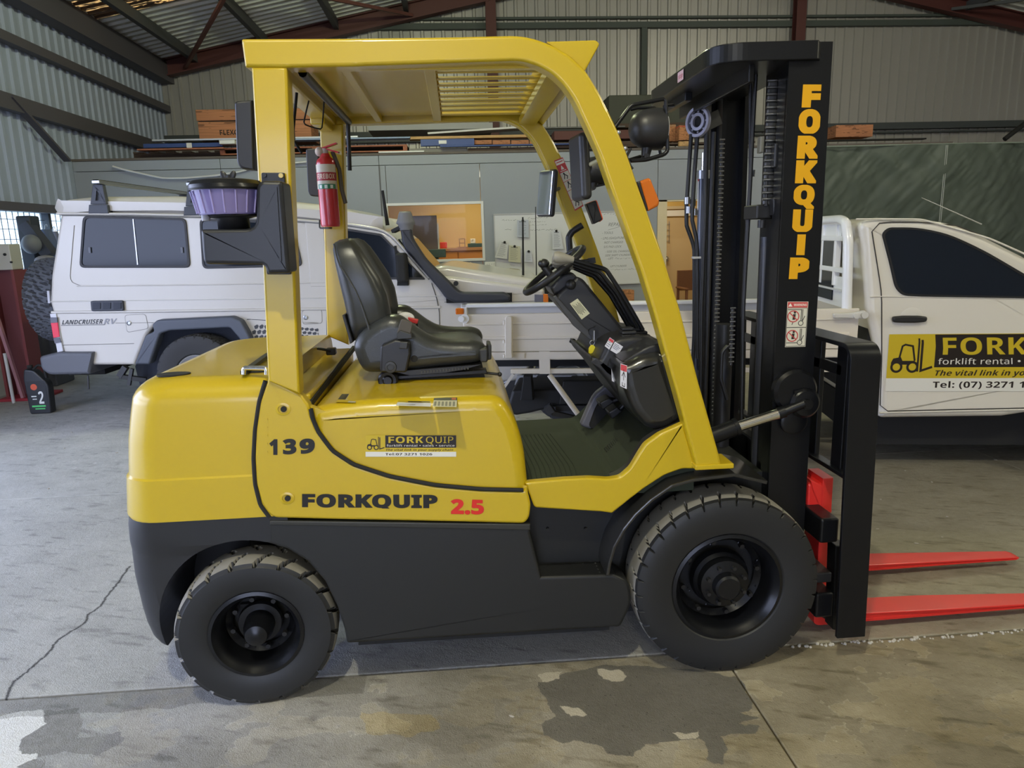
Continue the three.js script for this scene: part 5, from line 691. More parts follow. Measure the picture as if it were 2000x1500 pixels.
  const stp = part(k, 'step', [box(pt(1050, 1110, 0.5).x, pt(1200, 1110, 0.5).x, pt(1100, 1127, 0.535).y - 0.02, pt(1100, 1127, 0.535).y - 0.002, 0.42, 0.54, 0.004)], BLACKP); const sy = pt(1100, 1127, 0.535).y; for (let i = 0; i < 5; i++) for (let j = 0; j < 4; j++) { const x = lerp(pt(1068, 1110, 0.5).x, pt(1168, 1110, 0.5).x, i / 4), z = lerp(0.45, 0.525, j / 3); part(stp, 'stud', new THREE.SphereGeometry(0.0055, 8, 6).translate(x, sy, z), M(0.05, 0.05, 0.05, 0.25)); }
  for (const x of [1070, 1144]) { const q = pt(x, 1034, 0.44); part(stp, 'bolt', discZ(q.x, q.y, 0.436, 0.006, 0.012, 10), SATIN); }
  // front cowl and fender
  const cowlL = [[1026, 944, 0], [1034, 942], [1100, 936], [1150, 933.5], [1190, 936], [1212, 932], [1232, 914], [1246, 890], [1260, 868], [1288, 848], [1334, 827, 0.004], [1357, 908, 0.004], [1359, 916, 0], [1332, 916], [1297, 929], [1257, 955], [1227, 978], [1196, 1003, 0.004], [1176, 1000], [1110, 996], [1044, 992, 0.01], [1030, 955, 0]];
  const fc = part(k, 'front_cowl', plate(F, 0.535, cowlL, 0.035, { r: 0.012, bevel: 0.007 }), YELLOW);
  const lip = P(0.575, [[1184, 1124], [1188, 1100], [1197, 1068], [1216, 1034], [1240, 1004], [1271, 975], [1312, 947], [1356, 935], [1436, 925], [1500, 940]]);
  for (const s of [1, -1]) part(k, 'fender', extrude(ribbon(lip, 0.012), s > 0 ? 0.575 : -0.3, 0.275, 0.004), M(0.020, 0.0195, 0.018, 0.3, { clearcoat: 0.6, clearcoatRoughness: 0.15 }));
  part(k, 'fender_inner', plate(F, 0.30, [[1184, 1124], [1197, 1068], [1240, 1004], [1312, 947], [1356, 935], [1440, 925], [1500, 940], [1500, 1150], [1190, 1200]], 0.03), MATTE);
  // wheels
  function wheel(name, cx, cy, cz, R, w, rim, lugs, style, front) {
    const g = sub(k, name); g.position.set(cx, cy, cz);
    const t = tyreGeo(R, w, rim, lugs, front ? 0.016 : 0.018, style, lugs * (front ? 12 : 14)); part(g, 'tyre', t.side, RUBBER); part(g, 'tread', t.tread, TREADM);
    const z0 = w * 0.40;
    part(g, 'rim', latheZ([[rim + 0.004, z0 - 0.01], [rim + 0.006, z0 + 0.008], [rim - 0.006, z0 + 0.012], [rim - 0.016, z0 - 0.005], [rim - 0.022, z0 - 0.012], [rim - 0.03, z0 - 0.03], [rim - 0.034, z0 - 0.085], [rim - 0.055, z0 - 0.10]]), BLACKP);
    const d = new THREE.Shape(); d.absarc(0, 0, rim - 0.035, 0, 6.2832); const ro = rim * 0.70; for (let i = 0; i < 8; i++) { const a = (i + 0.5) / 8 * 6.2832, h = new THREE.Path(); h.absarc(Math.cos(a) * ro, Math.sin(a) * ro, rim * 0.085, 0, 6.2832); d.holes.push(h); }
    part(g, 'disc', extrude(d, z0 - 0.085, 0.02, 0.004, 16), BLACKP); part(g, 'brake_drum', discZ(0, 0, z0 - 0.14, rim - 0.036, 0.03, 40), MATTE);
    for (let i = 0; i < 8; i++) { const a = i / 8 * 6.2832 + 0.2, r = rim * (front ? 0.72 : 0.62); part(g, 'wheel_nut', new THREE.CylinderGeometry(0.009, 0.009, 0.02, 6).rotateX(Math.PI / 2).translate(Math.cos(a) * r, Math.sin(a) * r, z0 - 0.075), SATIN); }
    if (front) { part(g, 'hub', latheZ([[rim * 0.56, z0 - 0.085], [rim * 0.53, z0 - 0.06], [rim * 0.47, z0 - 0.05], [rim * 0.45, z0 - 0.02], [rim * 0.26, z0 - 0.012], [rim * 0.24, z0 + 0.014], [rim * 0.20, z0 + 0.02], [0, z0 + 0.02]]), BLACKP); for (let i = 0; i < 8; i++) { const a = i / 8 * 6.2832 + 0.4; part(g, 'hub_bolt', new THREE.CylinderGeometry(0.0075, 0.0075, 0.018, 6).rotateX(Math.PI / 2).translate(Math.cos(a) * rim * 0.36, Math.sin(a) * rim * 0.36, z0 - 0.008), SATIN); } } else part(g, 'hub', latheZ([[rim * 0.5, z0 - 0.085], [rim * 0.48, z0 - 0.07], [rim * 0.34, z0 - 0.068], [rim * 0.33, z0 - 0.03], [rim * 0.29, z0 - 0.018], [rim * 0.28, z0 + 0.0], [rim * 0.24, z0 + 0.018], [rim * 0.12, z0 + 0.026], [0, z0 + 0.028]]), BLACKP);
    return g;
  }
  const wf = pt(1418, 1142, 0.575), Rf = 0.338, Rr = 0.272;
  wheel('front_wheel', wf.x + 0.012, Rf - 0.004, 0.575 - 0.10, Rf, 0.20, 0.195, 34, 'narrow', true);
  const w2 = wheel('front_wheel', wf.x + 0.012, Rf - 0.004, -0.475, Rf, 0.20, 0.195, 34, 'narrow', true); w2.rotation.y = Math.PI;
  const wra = wheel('rear_wheel', wr.x + 0.012, Rr - 0.004, 0.565 - 0.085, Rr, 0.17, 0.152, 20, 'lug', false); wra.rotation.y = 0.10;
  const wrb = wheel('rear_wheel', wr.x + 0.012, Rr - 0.004, -0.48, Rr, 0.17, 0.152, 20, 'lug', false); wrb.rotation.y = Math.PI + 0.1;
  part(k, 'drive_axle', rod([wf.x, Rf, -0.4], [wf.x, Rf, 0.4], 0.09), MATTE);
  // overhead guard
  const og = sub(k, 'overhead_guard');
  const frameL = [[470, 75, 0.008], [700, 74], [900, 71], [1000, 68.5], [1026, 70.5], [1052, 77], [1082, 89], [1112, 107], [1145, 138], [1169, 177], [1189, 217], [1209, 259], [1225, 300], [1251, 375], [1293, 492], [1328, 602], [1366, 750], [1408, 898], [1409, 912, 0], [1361, 912, 0], [1317, 750], [1276, 605], [1253, 530], [1196, 375], [1171, 302], [1147, 249], [1121, 193], [1101, 165], [1077, 142], [1051, 128], [1025, 119.5], [1000, 118], [860, 123], [700, 128.5], [561, 131.5], [478, 131, 0.006]];
  const frame = part(og, 'side_frame', plate(F, 0.57, frameL, 0.075, { r: 0.015, bevel: 0.010 }), YELLOW); copyOf(frame, 0, 0, -1.065, og);
  const postL = [[490, 130], [560, 130], [572, 440], [585, 770], [523, 745], [510, 480]], post = part(og, 'rear_post', plate(F, 0.566, postL, 0.075, { bevel: 0.010 }), YELLOW); copyOf(post, 0, 0, -1.057, og);
  const ft = P(0.57, [[1357, 909], [1432, 912]]); const foot = part(og, 'foot_plate', box(ft[0][0], ft[1][0], ft[0][1] - 0.016, ft[0][1] + 0.002, 0.46, 0.578, 0.004), YELLOW); copyOf(foot, 0, 0, -1.04, og);
  const gy = pt(700, 128.5, 0.57).y; // underside of the rails
  part(og, 'rear_crossbar', [box(-0.575, -0.50, gy - 0.005, gy + 0.06, -0.5, 0.5, 0.008), box(-0.575, -0.515, gy - 0.03, gy, -0.50, -0.30, 0.006)], YELLOW);
  const xa = pt(852, 126, 0.5).x; part(og, 'roof_plate', box(-0.50, xa, gy + 0.030, gy + 0.042, -0.50, 0.50), YELLOW); for (const [px, w] of [[672, 0.014], [838, 0.018]]) { const x = pt(px, 132, 0.5).x; part(og, 'roof_rib', box(x - w, x + w, gy + 0.004, gy + 0.035, -0.5, 0.5, 0.004), YELLOW); }
  const xb = pt(1085, 150, 0.5).x; for (let i = 0; i < 10; i++) { const z = lerp(0.45, -0.45, i / 9); part(og, 'roof_slat', move(new THREE.BoxGeometry(xb - xa + 0.03, 0.006, 0.118), (xa + xb) / 2, gy + 0.028, z, 0.26), YELLOW); }
  parts(og, 'side_web', [box(xa, xa + 0.2, gy - 0.0, gy + 0.06, -0.52, -0.505), box(-0.5, xb, gy + 0.0, gy + 0.05, 0.495, 0.51), box(-0.5, xb, gy + 0.0, gy + 0.05, -0.51, -0.495)], YELLOW);
  part(og, 'front_visor', plate(F, 0.556, [[1066, 81], [1164, 78, 0.01], [1172, 85, 0.012], [1142, 140], [1118, 116]], 1.112, { r: 0.006, bevel: 0.004 }), YELLOW); part(og, 'front_crossbar', bar([pt(1092, 136, 0.5).x, pt(1092, 136, 0.5).y, 0.5], [pt(1092, 136, 0.5).x, pt(1092, 136, 0.5).y, -0.5], 0.075, 0.03).clone(), YELLOW);
  part(og, 'wire_gutter', [tube([[-0.44, gy - 0.0, 0.49], [-0.44, gy - 0.0, -0.46]], 0.014, 4, 8), tube([[-0.44, gy, -0.44], [-0.445, gy - 0.05, -0.455], [-0.45, gy - 0.2, -0.455]], 0.009, 20, 8)], SATIN);
  parts(og, 'loose_wire', [tube([[-0.50, gy - 0.01, 0.1], [-0.52, gy - 0.09, 0.12], [-0.47, gy - 0.10, 0.06], [-0.46, gy - 0.0, 0.02]], 0.0028, 24, 6), tube([[-0.5, gy - 0.02, 0.3], [-0.525, gy - 0.16, 0.3], [-0.50, gy - 0.21, 0.3]], 0.005, 16, 6)], MATTE); part(og, 'wire_bracket', box(-0.53, -0.505, gy - 0.18, gy - 0.02, 0.36, 0.40), SATIN);
  const lp = [[457, 197, 0.01], [492, 195, 0], [497, 332, 0], [470, 330, 0.03], [462, 318, 0.03]]; part(k, 'rear_lamp', plate(F, 0.47, lp, 0.05, { bevel: 0.008 }), SATIN); part(k, 'rear_lamp', plate(F, -0.50, [[597, 290, 0.01], [622, 290, 0], [624, 384, 0], [606, 383, 0.03], [601, 374, 0.02]], 0.04, { bevel: 0.006 }), SATIN);
  // air intake on the near post
  const ai = sub(k, 'air_intake'); const AIM = M(0.017, 0.018, 0.021, 0.38);
  const hs = part(ai, 'duct', plate(F, 0.68, [[509, 353, 0.02], [551, 353, 0.012], [566, 533, 0.01], [522, 535, 0.01], [516, 517, 0.012], [397, 516, 0.015], [391, 448, 0.008], [499, 447, 0.03], [500, 364, 0.02]], 0.11, { bevel: 0.011 }), AIM); part(hs, 'rib', [bar(pt(539, 366, 0.683), pt(548, 510, 0.683), 0.006, 0.006)], AIM); part(ai, 'mount_plate', plate(F, 0.582, [[510, 337, 0.005], [555, 337, 0.005], [568, 536, 0.005], [521, 536, 0.005]], 0.012, { bevel: 0.002 }), SATIN);
  for (const [x, y, m] of [[516, 342, SATIN], [549, 343, YELLOW]]) { const q = pt(x, y, 0.585); part(ai, 'bolt', discZ(q.x, q.y, 0.585, 0.007, 0.008, 12), m); }
  const bc = pt(446, 400, 0.62), bs = 0.094, by = (py) => pt(446, py, 0.62).y;
  part(ai, 'bowl', crease(lathe([[0.0, by(420)], [0.082, by(420)], [0.086, by(416)], [0.098, by(374)], [0.100, by(371)], [0.0, by(371)]], 40), 0.6).translate(bc.x, 0, 0.62), M(0.26, 0.22, 0.50, 0.16, { clearcoat: 0.8, clearcoatRoughness: 0.05, transmission: 0.25, thickness: 0.02 })); part(ai, 'bowl_rib', Array.from({ length: 18 }, (_, i) => { const a = i / 18 * 6.2832; return rod([bc.x + 0.086 * Math.cos(a), by(417), 0.62 + 0.086 * Math.sin(a)], [bc.x + 0.099 * Math.cos(a), by(374), 0.62 + 0.099 * Math.sin(a)], 0.003, 0.003, 6); }), M(0.30, 0.26, 0.52, 0.2));
  part(ai, 'bowl_cap', crease(lathe([[0.104, by(373)], [0.106, by(369)], [0.104, by(362)], [0.094, by(354)], [0.07, by(351)], [0, by(350)]], 40), 0.5).translate(bc.x, 0, 0.62), BLACKP); const wn = pt(446, 345, 0.62); part(ai, 'wing_nut', [move(new THREE.SphereGeometry(1, 12, 8).scale(0.009, 0.016, 0.004), wn.x - 0.012, wn.y + 0.002, 0.62, 0, 0, 0.5), move(new THREE.SphereGeometry(1, 12, 8).scale(0.009, 0.016, 0.004), wn.x + 0.012, wn.y + 0.002, 0.62, 0, 0, -0.5), rod([wn.x, wn.y - 0.014, 0.62], [wn.x, wn.y + 0.004, 0.62], 0.006)], SATIN);
  part(ai, 'neck', [lathe([[0.0, by(448)], [0.045, by(448)], [0.045, by(428)], [0.07, by(424)], [0.075, by(420)], [0, by(420)]], 28).translate(bc.x + 0.01, 0, 0.62)], SATIN); part(ai, 'bowl_foot', rod([bc.x - 0.055, by(431), 0.66], [bc.x - 0.055, by(419), 0.66], 0.012), M(0.35, 0.35, 0.4, 0.4));
  // seat
  const st = sub(k, 'seat');
  { // backrest: rings across the width, side bolsters standing forward
    const rows = [[0, [684, 668], [772, 640], 0.20], [0.12, [677, 636], [768, 611], 0.225], [0.3, [667, 588], [761, 575], 0.232], [0.5, [657, 548], [747, 543], 0.23], [0.7, [649, 512], [723, 508], 0.222], [0.85, [645, 488], [706, 484], 0.205], [0.95, [647, 475], [692, 470], 0.18], [1, [655, 469], [680, 465], 0.13]], rings = [];
    for (const [, b, f, hw] of rows) { const B = pt(...b, 0.18), Fv = pt(...f, 0.18), r = [], n = 44; for (let i = 0; i < n; i++) { const a = i / n * 6.2832, u = Math.cos(a), v = Math.sin(a), e = (q, p) => Math.sign(q) * Math.pow(Math.abs(q), p), uu = e(u, 0.55), vv = e(v, 0.45), bol = 0.62 + 0.38 * sstep(0.35, 0.8, Math.abs(uu)), t = vv > 0 ? 0.5 + 0.5 * vv * bol - 0.0 : 0.5 + 0.5 * vv; r.push([lerp(B.x, Fv.x, t), lerp(B.y, Fv.y, t), -hw * uu]); } rings.push(r); }
    const bkr = part(st, 'backrest', loft(rings), VINYL);
    const pp = [[652, 476], [657, 500], [664, 520], [676, 538], [694, 568], [706, 596], [714, 620], [722, 646]]; part(bkr, 'piping', tube(pp.map((q) => pt(...q, 0.236)), 0.0035, 40, 6), M(0.045, 0.047, 0.047, 0.35)); part(bkr, 'piping', tube([[676, 466], [704, 500], [722, 535], [740, 568], [736, 596], [742, 640]].map((q) => pt(...q, 0.14)), 0.004, 40, 6), M(0.045, 0.047, 0.047, 0.35));
    part(bkr, 'back_shell', plate(F, 0.19, [[668, 616], [674, 614], [690, 668], [684, 672]], 0.36, { bevel: 0.004 }), SATIN);
  }
  { // cushion
    const pan = [[700, 690], [735, 664], [800, 668], [850, 672], [900, 668], [936, 670, 0.03], [951, 690, 0.03], [940, 708, 0.02], [890, 716], [794, 726], [720, 726, 0.02]];
    part(st, 'cushion', plate(F, 0.17, pan, 0.34, { r: 0.02, bevel: 0.03 }), VINYL);
    const bol = [[686, 676, 0.03], [702, 650, 0.04], [730, 628, 0.04], [757, 617, 0.04], [779, 618, 0.04], [802, 634, 0.03], [826, 652, 0.05], [850, 664, 0.05], [884, 668, 0.05], [926, 667, 0.03], [946, 674, 0.03], [953, 692, 0.02], [938, 710, 0.03], [904, 715], [850, 720], [794, 727], [737, 731], [710, 730, 0.03], [696, 708, 0.03]];
    const bn = part(st, 'side_bolster', plate(F, 0.25, bol, 0.12, { r: 0.02, bevel: 0.045, seg: 6 }), VINYL); copyOf(bn, 0, 0, -0.38, st);
    part(st, 'bellows', plate(F, 0.245, [[770, 726], [890, 716], [940, 712], [905, 722], [870, 728], [800, 733]], 0.46), SATIN); for (let i = 0; i < 16; i++) { const a = pt(824 + i * 6, 724 - i * 0.5, 0.247), b = pt(824 + i * 6, 729 - i * 0.5, 0.247); part(st, 'bellows_rib', bar(a, b, 0.005, 0.004), M(0.06, 0.06, 0.05, 0.5)); }
    const bb = part(st, 'belt_reel_box', plate(F, 0.30, [[743, 676, 0.01], [772, 664, 0], [800, 668, 0.01], [802, 690, 0], [794, 728, 0.01], [742, 728, 0.01]], 0.06, { bevel: 0.008 }), SATIN); const dd = pt(763, 717, 0.30); part(bb, 'reel_cap', latheZ([[0.022, 0], [0.02, 0.006], [0.012, 0.007], [0.011, 0.003], [0, 0.003]], 24).translate(dd.x, dd.y, 0.30), GREYP); part(bb, 'belt_guide', plate(F, 0.315, [[781, 668], [797, 668], [795, 682], [779, 681]], 0.014, { bevel: 0.003 }), GREYP);
    part(st, 'belt', plate(F, 0.29, [[784, 622, 0.01], [806, 631, 0.006], [801, 657], [790, 662, 0.01], [776, 656], [775, 650]], 0.012, { bevel: 0.003 }), M(0.085, 0.075, 0.065, 0.75)); part(st, 'belt', plate(F, 0.295, [[773, 652, 0.01], [782, 645], [804, 652], [806, 662, 0.01], [776, 664]], 0.02, { bevel: 0.004 }), GREYP);
    const bk = part(st, 'buckle', plate(F, 0.10, [[800, 638], [816, 632], [820, 650], [806, 652]], 0.03, { bevel: 0.003 }), SATIN); part(bk, 'release_button', plate(F, 0.115, [[796, 620, 0.004], [817, 625, 0.004], [815, 633, 0.004], [799, 629, 0.004]], 0.03, { bevel: 0.003 }), M(0.55, 0.03, 0.03, 0.4)); part(st, 'belt_bracket', move(new THREE.SphereGeometry(1, 20, 12).scale(0.035, 0.025, 0.012), pt(792, 622, 0.05).x, pt(792, 622, 0.05).y, 0.05), M(0.75, 0.75, 0.76, 0.4));
    const pv = pt(809, 701, 0.255); part(st, 'pivot_cap', discZ(pv.x, pv.y, 0.25, 0.012, 0.012), MATTE); part(st, 'adjust_knob', [plate(F, 0.25, [[935, 682, 0.01], [953, 680, 0.01], [953, 708, 0.01], [938, 708, 0.01]], 0.08, { bevel: 0.006 }), plate(F, 0.20, [[952, 672, 0.005], [960, 673, 0.005], [960, 702, 0.005], [952, 704, 0.005]], 0.10, { bevel: 0.004 })], GREYP);
    for (const z of [0.22, -0.16]) part(st, 'slide_rail', [plate(F, z, [[756, 736], [950, 722], [952, 730], [770, 742]], 0.05, { bevel: 0.003 }), plate(F, z + 0.01, [[755, 752], [956, 746], [956, 752], [790, 766], [758, 768]], 0.06, { bevel: 0.003 })], BLACKP);
    const rl = pt(757, 744, 0.27); part(st, 'pivot_disc', [latheZ([[0.036, -0.03], [0.036, 0.0], [0.03, 0.005], [0.02, 0.004], [0.014, 0.009], [0, 0.009]], 28).translate(rl.x, rl.y, 0.26)], BLACKP); part(st, 'slide_lever', [rod(pt(945, 728, 0.2), pt(975, 731, 0.2), 0.005), move(new THREE.SphereGeometry(0.009, 12, 8), pt(976, 731, 0.2).x, pt(976, 731, 0.2).y, 0.2)], SATIN);
    part(st, 'mount', plate(F, 0.2, [[765, 740], [945, 728], [950, 748], [770, 756]], 0.4), MATTE);
  }
  // floor mat
  const fy = 0.712; const mt = part(k, 'floor_mat', extrude(polyShape([[0.17, fy - 0.03], [0.17, fy + 0.002], [0.46, fy + 0.002, 0.03], [0.53, fy + 0.002, 0.05], [0.60, fy + 0.07, 0.05], [0.68, fy + 0.17, 0.05], [0.80, fy + 0.22], [0.80, fy - 0.03]]), 0.50, 0.96, 0.003), M(0.030, 0.040, 0.024, 0.85)); for (let i = 0; i < 11; i++) part(mt, 'mat_rib', tube([[0.215 + i * 0.018, fy + 0.003, 0.49], [0.222 + i * 0.019, fy + 0.003, 0.25], [0.20 + i * 0.018, fy + 0.003, -0.2]], 0.0022, 16, 6), M(0.022, 0.03, 0.018, 0.85));
  part(k, 'kick_panel', plate(F, 0.495, [[1190, 936, 0.02], [1213, 928, 0.03], [1232, 912], [1247, 886], [1262, 864], [1290, 845], [1336, 826], [1336, 850], [1290, 900], [1230, 935]], 0.06, { bevel: 0.006 }), M(0.022, 0.020, 0.019, 0.6));
  // steering column, dash
  const dc = sub(k, 'steering_column');
  part(dc, 'column_cover', plate(F, 0.10, [[1092, 572, 0.01], [1128, 540, 0.01], [1140, 546], [1192, 610], [1222, 648], [1232, 668], [1198, 690], [1176, 682], [1124, 632], [1083, 586]], 0.24, { r: 0.01, bevel: 0.012 }), PLASTIC); part(dc, 'column_side', plate(F, 0.112, [[1080, 580, 0.005], [1086, 577], [1128, 624], [1180, 678], [1178, 684], [1166, 676], [1120, 636]], 0.02, { bevel: 0.003 }), M(0.05, 0.05, 0.052, 0.4));
  part(dc, 'column_neck', [plate(F, 0.08, [[1074, 562, 0.01], [1095, 538, 0.02], [1118, 530, 0.02], [1130, 544], [1092, 574], [1082, 576]], 0.2, { bevel: 0.012 })], PLASTIC); const kb = pt(1115, 556, 0.11); part(dc, 'column_knob', move(new THREE.SphereGeometry(0.02, 16, 12), kb.x, kb.y, 0.11), PLASTIC);
  part(dc, 'column_sticker', quad(pt(1113, 593, 0.1025), pt(1128, 583, 0.1025), pt(1152, 612, 0.1025), pt(1136, 624, 0.1025)), printMat(canvasTex(128, 160, (x, w, h) => { x.fillStyle = '#c6c4a4'; x.fillRect(0, 0, w, h); x.fillStyle = '#4a4a3e'; for (let i = 0; i < 7; i++) x.fillRect(14 + i * 15, 20 + (i * 13) % 30, 7, 90); })));
  const kq = pt(1157, 648, 0.11); part(dc, 'ignition_lock', [discZ(kq.x, kq.y, 0.112, 0.016, 0.024), discZ(kq.x + 0.012, kq.y + 0.014, 0.112, 0.008, 0.03)], SATIN); part(dc, 'ignition_key', [box(kq.x - 0.003, kq.x + 0.003, kq.y - 0.03, kq.y + 0.01, 0.12, 0.15, 0.002)], STEEL);
  const dash = sub(k, 'dashboard');
  part(dash, 'dash_shell', plate(F, 0.28, [[1183, 676, 0.01], [1204, 662, 0.02], [1240, 656, 0.01], [1292, 664, 0.02], [1300, 690], [1330, 815], [1300, 842], [1262, 838, 0.03], [1226, 800], [1184, 742], [1158, 712, 0.02], [1154, 694, 0.02], [1170, 706, 0.02]], 0.52, { r: 0.012, bevel: 0.02 }), PLASTIC);
  part(dash, 'side_pod', plate(F, 0.47, [[1213, 716, 0.015], [1238, 706, 0.01], [1256, 696, 0.02], [1290, 690, 0.03], [1302, 700], [1334, 820, 0.01], [1300, 842, 0.04], [1268, 841, 0.04], [1238, 808, 0.03], [1220, 760]], 0.26, { r: 0.01, bevel: 0.035, seg: 6 }), M(0.016, 0.0165, 0.016, 0.28, { clearcoat: 0.5, clearcoatRoughness: 0.15 })); part(dash, 'pod_top', plate(F, 0.42, [[1216, 706], [1262, 678, 0.02], [1296, 668, 0.02], [1302, 692], [1258, 696], [1244, 712]], 0.2, { bevel: 0.008 }), PLASTIC);
  part(dash, 'vent_slot', [0, 1, 2, 3].map((i) => bar(pt(1192 + i * 5, 700 + i * 2 - i, 0.284), pt(1187 + i * 5, 714 + i, 0.284), 0.004, 0.004)), MATTE);
  const stick = (z, q, draw, w = 96, h = 96) => part(dash, 'sticker', quad(...q.map((v) => pt(...v, z))), printMat(canvasTex(w, h, draw)));
  const lines = (x, w, h, top, n = 5) => { x.fillStyle = '#dcdce2'; x.fillRect(0, 0, w, h); if (top) { x.fillStyle = '#d04a50'; x.fillRect(4, 4, w - 8, h * 0.26); } x.fillStyle = '#6b6b80'; for (let i = 0; i < n; i++) x.fillRect(8, h * (top ? 0.36 : 0.16) + i * h * 0.6 / n, w * (0.55 + 0.3 * ((i * 37 % 10) / 10)), h * 0.06); };
  stick(0.286, [[1191, 659], [1200, 665], [1190, 683], [1181, 676]], (x, w, h) => lines(x, w, h, true, 3)); stick(0.286, [[1201, 667], [1217, 677], [1207, 693], [1192, 684]], (x, w, h) => lines(x, w, h, false, 4)); stick(0.286, [[1194, 716], [1210, 720], [1211, 752], [1195, 744]], (x, w, h) => lines(x, w, h, false, 6)); stick(0.474, [[1212, 710], [1225, 714], [1224, 760], [1211, 754]], (x, w, h) => { lines(x, w, h, true, 0); x.strokeStyle = '#222'; x.lineWidth = 7; x.beginPath(); x.moveTo(48, 40); x.lineTo(48, 130); x.moveTo(22, 100); x.lineTo(48, 60); x.lineTo(74, 100); x.moveTo(30, 150); x.lineTo(30, 180); x.lineTo(66, 180); x.lineTo(66, 150); x.stroke(); }, 96, 192);
  for (const [z, x] of [[0.22, 1232], [0.12, 1254]]) { const bt = sub(dash, 'lever_boot'), q = pt(x, 668, z); for (let i = 0; i < 5; i++) { const s = 0.045 - i * 0.006, y = q.y + i * 0.013, lean = -i * 0.004; part(bt, 'bellows_fold', box(q.x - s + lean, q.x + s + lean, y - 0.006, y + 0.006, z - s, z + s, 0.004), i % 2 ? PLASTIC : SATIN); } }
  // levers
  const LEV = [[[1254, 642], [1216, 576], [1186, 530], [1176, 524], [1112, 506], [1086, 502], 0.20], [[1244, 642], [1206, 574], [1174, 534], [1164, 528], [1112, 511], [1084, 508], 0.13], [[1238, 642], [1198, 572], [1168, 538], [1158, 532], [1112, 516], [1086, 513], 0.08], [[1230, 642], [1192, 576], [1160, 540], [1150, 536], [1114, 520], [1090, 516], 0.03]];
  for (const [a, b, c0, d0, e0, f0, z] of LEV) { const lv = sub(k, 'control_lever'); part(lv, 'lever_rod', tube([a, b, c0, d0, e0].map((q) => pt(...q, z)), 0.0085, 48, 8), BLACKP); const A = pt(...e0, z), B = pt(...f0, z), dv = A.clone().sub(B).normalize(); const g = crease(lathe([[0, -0.012], [0.017, -0.01], [0.022, 0.003], [0.020, 0.02], [0.013, 0.055], [0.011, 0.066], [0, 0.066]], 20), 0.7); g.applyQuaternion(new THREE.Quaternion().setFromUnitVectors(V(0, 1, 0), dv)); g.translate(B.x, B.y, B.z); part(lv, 'lever_knob', g, M(0.30, 0.285, 0.235, 0.45)); }
  // steering wheel
  { const sw = sub(k, 'steering_wheel'), a = pt(1030, 572, 0.02), b = pt(1134, 484, -0.02), c = a.clone().add(b).multiplyScalar(0.5), ax = V(-0.58, 0.79, 0.0).normalize(), g = new THREE.TorusGeometry(a.distanceTo(b) / 2, 0.0135, 14, 64).applyQuaternion(new THREE.Quaternion().setFromUnitVectors(V(0, 0, 1), ax)).translate(c.x, c.y, c.z); part(sw, 'wheel_rim', g, PLASTIC); const hub = c.clone().addScaledVector(ax, -0.05); part(sw, 'hub', [rod(hub.clone().addScaledVector(ax, -0.03), hub.clone().addScaledVector(ax, 0.035), 0.045, 0.035, 24)], PLASTIC); const u = b.clone().sub(a).normalize(), v = ax.clone().cross(u), R = a.distanceTo(b) / 2; for (const [p, q] of [[1, 0.25], [-0.9, 0.5], [0.1, -1]]) { const d = u.clone().multiplyScalar(p).addScaledVector(v, q).normalize(); part(sw, 'spoke', bar(hub, c.clone().addScaledVector(d, R), 0.03, 0.012), PLASTIC); } const kn = pt(1062, 520, 0.1); const kb2 = kn.clone().addScaledVector(ax, -0.05); part(sw, 'spinner_knob', [move(new THREE.SphereGeometry(1, 18, 14).scale(0.022, 0.018, 0.022), kn.x, kn.y + 0.01, kn.z), rod(kb2, kn, 0.014)], SATIN); }
  part(k, 'turn_lever', [rod(pt(1112, 515, 0.0), pt(1158, 508, 0.0), 0.008), bar(pt(1150, 510, 0.0), pt(1162, 508, 0.0), 0.026, 0.022)], SATIN);
  // pedals, far foot-well
  part(k, 'footwell_side', plate(F, -0.16, [[1132, 832, 0.03], [1146, 800, 0.05], [1160, 770, 0.03], [1190, 748], [1230, 760], [1240, 850], [1150, 838]], 0.04, { r: 0.03, bevel: 0.012 }), M(0.14, 0.14, 0.17, 0.4)); part(k, 'footwell_dark', plate(F, -0.14, [[1150, 836, 0.02], [1165, 795, 0.04], [1180, 775, 0.03], [1260, 790], [1270, 850]], 0.03), MATTE);
  for (const q of [[[1170, 787, 0.008], [1190, 777, 0.006], [1200, 784, 0.006], [1178, 802, 0.008]], [[1188, 806, 0.008], [1206, 795, 0.006], [1216, 804, 0.006], [1196, 820, 0.008]]]) { const pd = part(k, 'pedal', plate(F, 0.06, q, 0.08, { bevel: 0.006 }), PLASTIC); part(pd, 'pedal_arm', rod(pt(q[1][0] + 2, q[1][1] + 8, 0.02), pt(1235, 770, 0.02), 0.01), SATIN); }
  const ac = part(k, 'accelerator', bar(pt(1181, 888, 0.16), pt(1240, 832, 0.16), 0.05, 0.014), PLASTIC); for (let i = 0; i < 14; i++) { const q = pt(1184 + i * 3, 884 - i * 2.9, 0.16); part(ac, 'tread_rib', box(q.x - 0.004, q.x + 0.004, q.y + 0.004, q.y + 0.012, 0.137, 0.183), GREYP); } part(k, 'brake_plate', bar(pt(1200, 845, 0.03), pt(1234, 816, 0.03), 0.07, 0.01), M(0.32, 0.32, 0.36, 0.4));
  // grab handle, mirrors, lamps on the front legs
  part(k, 'grab_handle', tube([[1137, 440], [1118, 452], [1111, 464], [1113, 492]].map((q) => pt(...q, -0.46)), 0.015, 30, 10), SATIN);
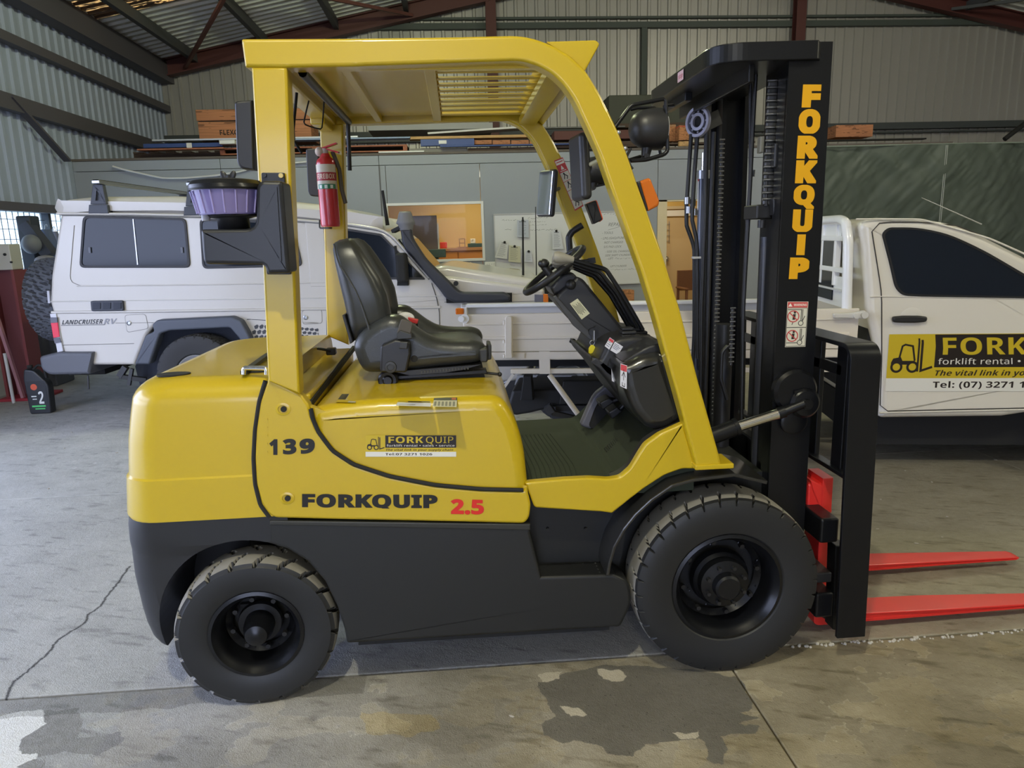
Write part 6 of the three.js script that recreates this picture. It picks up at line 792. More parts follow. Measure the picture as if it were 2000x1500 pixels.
  { const mr = sub(k, 'mirror'), c = pt(1069, 378, -0.42), h = pt(1069, 332, -0.42).y - pt(1069, 424, -0.42).y; const g = new THREE.CylinderGeometry(1, 1, 1, 40).rotateZ(Math.PI / 2); g.scale(0.022, h / 2, h / 2 * 0.72); const grp = (name, gg, m) => { gg.rotateY(0.36); gg.rotateZ(-0.10); gg.translate(c.x, c.y, c.z); part(mr, name, gg, m); }; const face = g.clone().scale(0.4, 0.92, 0.92).translate(-0.010, 0, 0); grp('mirror_housing', new RoundedBoxGeometry(0.026, h, h * 0.68, 4, 0.012), PLASTIC); grp('mirror_glass', new RoundedBoxGeometry(0.008, h * 0.93, h * 0.62, 3, 0.003).translate(-0.012, 0, 0), M(0.9, 0.9, 0.92, 0.03, { metalness: 1 })); part(mr, 'mirror_stem', rod(c, pt(1092, 368, -0.50), 0.008), M(0.2, 0.2, 0.14, 0.5)); }
  { const mr = sub(k, 'mirror'), c = pt(1133, 328, 0.36), h = pt(1133, 263, 0.36).y - pt(1133, 392, 0.36).y; const g = new RoundedBoxGeometry(0.036, h, h * 0.66, 4, 0.016); g.rotateY(0.12); g.rotateZ(0.045); g.translate(c.x, c.y, c.z); part(mr, 'mirror_housing', g, PLASTIC); const q = pt(1172, 312, 0.5); part(mr, 'mirror_stem', rod([c.x + 0.01, c.y, c.z], q, 0.007), M(0.45, 0.42, 0.25, 0.4)); part(mr, 'mirror_socket', discZ(c.x + 0.018, c.y - 0.0, c.z, 0.02, 0.03), PLASTIC); }
  const lamp = (cx, cy, z, s, guard) => {
    const l = sub(k, 'work_lamp'), c = pt(cx, cy, z), R = 0.064 * s; const g = crease(lathe([[0, -0.056 * s], [R * 0.45, -0.054 * s], [R * 0.72, -0.044 * s], [R * 0.92, -0.022 * s], [R, 0.01 * s], [R * 1.04, 0.03 * s], [R * 1.04, 0.045 * s], [0, 0.045 * s]], 32), 0.6); g.rotateZ(-Math.PI / 2); g.rotateY(0.18); g.translate(c.x, c.y, c.z); part(l, 'lamp_housing', g, PLASTIC); const ln = new THREE.CylinderGeometry(R * 0.95, R * 0.95, 0.006, 28).rotateZ(Math.PI / 2).rotateY(0.18).translate(c.x + 0.046 * s, c.y, c.z - 0.008); part(l, 'lens', ln, M(0.5, 0.5, 0.5, 0.15)); part(l, 'mount_foot', [rod([c.x, c.y - R * 0.9, c.z], [c.x - 0.005, c.y - R * 1.35, c.z], 0.018 * s, 0.014 * s), discZ(c.x - 0.005, c.y - R * 1.35, c.z, 0.008, 0.04)], SATIN); return c; };
  const lc = lamp(1264, 252, 0.42, 1.0), gd = (l, r, z) => tube(l.map((q) => pt(q[0], q[1], q[2] ?? z)), r, 50, 8);
  part(k, 'lamp_guard', [gd([[1200, 250], [1228, 212], [1236, 205], [1292, 194], [1300, 197], [1304, 292], [1296, 302], [1262, 312], [1232, 314]], 0.0065, 0.46), gd([[1232, 214], [1246, 211], [1278, 211], [1283, 217], [1288, 290], [1290, 300]], 0.0055, 0.36), rod(pt(1228, 313, 0.46), pt(1250, 306, 0.4), 0.006), rod(pt(1298, 208, 0.46), pt(1314, 206, 0.3), 0.006)], BLACKP); part(k, 'lamp_wire', tube([pt(1232, 290, 0.5), pt(1224, 306, 0.52), pt(1232, 325, 0.55), pt(1236, 330, 0.55)], 0.0045, 20, 6), MATTE);
  for (const [x, y] of [[1208, 259], [1221, 290]]) { const q = pt(x, y, 0.56); part(k, 'lamp_bolt', new THREE.SphereGeometry(0.008, 10, 8).translate(q.x, q.y, q.z), STEEL); }
  lamp(1160, 332, -0.42, 0.92); part(k, 'lamp_guard', [gd([[1178, 338], [1184, 344], [1185, 358], [1170, 362], [1152, 366], [1145, 364]], 0.006, -0.42), gd([[1142, 292], [1160, 291], [1166, 290]], 0.007, -0.40)], SATIN);
  const ind = (q, z, th, m, mb, qb) => { const b = part(k, 'indicator', plate(F, z, qb, th, { bevel: 0.004 }), mb); part(b, 'indicator_lens', plate(F, z + 0.002, q, th, { bevel: 0.008 }), m); };
  ind([[1249, 354, 0.006], [1270, 346, 0.01], [1289, 392, 0.01], [1287, 402, 0.006], [1266, 413, 0.004]], 0.53, 0.06, AMBER, SATIN, [[1244, 356], [1251, 353], [1268, 410], [1263, 412]]);
  { const b = part(k, 'indicator', plate(F, -0.50, [[1145, 398, 0.004], [1164, 391, 0.006], [1177, 428, 0.008], [1172, 432], [1160, 438, 0.004]], 0.06, { bevel: 0.006 }), SATIN); part(b, 'indicator_lens', plate(F, -0.515, [[1148, 396, 0.004], [1166, 390, 0.008], [1179, 428, 0.008], [1173, 433]], 0.06, { bevel: 0.008 }), M(0.85, 0.12, 0.05, 0.25)); }
  const warn = canvasTex(96, 360, (x) => { x.fillStyle = '#c23a36'; x.fillRect(0, 0, 96, 360); x.fillStyle = '#e2ddc8'; x.fillRect(5, 8, 86, 30); x.fillStyle = '#b9372f'; x.fillRect(12, 18, 68, 6); x.fillStyle = '#e2ddc8'; x.beginPath(); x.moveTo(48, 46); x.lineTo(66, 76); x.lineTo(30, 76); x.closePath(); x.fill(); x.fillRect(16, 82, 64, 5); for (let i = 0; i < 4; i++) { x.fillStyle = '#e2ddc8'; x.fillRect(5, 94 + i * 65, 86, 62); x.strokeStyle = x.fillStyle = '#1b1b18'; x.lineWidth = 7; x.beginPath(); x.moveTo(26, 140 + i * 65); x.lineTo(44, 112 + i * 65); x.lineTo(66, 128 + i * 65); x.lineTo(52, 146 + i * 65); x.stroke(); x.beginPath(); x.arc(40 + i * 6, 106 + i * 65, 8, 0, 7); x.fill(); } });
  part(k, 'warning_sticker', quad(pt(1082, 314, -0.494), pt(1099, 307, -0.494), pt(1140, 402, -0.494), pt(1123, 412, -0.494)), printMat(warn));
  // mast
  const ms = sub(k, 'mast'), zM = 0.40, mx0 = 1.118, mx1 = 1.264, mTop = pt(1620, 81, zM).y, mBot = 0.13;
  for (const s of [1, -1]) {
    const Z = (a, b) => (s > 0 ? [a, b] : [-b, -a]);
    part(ms, 'outer_channel', [box(mx0, mx1, mBot, mTop, ...Z(zM - 0.014, zM)), box(mx0, mx0 + 0.018, mBot, mTop, ...Z(zM - 0.075, zM - 0.01)), box(mx1 - 0.018, mx1, mBot, mTop, ...Z(zM - 0.075, zM - 0.01))], BLACKP);
    part(ms, 'inner_channel', [box(mx0 + 0.03, mx1 - 0.02, mBot + 0.02, mTop - 0.03, ...Z(zM - 0.105, zM - 0.09)), box(mx0 + 0.02, mx0 + 0.038, mBot + 0.02, mTop - 0.03, ...Z(s > 0 ? zM - 0.22 : zM - 0.155, zM - 0.09)), box(mx1 - 0.03, mx1 - 0.01, mBot + 0.02, mTop - 0.03, ...Z(zM - 0.155, zM - 0.09))], BLACKP);
  }
  { const y0 = mTop - 0.055, y1 = mTop - 0.004, s = polyShape([[0.865, -0.445, 0.10], [0.865, 0.40, 0.11], [1.205, 0.425, 0.01], [1.225, 0.40, 0.01], [1.225, -0.40], [1.205, -0.425]]); const g = new THREE.ExtrudeGeometry(s, { depth: y1 - y0, bevelEnabled: true, bevelThickness: 0.004, bevelSize: 0.004, bevelOffset: -0.004, bevelSegments: 2, curveSegments: 12 }); g.rotateX(Math.PI / 2).translate(0, y1, 0); part(ms, 'top_crosshead', g, BLACKP); part(ms, 'crosshead_web', [box(1.0, 1.02, y0 - 0.06, y0, -0.4, 0.36, 0.004), box(0.93, 0.96, y0 - 0.035, y0, -0.38, -0.1, 0.004)], BLACKP); const tag = canvasTex(64, 48, (x) => { x.fillStyle = '#d9b9c4'; x.fillRect(0, 0, 64, 48); x.fillStyle = '#a83a52'; fitText(x, 'stop', 8, 12, 48, 22); }); const f0 = F.atx(1325, 150, 0.8655), f1 = F.atx(1336, 143, 0.8655); part(ms, 'inspection_tag', quad(V(0.8625, (y0 + y1) / 2 + 0.018, f0.z - 0.0), V(0.8625, (y0 + y1) / 2 + 0.018, f0.z + 0.07), V(0.8625, (y0 + y1) / 2 - 0.018, f0.z + 0.07), V(0.8625, (y0 + y1) / 2 - 0.018, f0.z)), printMat(tag)); }
  part(ms, 'mid_crossmember', box(1.20, 1.25, 0.60, 0.72, -0.36, 0.36, 0.006), BLACKP); part(ms, 'lower_crossmember', box(1.05, 1.16, 0.16, 0.42, -0.38, 0.38, 0.01), BLACKP);
  const vcyl = (px, z, r0, yb, yt, m) => { const x = pt(px[0], px[1], z).x; return [x, rod([x, yb, z], [x, yt, z], r0, r0, 20)]; };
  { const zc = -0.27, xt = pt(1374, 380, zc).x, yA = pt(1374, 410, zc).y, yB = pt(1374, 345, zc).y, yC = pt(1374, 308, zc).y; part(ms, 'lift_cylinder', rod([xt, 0.2, zc], [xt, yB, zc], 0.024, 0.024, 24), M(0.10, 0.11, 0.14, 0.3, { metalness: 0.4 })); part(ms, 'lift_rod', rod([xt, yB, zc], [xt, yC + 0.02, zc], 0.014), CHROME); part(ms, 'cylinder_gland', rod([xt, yB - 0.01, zc], [xt, yB + 0.025, zc], 0.03), STEEL); const la = canvasTex(64, 192, (x) => { x.fillStyle = '#d8d8de'; x.fillRect(0, 0, 64, 192); x.fillStyle = '#c04048'; x.fillRect(0, 0, 64, 26); x.fillStyle = '#33343a'; for (let i = 0; i < 6; i++) x.fillRect(12, 40 + i * 22, 24 + (i * 17) % 20, 12); }); part(ms, 'cylinder_label', new THREE.CylinderGeometry(0.0252, 0.0252, yB - yA, 24, 1, true, 2.6, 2.4).translate(xt, (yA + yB) / 2, zc), printMat(la)); }
  { const zc = 0.22, xt = pt(1478, 500, zc).x; part(ms, 'lift_cylinder', rod([xt + 0.04, 0.2, zc], [xt + 0.04, 1.55, zc], 0.026, 0.026, 24), M(0.04, 0.042, 0.05, 0.3)); part(ms, 'lift_rod', rod([xt + 0.04, 1.55, zc], [xt + 0.04, mTop - 0.05, zc], 0.012), CHROME); const z3 = -0.02, x3 = 1.09; part(ms, 'centre_cylinder', rod([x3, 0.25, z3], [x3, 1.2, z3], 0.035, 0.035, 24), SATIN); }
  const chain = (px, z, y0, y1, sz, ax) => { const c = sub(ms, 'lift_chain'), x = pt(px, 400, z).x; const n = Math.round((y1 - y0) / (sz * 0.86)), link = (ax === 'z' ? new RoundedBoxGeometry(sz * 1.6, sz * 0.72, sz * 0.5, 1, sz * 0.2) : new RoundedBoxGeometry(sz * 0.6, sz * 0.8, sz * 0.6, 1, sz * 0.2)), pin = new THREE.CylinderGeometry(sz * 0.16, sz * 0.16, sz * (ax === 'z' ? 1.9 : 1), 8).rotateZ(Math.PI / 2); for (let i = 0; i < n; i++) { const m = part(c, 'chain_link', link, i % 2 ? M0 : M1); m.position.set(x, y0 + (i + 0.5) * (y1 - y0) / n, z); const p = part(c, 'chain_pin', pin, STEEL); p.position.copy(m.position); p.position.y += sz * 0.43; p.position.z += sz * 0.3; } return x; };
  const M0 = M(0.05, 0.052, 0.055, 0.35, { metalness: 0.5 }), M1 = M(0.10, 0.10, 0.105, 0.3, { metalness: 0.6 });
  chain(1500, 0.30, 1.66, mTop - 0.10, 0.026, 'z'); chain(1406, -0.22, 0.75, 1.95, 0.021, 'y'); chain(1438, 0.12, 1.05, 1.28, 0.02, 'y');
  { const g = sub(ms, 'hose_pulley'), c = pt(1365, 238, -0.20), rr0 = (pt(1365, 207, -0.2).y - pt(1365, 269, -0.2).y) / 2; g.position.copy(c); g.rotation.y = -1.02; const SIL = M(0.36, 0.36, 0.44, 0.4, { metalness: 0.3 }); part(g, 'pulley_rim', latheZ([[rr0, 0.0], [rr0, 0.010], [rr0 * 0.96, 0.014], [rr0 * 0.78, 0.014], [rr0 * 0.74, 0.008], [rr0 * 0.74, 0.0]]), SIL); part(g, 'bearing_ring', latheZ([[rr0 * 0.56, -0.01], [rr0 * 0.56, 0.011], [rr0 * 0.36, 0.012], [rr0 * 0.36, -0.01]]), SIL); part(g, 'bearing_back', discZ(0, 0, -0.004, rr0 * 0.76, 0.008, 32), MATTE); for (let i = 0; i < 8; i++) { const a = i / 8 * 6.2832; part(g, 'bearing_ball', new THREE.SphereGeometry(rr0 * 0.085, 10, 8).translate(Math.cos(a) * rr0 * 0.66, Math.sin(a) * rr0 * 0.66, 0.004), SIL); } part(ms, 'pulley_bracket', bar([c.x + 0.02, c.y - 0.01, c.z], [1.11, c.y + 0.02, c.z - 0.02], 0.03, 0.06), SATIN); }
  const hose = (q, z, r) => part(ms, 'hose', tube(q.map((v) => pt(v[0], v[1], v[2] ?? z)), r, 50, 8), SATIN);
  hose([[1350, 262], [1345, 340], [1341, 400], [1341, 440], [1350, 465], [1356, 490], [1356, 650], [1350, 760]], -0.22, 0.009); hose([[1362, 268], [1357, 330], [1353, 400], [1352, 430], [1360, 466], [1362, 500], [1362, 700]], -0.20, 0.009); hose([[1380, 245], [1377, 420], [1370, 600], [1368, 800]], -0.18, 0.010); hose([[1394, 258], [1388, 420], [1382, 620], [1376, 820]], -0.17, 0.010);
  for (const [x, y] of [[1342, 392], [1353, 396], [1345, 410], [1356, 414]]) { const q = pt(x, y, -0.21); part(ms, 'hose_fitting', rod([q.x, q.y - 0.014, q.z], [q.x, q.y + 0.014, q.z], 0.013, 0.013, 6), STEEL); } part(ms, 'hose_clip', box(pt(1353, 503, -0.2).x, pt(1367, 503, -0.2).x, pt(1360, 505, -0.2).y, pt(1360, 501, -0.2).y, -0.215, -0.185), M(0.5, 0.5, 0.5, 0.4));
  hose([[1478, 110], [1470, 260], [1462, 420], [1452, 600], [1448, 820]], 0.20, 0.008); hose([[1466, 150], [1466, 330], [1464, 380], [1460, 430], [1450, 620]], 0.16, 0.008); part(ms, 'hose_fitting', [rod(pt(1469, 332, 0.17), pt(1468, 345, 0.17), 0.011, 0.011, 6), rod(pt(1462, 416, 0.17), pt(1461, 428, 0.17), 0.011, 0.011, 6)], STEEL);
  hose([[1430, 690], [1422, 676], [1410, 690], [1408, 740], [1420, 780]], 0.1, 0.008); part(ms, 'chain_anchor', [box(pt(1470, 390, 0.26).x, pt(1512, 390, 0.26).x, pt(1490, 428, 0.26).y, pt(1490, 400, 0.26).y, 0.18, 0.3, 0.006), rod(pt(1496, 402, 0.30), pt(1497, 336, 0.30), 0.008), rod(pt(1488, 430, 0.28), pt(1487, 445, 0.28), 0.014)], SATIN); parts(ms, 'roller_block', [plate(F, 0.34, [[1514, 280], [1536, 280], [1540, 330], [1512, 326]], 0.04, { bevel: 0.004 }), plate(F, 0.34, [[1510, 388], [1540, 384], [1538, 424], [1512, 420]], 0.04, { bevel: 0.004 })], SATIN); part(ms, 'guide_block', plate(F, 0.31, [[1486, 266], [1494, 266], [1492, 298], [1484, 298]], 0.03, { bevel: 0.004 }), M(0.16, 0.16, 0.14, 0.5));
  // trunnion and tilt cylinder
  { const q = pt(1553, 764, 0.42); part(ms, 'trunnion', latheZ([[0.080, 0], [0.080, 0.025], [0.07, 0.036], [0, 0.036]], 40).translate(q.x, q.y, zM - 0.002), BLACKP); const q2 = pt(1578, 790, 0.46); part(ms, 'tilt_anchor', [latheZ([[0.055, 0], [0.055, 0.03], [0.045, 0.04], [0.02, 0.042], [0.018, 0.055], [0, 0.055]], 30).translate(q2.x, q2.y, zM + 0.01), bar([q2.x - 0.02, q2.y + 0.0, zM + 0.03], [q2.x - 0.03, q2.y + 0.05, zM + 0.03], 0.03, 0.03)], BLACKP); const q3 = pt(1552, 823, 0.42); part(ms, 'lower_boss', latheZ([[0.05, 0], [0.05, 0.02], [0.04, 0.026], [0, 0.026]], 30).translate(q3.x, q3.y, zM - 0.002), BLACKP);
    const tc = sub(k, 'tilt_cylinder'), A = pt(1380, 856, 0.43), B = pt(1441, 833, 0.43), C = pt(1526, 806, 0.44), E = pt(1570, 788, 0.45); part(tc, 'barrel', [rod(A, B, 0.030, 0.030, 28), rod(B.clone().lerp(A, 0.12), B, 0.033, 0.033, 28)], BLACKP); part(tc, 'chrome_rod', rod(B, C, 0.019, 0.019, 28), CHROME); part(tc, 'rod_end', [rod(C, E, 0.017, 0.017, 20), rod(C.clone().lerp(B, 0.08), C.clone().lerp(E, 0.15), 0.022, 0.022, 20)], BLACKP); }
  // letters down the mast
  const YL = new THREE.Color('#e8ae08');
  const lets = [['F', 1567, 165, 1603, 210], ['O', 1560, 213, 1602, 261], ['R', 1557, 265, 1598, 310], ['K', 1554, 313, 1595, 358], ['Q', 1550, 361, 1591, 408], ['U', 1548, 409, 1587, 453], ['I', 1556, 457, 1573, 499], ['P', 1542, 503, 1580, 545]];
  lets.forEach(([ch, x0, y0, x1, y1]) => { const t = canvasTex(128, 128, (x) => { x.clearRect(0, 0, 128, 128); x.fillStyle = '#e0a405'; x.strokeStyle = '#e0a405'; x.lineWidth = 11; x.save(); x.font = 'bold 100px sans-serif'; const m = x.measureText(ch), w = m.width; const l = m.actualBoundingBoxLeft ?? 0, r = m.actualBoundingBoxRight ?? w, as = m.actualBoundingBoxAscent ?? 73, ds = m.actualBoundingBoxDescent ?? 0; const W0 = 116, H0 = 116; x.translate(6, 6); x.scale(W0 / (l + r), H0 / (as + ds)); x.translate(l, as); if (ch === 'I') { x.setTransform(1, 0, 0, 1, 0, 0); x.fillRect(2, 2, 124, 124); } else { x.fillText(ch, 0, 0); x.strokeText(ch, 0, 0); } x.restore(); }); const sk2 = 3; part(ms, 'letter', quad(pt(x0 + sk2 / 2, y0, zM + 0.0015), pt(x1 + sk2 / 2, y0, zM + 0.0015), pt(x1 - sk2 / 2, y1, zM + 0.0015), pt(x0 - sk2 / 2, y1, zM + 0.0015)), cutMat(t, 0.45)); });
  const mw = canvasTex(160, 350, (x, w, h) => { x.fillStyle = '#d6d2c0'; x.fillRect(0, 0, w, h); x.fillStyle = '#c8504c'; x.fillRect(4, 4, w - 8, 42); x.fillStyle = '#efe9dc'; fitText(x, 'WARNING', 50, 16, 100, 18); x.beginPath(); x.moveTo(24, 12); x.lineTo(40, 38); x.lineTo(8, 38); x.closePath(); x.fill(); for (const o of [50, 200]) { x.strokeStyle = '#2a2a26'; x.lineWidth = 3; x.strokeRect(4, o, w - 8, 148 - (o > 60 ? 4 : 0)); x.lineWidth = 5; x.beginPath(); x.moveTo(112, o + 8); x.lineTo(112, o + 100); x.moveTo(122, o + 8); x.lineTo(122, o + 96); x.moveTo(140, o + 60); x.lineTo(122, o + 104); x.stroke(); x.beginPath(); x.arc(112, o + 116, 18, 0, 7); x.stroke(); x.fillStyle = '#2a2a26'; x.beginPath(); x.arc(62, o + 34, 9, 0, 7); x.fill(); x.beginPath(); x.moveTo(50, o + 46); x.lineTo(70, o + 46); x.lineTo(66, o + 90); x.lineTo(46, o + 90); x.closePath(); x.fill(); x.beginPath(); if (o < 60) { x.moveTo(8, o + 12); x.lineTo(112, o + 12); x.moveTo(44, o + 128); x.lineTo(52, o + 108); } else { x.moveTo(8, o + 118); x.lineTo(96, o + 118); } x.stroke(); x.strokeStyle = '#c03434'; x.lineWidth = 7; x.beginPath(); x.arc(52, o + 64, 42, 0, 7); x.moveTo(22, o + 36); x.lineTo(84, o + 94); x.stroke(); } });
  part(ms, 'warning_sticker', quad(pt(1538, 589, zM + 0.002), pt(1579, 589, zM + 0.002), pt(1573, 677, zM + 0.002), pt(1533, 678, zM + 0.002)), printMat(mw));
  // carriage, backrest, forks
  const cg = sub(k, 'carriage'), zB = 0.575;
  const ubx0 = 1.275, ubx1 = 1.345; const ub = pt(1640, 1030, 0.5).y; part(cg, 'upper_bar', [box(ubx0, ubx1, ub - 0.06, ub + 0.035, -0.50, 0.50, 0.01)], BLACKP); part(cg, 'lower_bar', box(ubx0, ubx1, 0.15, 0.25, -0.50, 0.50, 0.01), BLACKP); for (const z of [0.26, 0.0, -0.26]) part(cg, 'carriage_plate', box(1.26, 1.30, 0.15, ub, z - 0.03, z + 0.03), SATIN);
  const y1115 = pt(1625, 1115, 0.45).y; part(cg, 'sideshift_bar', box(1.26, 1.33, y1115 - 0.02, y1115 + 0.02, -0.2, 0.5, 0.006), SATIN); part(cg, 'side_column', plate(F, 0.50, [[1632, 1066, 0.005], [1655, 1066, 0.005], [1650, 1236, 0.005], [1626, 1230, 0.005]], 0.06, { bevel: 0.004 }), BLACKP); part(cg, 'roller_bracket', plate(F, 0.38, [[1590, 1150], [1632, 1180], [1630, 1222], [1596, 1200]], 0.1, { bevel: 0.01 }), MATTE);
  const lb = sub(k, 'load_backrest'); const outer = [[1655, 673, 0], [1694, 673, 0.0], [1708, 676], [1717, 684], [1721, 698], [1719, 760], [1712, 900], [1690, 1243, 0.006], [1642, 1238, 0.006], [1648, 1100], [1655, 930], [1661, 740], [1660, 700], [1655, 690]];
  const bx0 = pt(1660, 720, zB).x, bx1 = pt(1720, 720, zB).x, bty = pt(1690, 673, zB).y;
  { const prof = (inset) => { const z1 = zB - inset, y1 = bty - inset, r = 0.055 - inset, o = []; o.push([z1, 0.11]); for (let i = 0; i <= 8; i++) { const a = i / 8 * Math.PI / 2; o.push([z1 - r + r * Math.cos(a), y1 - r + r * Math.sin(a)]); } for (let i = 0; i <= 8; i++) { const a = Math.PI / 2 + i / 8 * Math.PI / 2; o.push([-z1 + r + r * Math.cos(a), y1 - r + r * Math.sin(a)]); } o.push([-z1, 0.11]); return o; }; const s = polyShape([...prof(0), ...prof(0.016).reverse()]); const w = bx1 - bx0, g = new THREE.ExtrudeGeometry(s, { depth: w - 0.006, bevelEnabled: true, bevelThickness: 0.003, bevelSize: 0.003, bevelOffset: -0.003, bevelSegments: 2 }); g.rotateY(Math.PI / 2); // shape x -> -z
    g.scale(1, 1, -1); const ix = g.attributes.position.count; for (const n of ['position', 'normal', 'uv']) { const at2 = g.attributes[n], it = at2.itemSize; for (let i = 0; i < ix; i += 3) for (let c = 0; c < it; c++) { const t = at2.array[(i + 1) * it + c]; at2.array[(i + 1) * it + c] = at2.array[(i + 2) * it + c]; at2.array[(i + 2) * it + c] = t; } } g.computeVertexNormals(); g.translate(bx0 + 0.003, 0, 0);
    const p = g.attributes.position; const topx = 0, sh = pt(1690, 1243, zB).x - bx1; for (let i = 0; i < p.count; i++) { const yy = p.getY(i); p.setX(i, p.getX(i) + (bty - yy) / (bty - 0.11) * sh); } g.computeVertexNormals(); part(lb, 'hoop', crease(g, 0.6), BLACKP); }
  const slz = [0.47, 0.285, 0.1, -0.1, -0.285, -0.47]; const blow = pt(1655, 932, zB).y; for (const z of slz) part(lb, 'slat', box(bx0 + 0.03, bx0 + 0.05, blow, bty - 0.014, z - 0.035, z + 0.035, 0.004), BLACKP); part(lb, 'lower_bar', box(bx0 + 0.012, bx0 + 0.05, blow - 0.012, blow + 0.004, -0.56, 0.56, 0.003), BLACKP); part(lb, 'middle_bar', box(bx0 + 0.03, bx0 + 0.045, pt(1620, 707, 0.3).y - 0.02, pt(1620, 707, 0.3).y + 0.02, -0.56, 0.47, 0.003), BLACKP);
  const fork = (z0, z1, hook) => { const f = sub(k, 'fork'), s = new THREE.Shape(); const L = 2.56, t0 = 0.046, x0 = 1.345; s.moveTo(x0, hook); s.lineTo(x0, 0.06); s.quadraticCurveTo(x0, 0.035, x0 + 0.03, 0.035); s.lineTo(L - 0.02, 0.035); s.quadraticCurveTo(L, 0.036, L, 0.043); s.lineTo(L - 0.02, 0.048); s.lineTo(x0 + 0.5, 0.07); s.lineTo(x0 + 0.06, 0.078); s.quadraticCurveTo(x0 + 0.045, 0.08, x0 + 0.045, 0.10); s.lineTo(x0 + 0.042, hook); s.closePath(); const g = extrude(s, z1, z1 - z0, 0.004); const p = g.attributes.position, zc = (z0 + z1) / 2; for (let i = 0; i < p.count; i++) { const x = p.getX(i); if (x > L - 0.14) { const u = (x - (L - 0.14)) / 0.14; p.setZ(i, zc + (p.getZ(i) - zc) * (1 - 0.55 * u * u)); } } g.computeVertexNormals(); part(f, 'blade', crease(g, 0.4), REDP); part(f, 'upper_hook', [box(1.29, 1.385, hook - 0.13, hook - 0.02, z0 + 0.005, z1 - 0.005, 0.012), plate(F, z1 - 0.002, [[1583, 938], [1612, 950], [1626, 1000], [1600, 990], [1588, 960]], 0.1, { bevel: 0.006 })], REDP); return f; };
  fork(0.245, 0.365, ub + 0.14); fork(-0.155, -0.035, ub + 0.14);
  // decals
  const dec = (parent, name, q, z, w, h, draw, cut = true) => part(parent, name, quad(...q.map((v) => pt(...v, z))), (cut ? cutMat : printMat)(canvasTex(w, h, draw)));
  const heavy = (x, s, w, h, col, lw) => { x.clearRect(0, 0, w, h); x.fillStyle = x.strokeStyle = col; x.save(); x.font = 'bold 100px sans-serif'; const m = x.measureText(s); x.translate(5, h - 8); x.scale((w - 10) / m.width, (h - 16) / 73); x.lineWidth = lw; x.lineJoin = 'miter'; x.fillText(s, 0, 0); x.strokeText(s, 0, 0); x.restore(); };
  dec(sp, 'lettering', [[585, 963], [857, 965], [857, 994], [585, 992]], 0.5535, 768, 96, (x, w, h) => heavy(x, 'FORKQUIP', w, h, '#17150f', 7)); dec(sp, 'lettering', [[879, 973], [947, 975], [947, 1006], [879, 1005]], 0.5535, 256, 116, (x, w, h) => heavy(x, '2.5', w, h, '#d8281e', 6));
  dec(sp, 'number_decal', [[525, 857], [547, 857], [547, 889], [525, 889]], 0.5535, 96, 128, (x, w, h) => heavy(x, '1', w, h, '#17150f', 8)); dec(sp, 'number_decal', [[552, 857], [580, 856], [580, 887], [552, 888]], 0.5535, 128, 128, (x, w, h) => heavy(x, '3', w, h, '#17150f', 8)); dec(sp, 'number_decal', [[584, 857], [616, 855], [616, 885], [584, 887]], 0.5535, 128, 128, (x, w, h) => heavy(x, '9', w, h, '#17150f', 8));
  dec(hood, 'company_sign', [[714, 850], [891, 850], [891, 892], [714, 892]], 0.545, 1024, 244, (x, w, h) => globalSign(x, w, h, 'Tel:07 3271 1026'), false);
  const hy = 1.058, hp = (x, y) => { const q = F.aty(x, y, hy); q.y = hy + 0.003; return q; }, top = (name, q, draw) => part(hood, name, quad(...q.map((v) => hp(...v))), printMat(canvasTex(128, 64, draw)));
  const st0 = (x, w, h, a, b) => { x.fillStyle = a; x.fillRect(0, 0, w, h); x.fillStyle = b; };
  top('hood_sticker', [[668, 771], [704, 771], [694, 788], [656, 787]], (x, w, h) => { st0(x, w, h, '#b9b6a6', '#222'); x.fillRect(0, 0, 50, 44); x.fillStyle = '#c9ae22'; x.fillRect(0, 44, 78, 20); x.fillRect(54, 0, 24, 40); x.fillStyle = '#333'; fitText(x, '139', 84, 10, 38, 26); });
  top('hood_sticker', [[778, 784], [842, 785], [841, 796], [773, 794]], (x, w, h) => { st0(x, w, h, '#d2d2d8', '#c9ae22'); x.fillRect(0, 0, w, 22); x.fillStyle = '#222'; x.fillRect(40, 6, 84, 12); x.fillRect(10, 44, 60, 4); }); top('hood_sticker', [[848, 778], [893, 778], [892, 797], [845, 796]], (x, w, h) => { st0(x, w, h, '#c9c3a8', '#33332c'); x.fillRect(0, 0, w, 20); x.fillStyle = '#b8562a'; x.fillRect(98, 2, 24, 14); x.fillStyle = '#7a7666'; for (let i = 0; i < 6; i++) x.fillRect(6 + i * 20, 28, 12, 30); });

  // things hung on the forklift
  const kt = pt(1157, 676, 0.14), key = thing('key_tag', 'yellow plastic key tag hanging from the forklift ignition key', 'key tag', new Frame([F.pos[0] + kt.x, kt.y - 0.02, F.pos[2] + 0.135])); part(key, 'tag', extrude(polyShape([[-0.014, -0.022, 0.004], [0.014, -0.022, 0.004], [0.014, 0.012, 0.004], [0.005, 0.024, 0.003], [-0.005, 0.024, 0.003], [-0.014, 0.012, 0.004]]), 0.002, 0.004, 0.001), M(0.78, 0.66, 0.02, 0.4)); part(key, 'split_ring', new THREE.TorusGeometry(0.009, 0.0013, 8, 24).translate(0.0, 0.032, 0), STEEL);
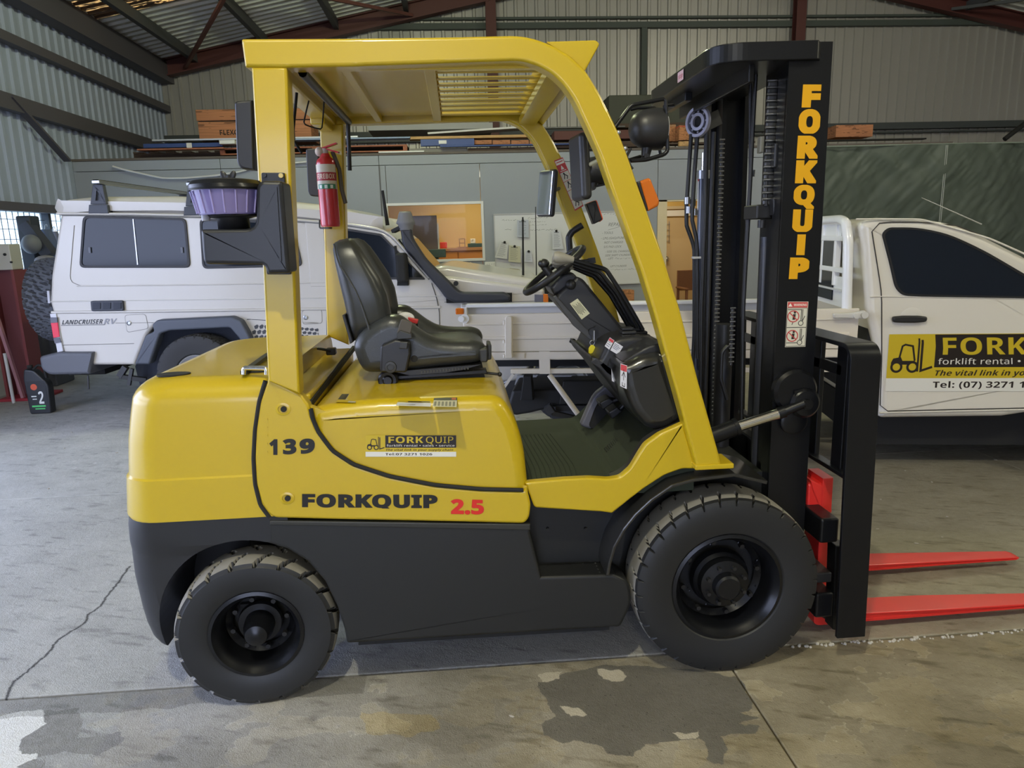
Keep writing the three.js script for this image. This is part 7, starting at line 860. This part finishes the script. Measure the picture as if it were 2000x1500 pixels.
  { const z = -0.40, a = pt(641, 443, z), x0 = pt(622, 380, z), x1 = pt(660, 380, z), r = (x1.x - x0.x) / 2, cx = (x0.x + x1.x) / 2, Y = (py) => pt(640, py, z).y - a.y, e = thing('fire_extinguisher', 'red fire extinguisher with a white band strapped to the far yellow post', 'fire extinguisher', new Frame([F.pos[0] + cx, a.y, F.pos[2] + z]));
    const RD = M(0.55, 0.02, 0.03, 0.3, { clearcoat: 0.6, clearcoatRoughness: 0.1 }); part(e, 'cylinder', crease(lathe([[0, 0], [r * 0.92, 0], [r, 0.01], [r, Y(322)], [r * 0.86, Y(312)], [r * 0.5, Y(306)], [r * 0.42, Y(300)], [0, Y(300)]], 36), 0.6), RD);
    const band = (y0, y1, draw) => part(e, 'label', new THREE.CylinderGeometry(r + 0.0008, r + 0.0008, Y(y0) - Y(y1), 32, 1, true, -1.35, 2.7).translate(0, (Y(y0) + Y(y1)) / 2, 0), printMat(canvasTex(256, 160, draw))); band(322, 370, (x, w, h) => { x.fillStyle = '#cfc6b4'; x.fillRect(0, 0, w, h); x.fillStyle = '#a02830'; x.fillRect(0, 52, w, 54); x.fillStyle = '#d8c9b0'; fitText(x, 'FIREBOX', 30, 62, 196, 32); x.fillStyle = '#2e7a58'; x.fillRect(40, 128, 190, 32); x.fillStyle = '#d8e0d8'; for (let i = 0; i < 3; i++) x.fillRect(60 + i * 55, 134, 28, 22); });
    part(e, 'valve', [rod([0, Y(300), 0], [0, Y(290), 0], 0.014), move(new THREE.SphereGeometry(0.02, 14, 10), -0.022, Y(296), 0.0)], M(0.5, 0.42, 0.36, 0.45)); part(e, 'handle', [bar([-0.01, Y(290), 0], [0.055, Y(281), 0.01], 0.02, 0.006), bar([0.0, Y(290), 0], [0.06, Y(299), 0.01], 0.02, 0.006)], RD); part(e, 'bracket', [tube([[-r - 0.004, 0.03, 0], [-r - 0.004, -0.004, 0.01], [0, -0.006, r + 0.004], [r * 0.3, -0.006, r]], 0.0035, 20, 6), box(-0.02, 0.02, 0.02, Y(330), -r - 0.02, -r)], SATIN); part(e, 'hose', tube([[0.03, Y(296), -0.01], [r + 0.012, Y(330), -0.01], [r + 0.018, Y(370), 0.0], [r + 0.03, Y(398), 0]], 0.009, 24, 8), M(0.09, 0.075, 0.05, 0.6)); }
}

// ---------- done ----------
scene.traverse((o) => { if (o.isMesh) { o.castShadow = true; o.receiveShadow = true; } });
renderer.render(scene, camera);
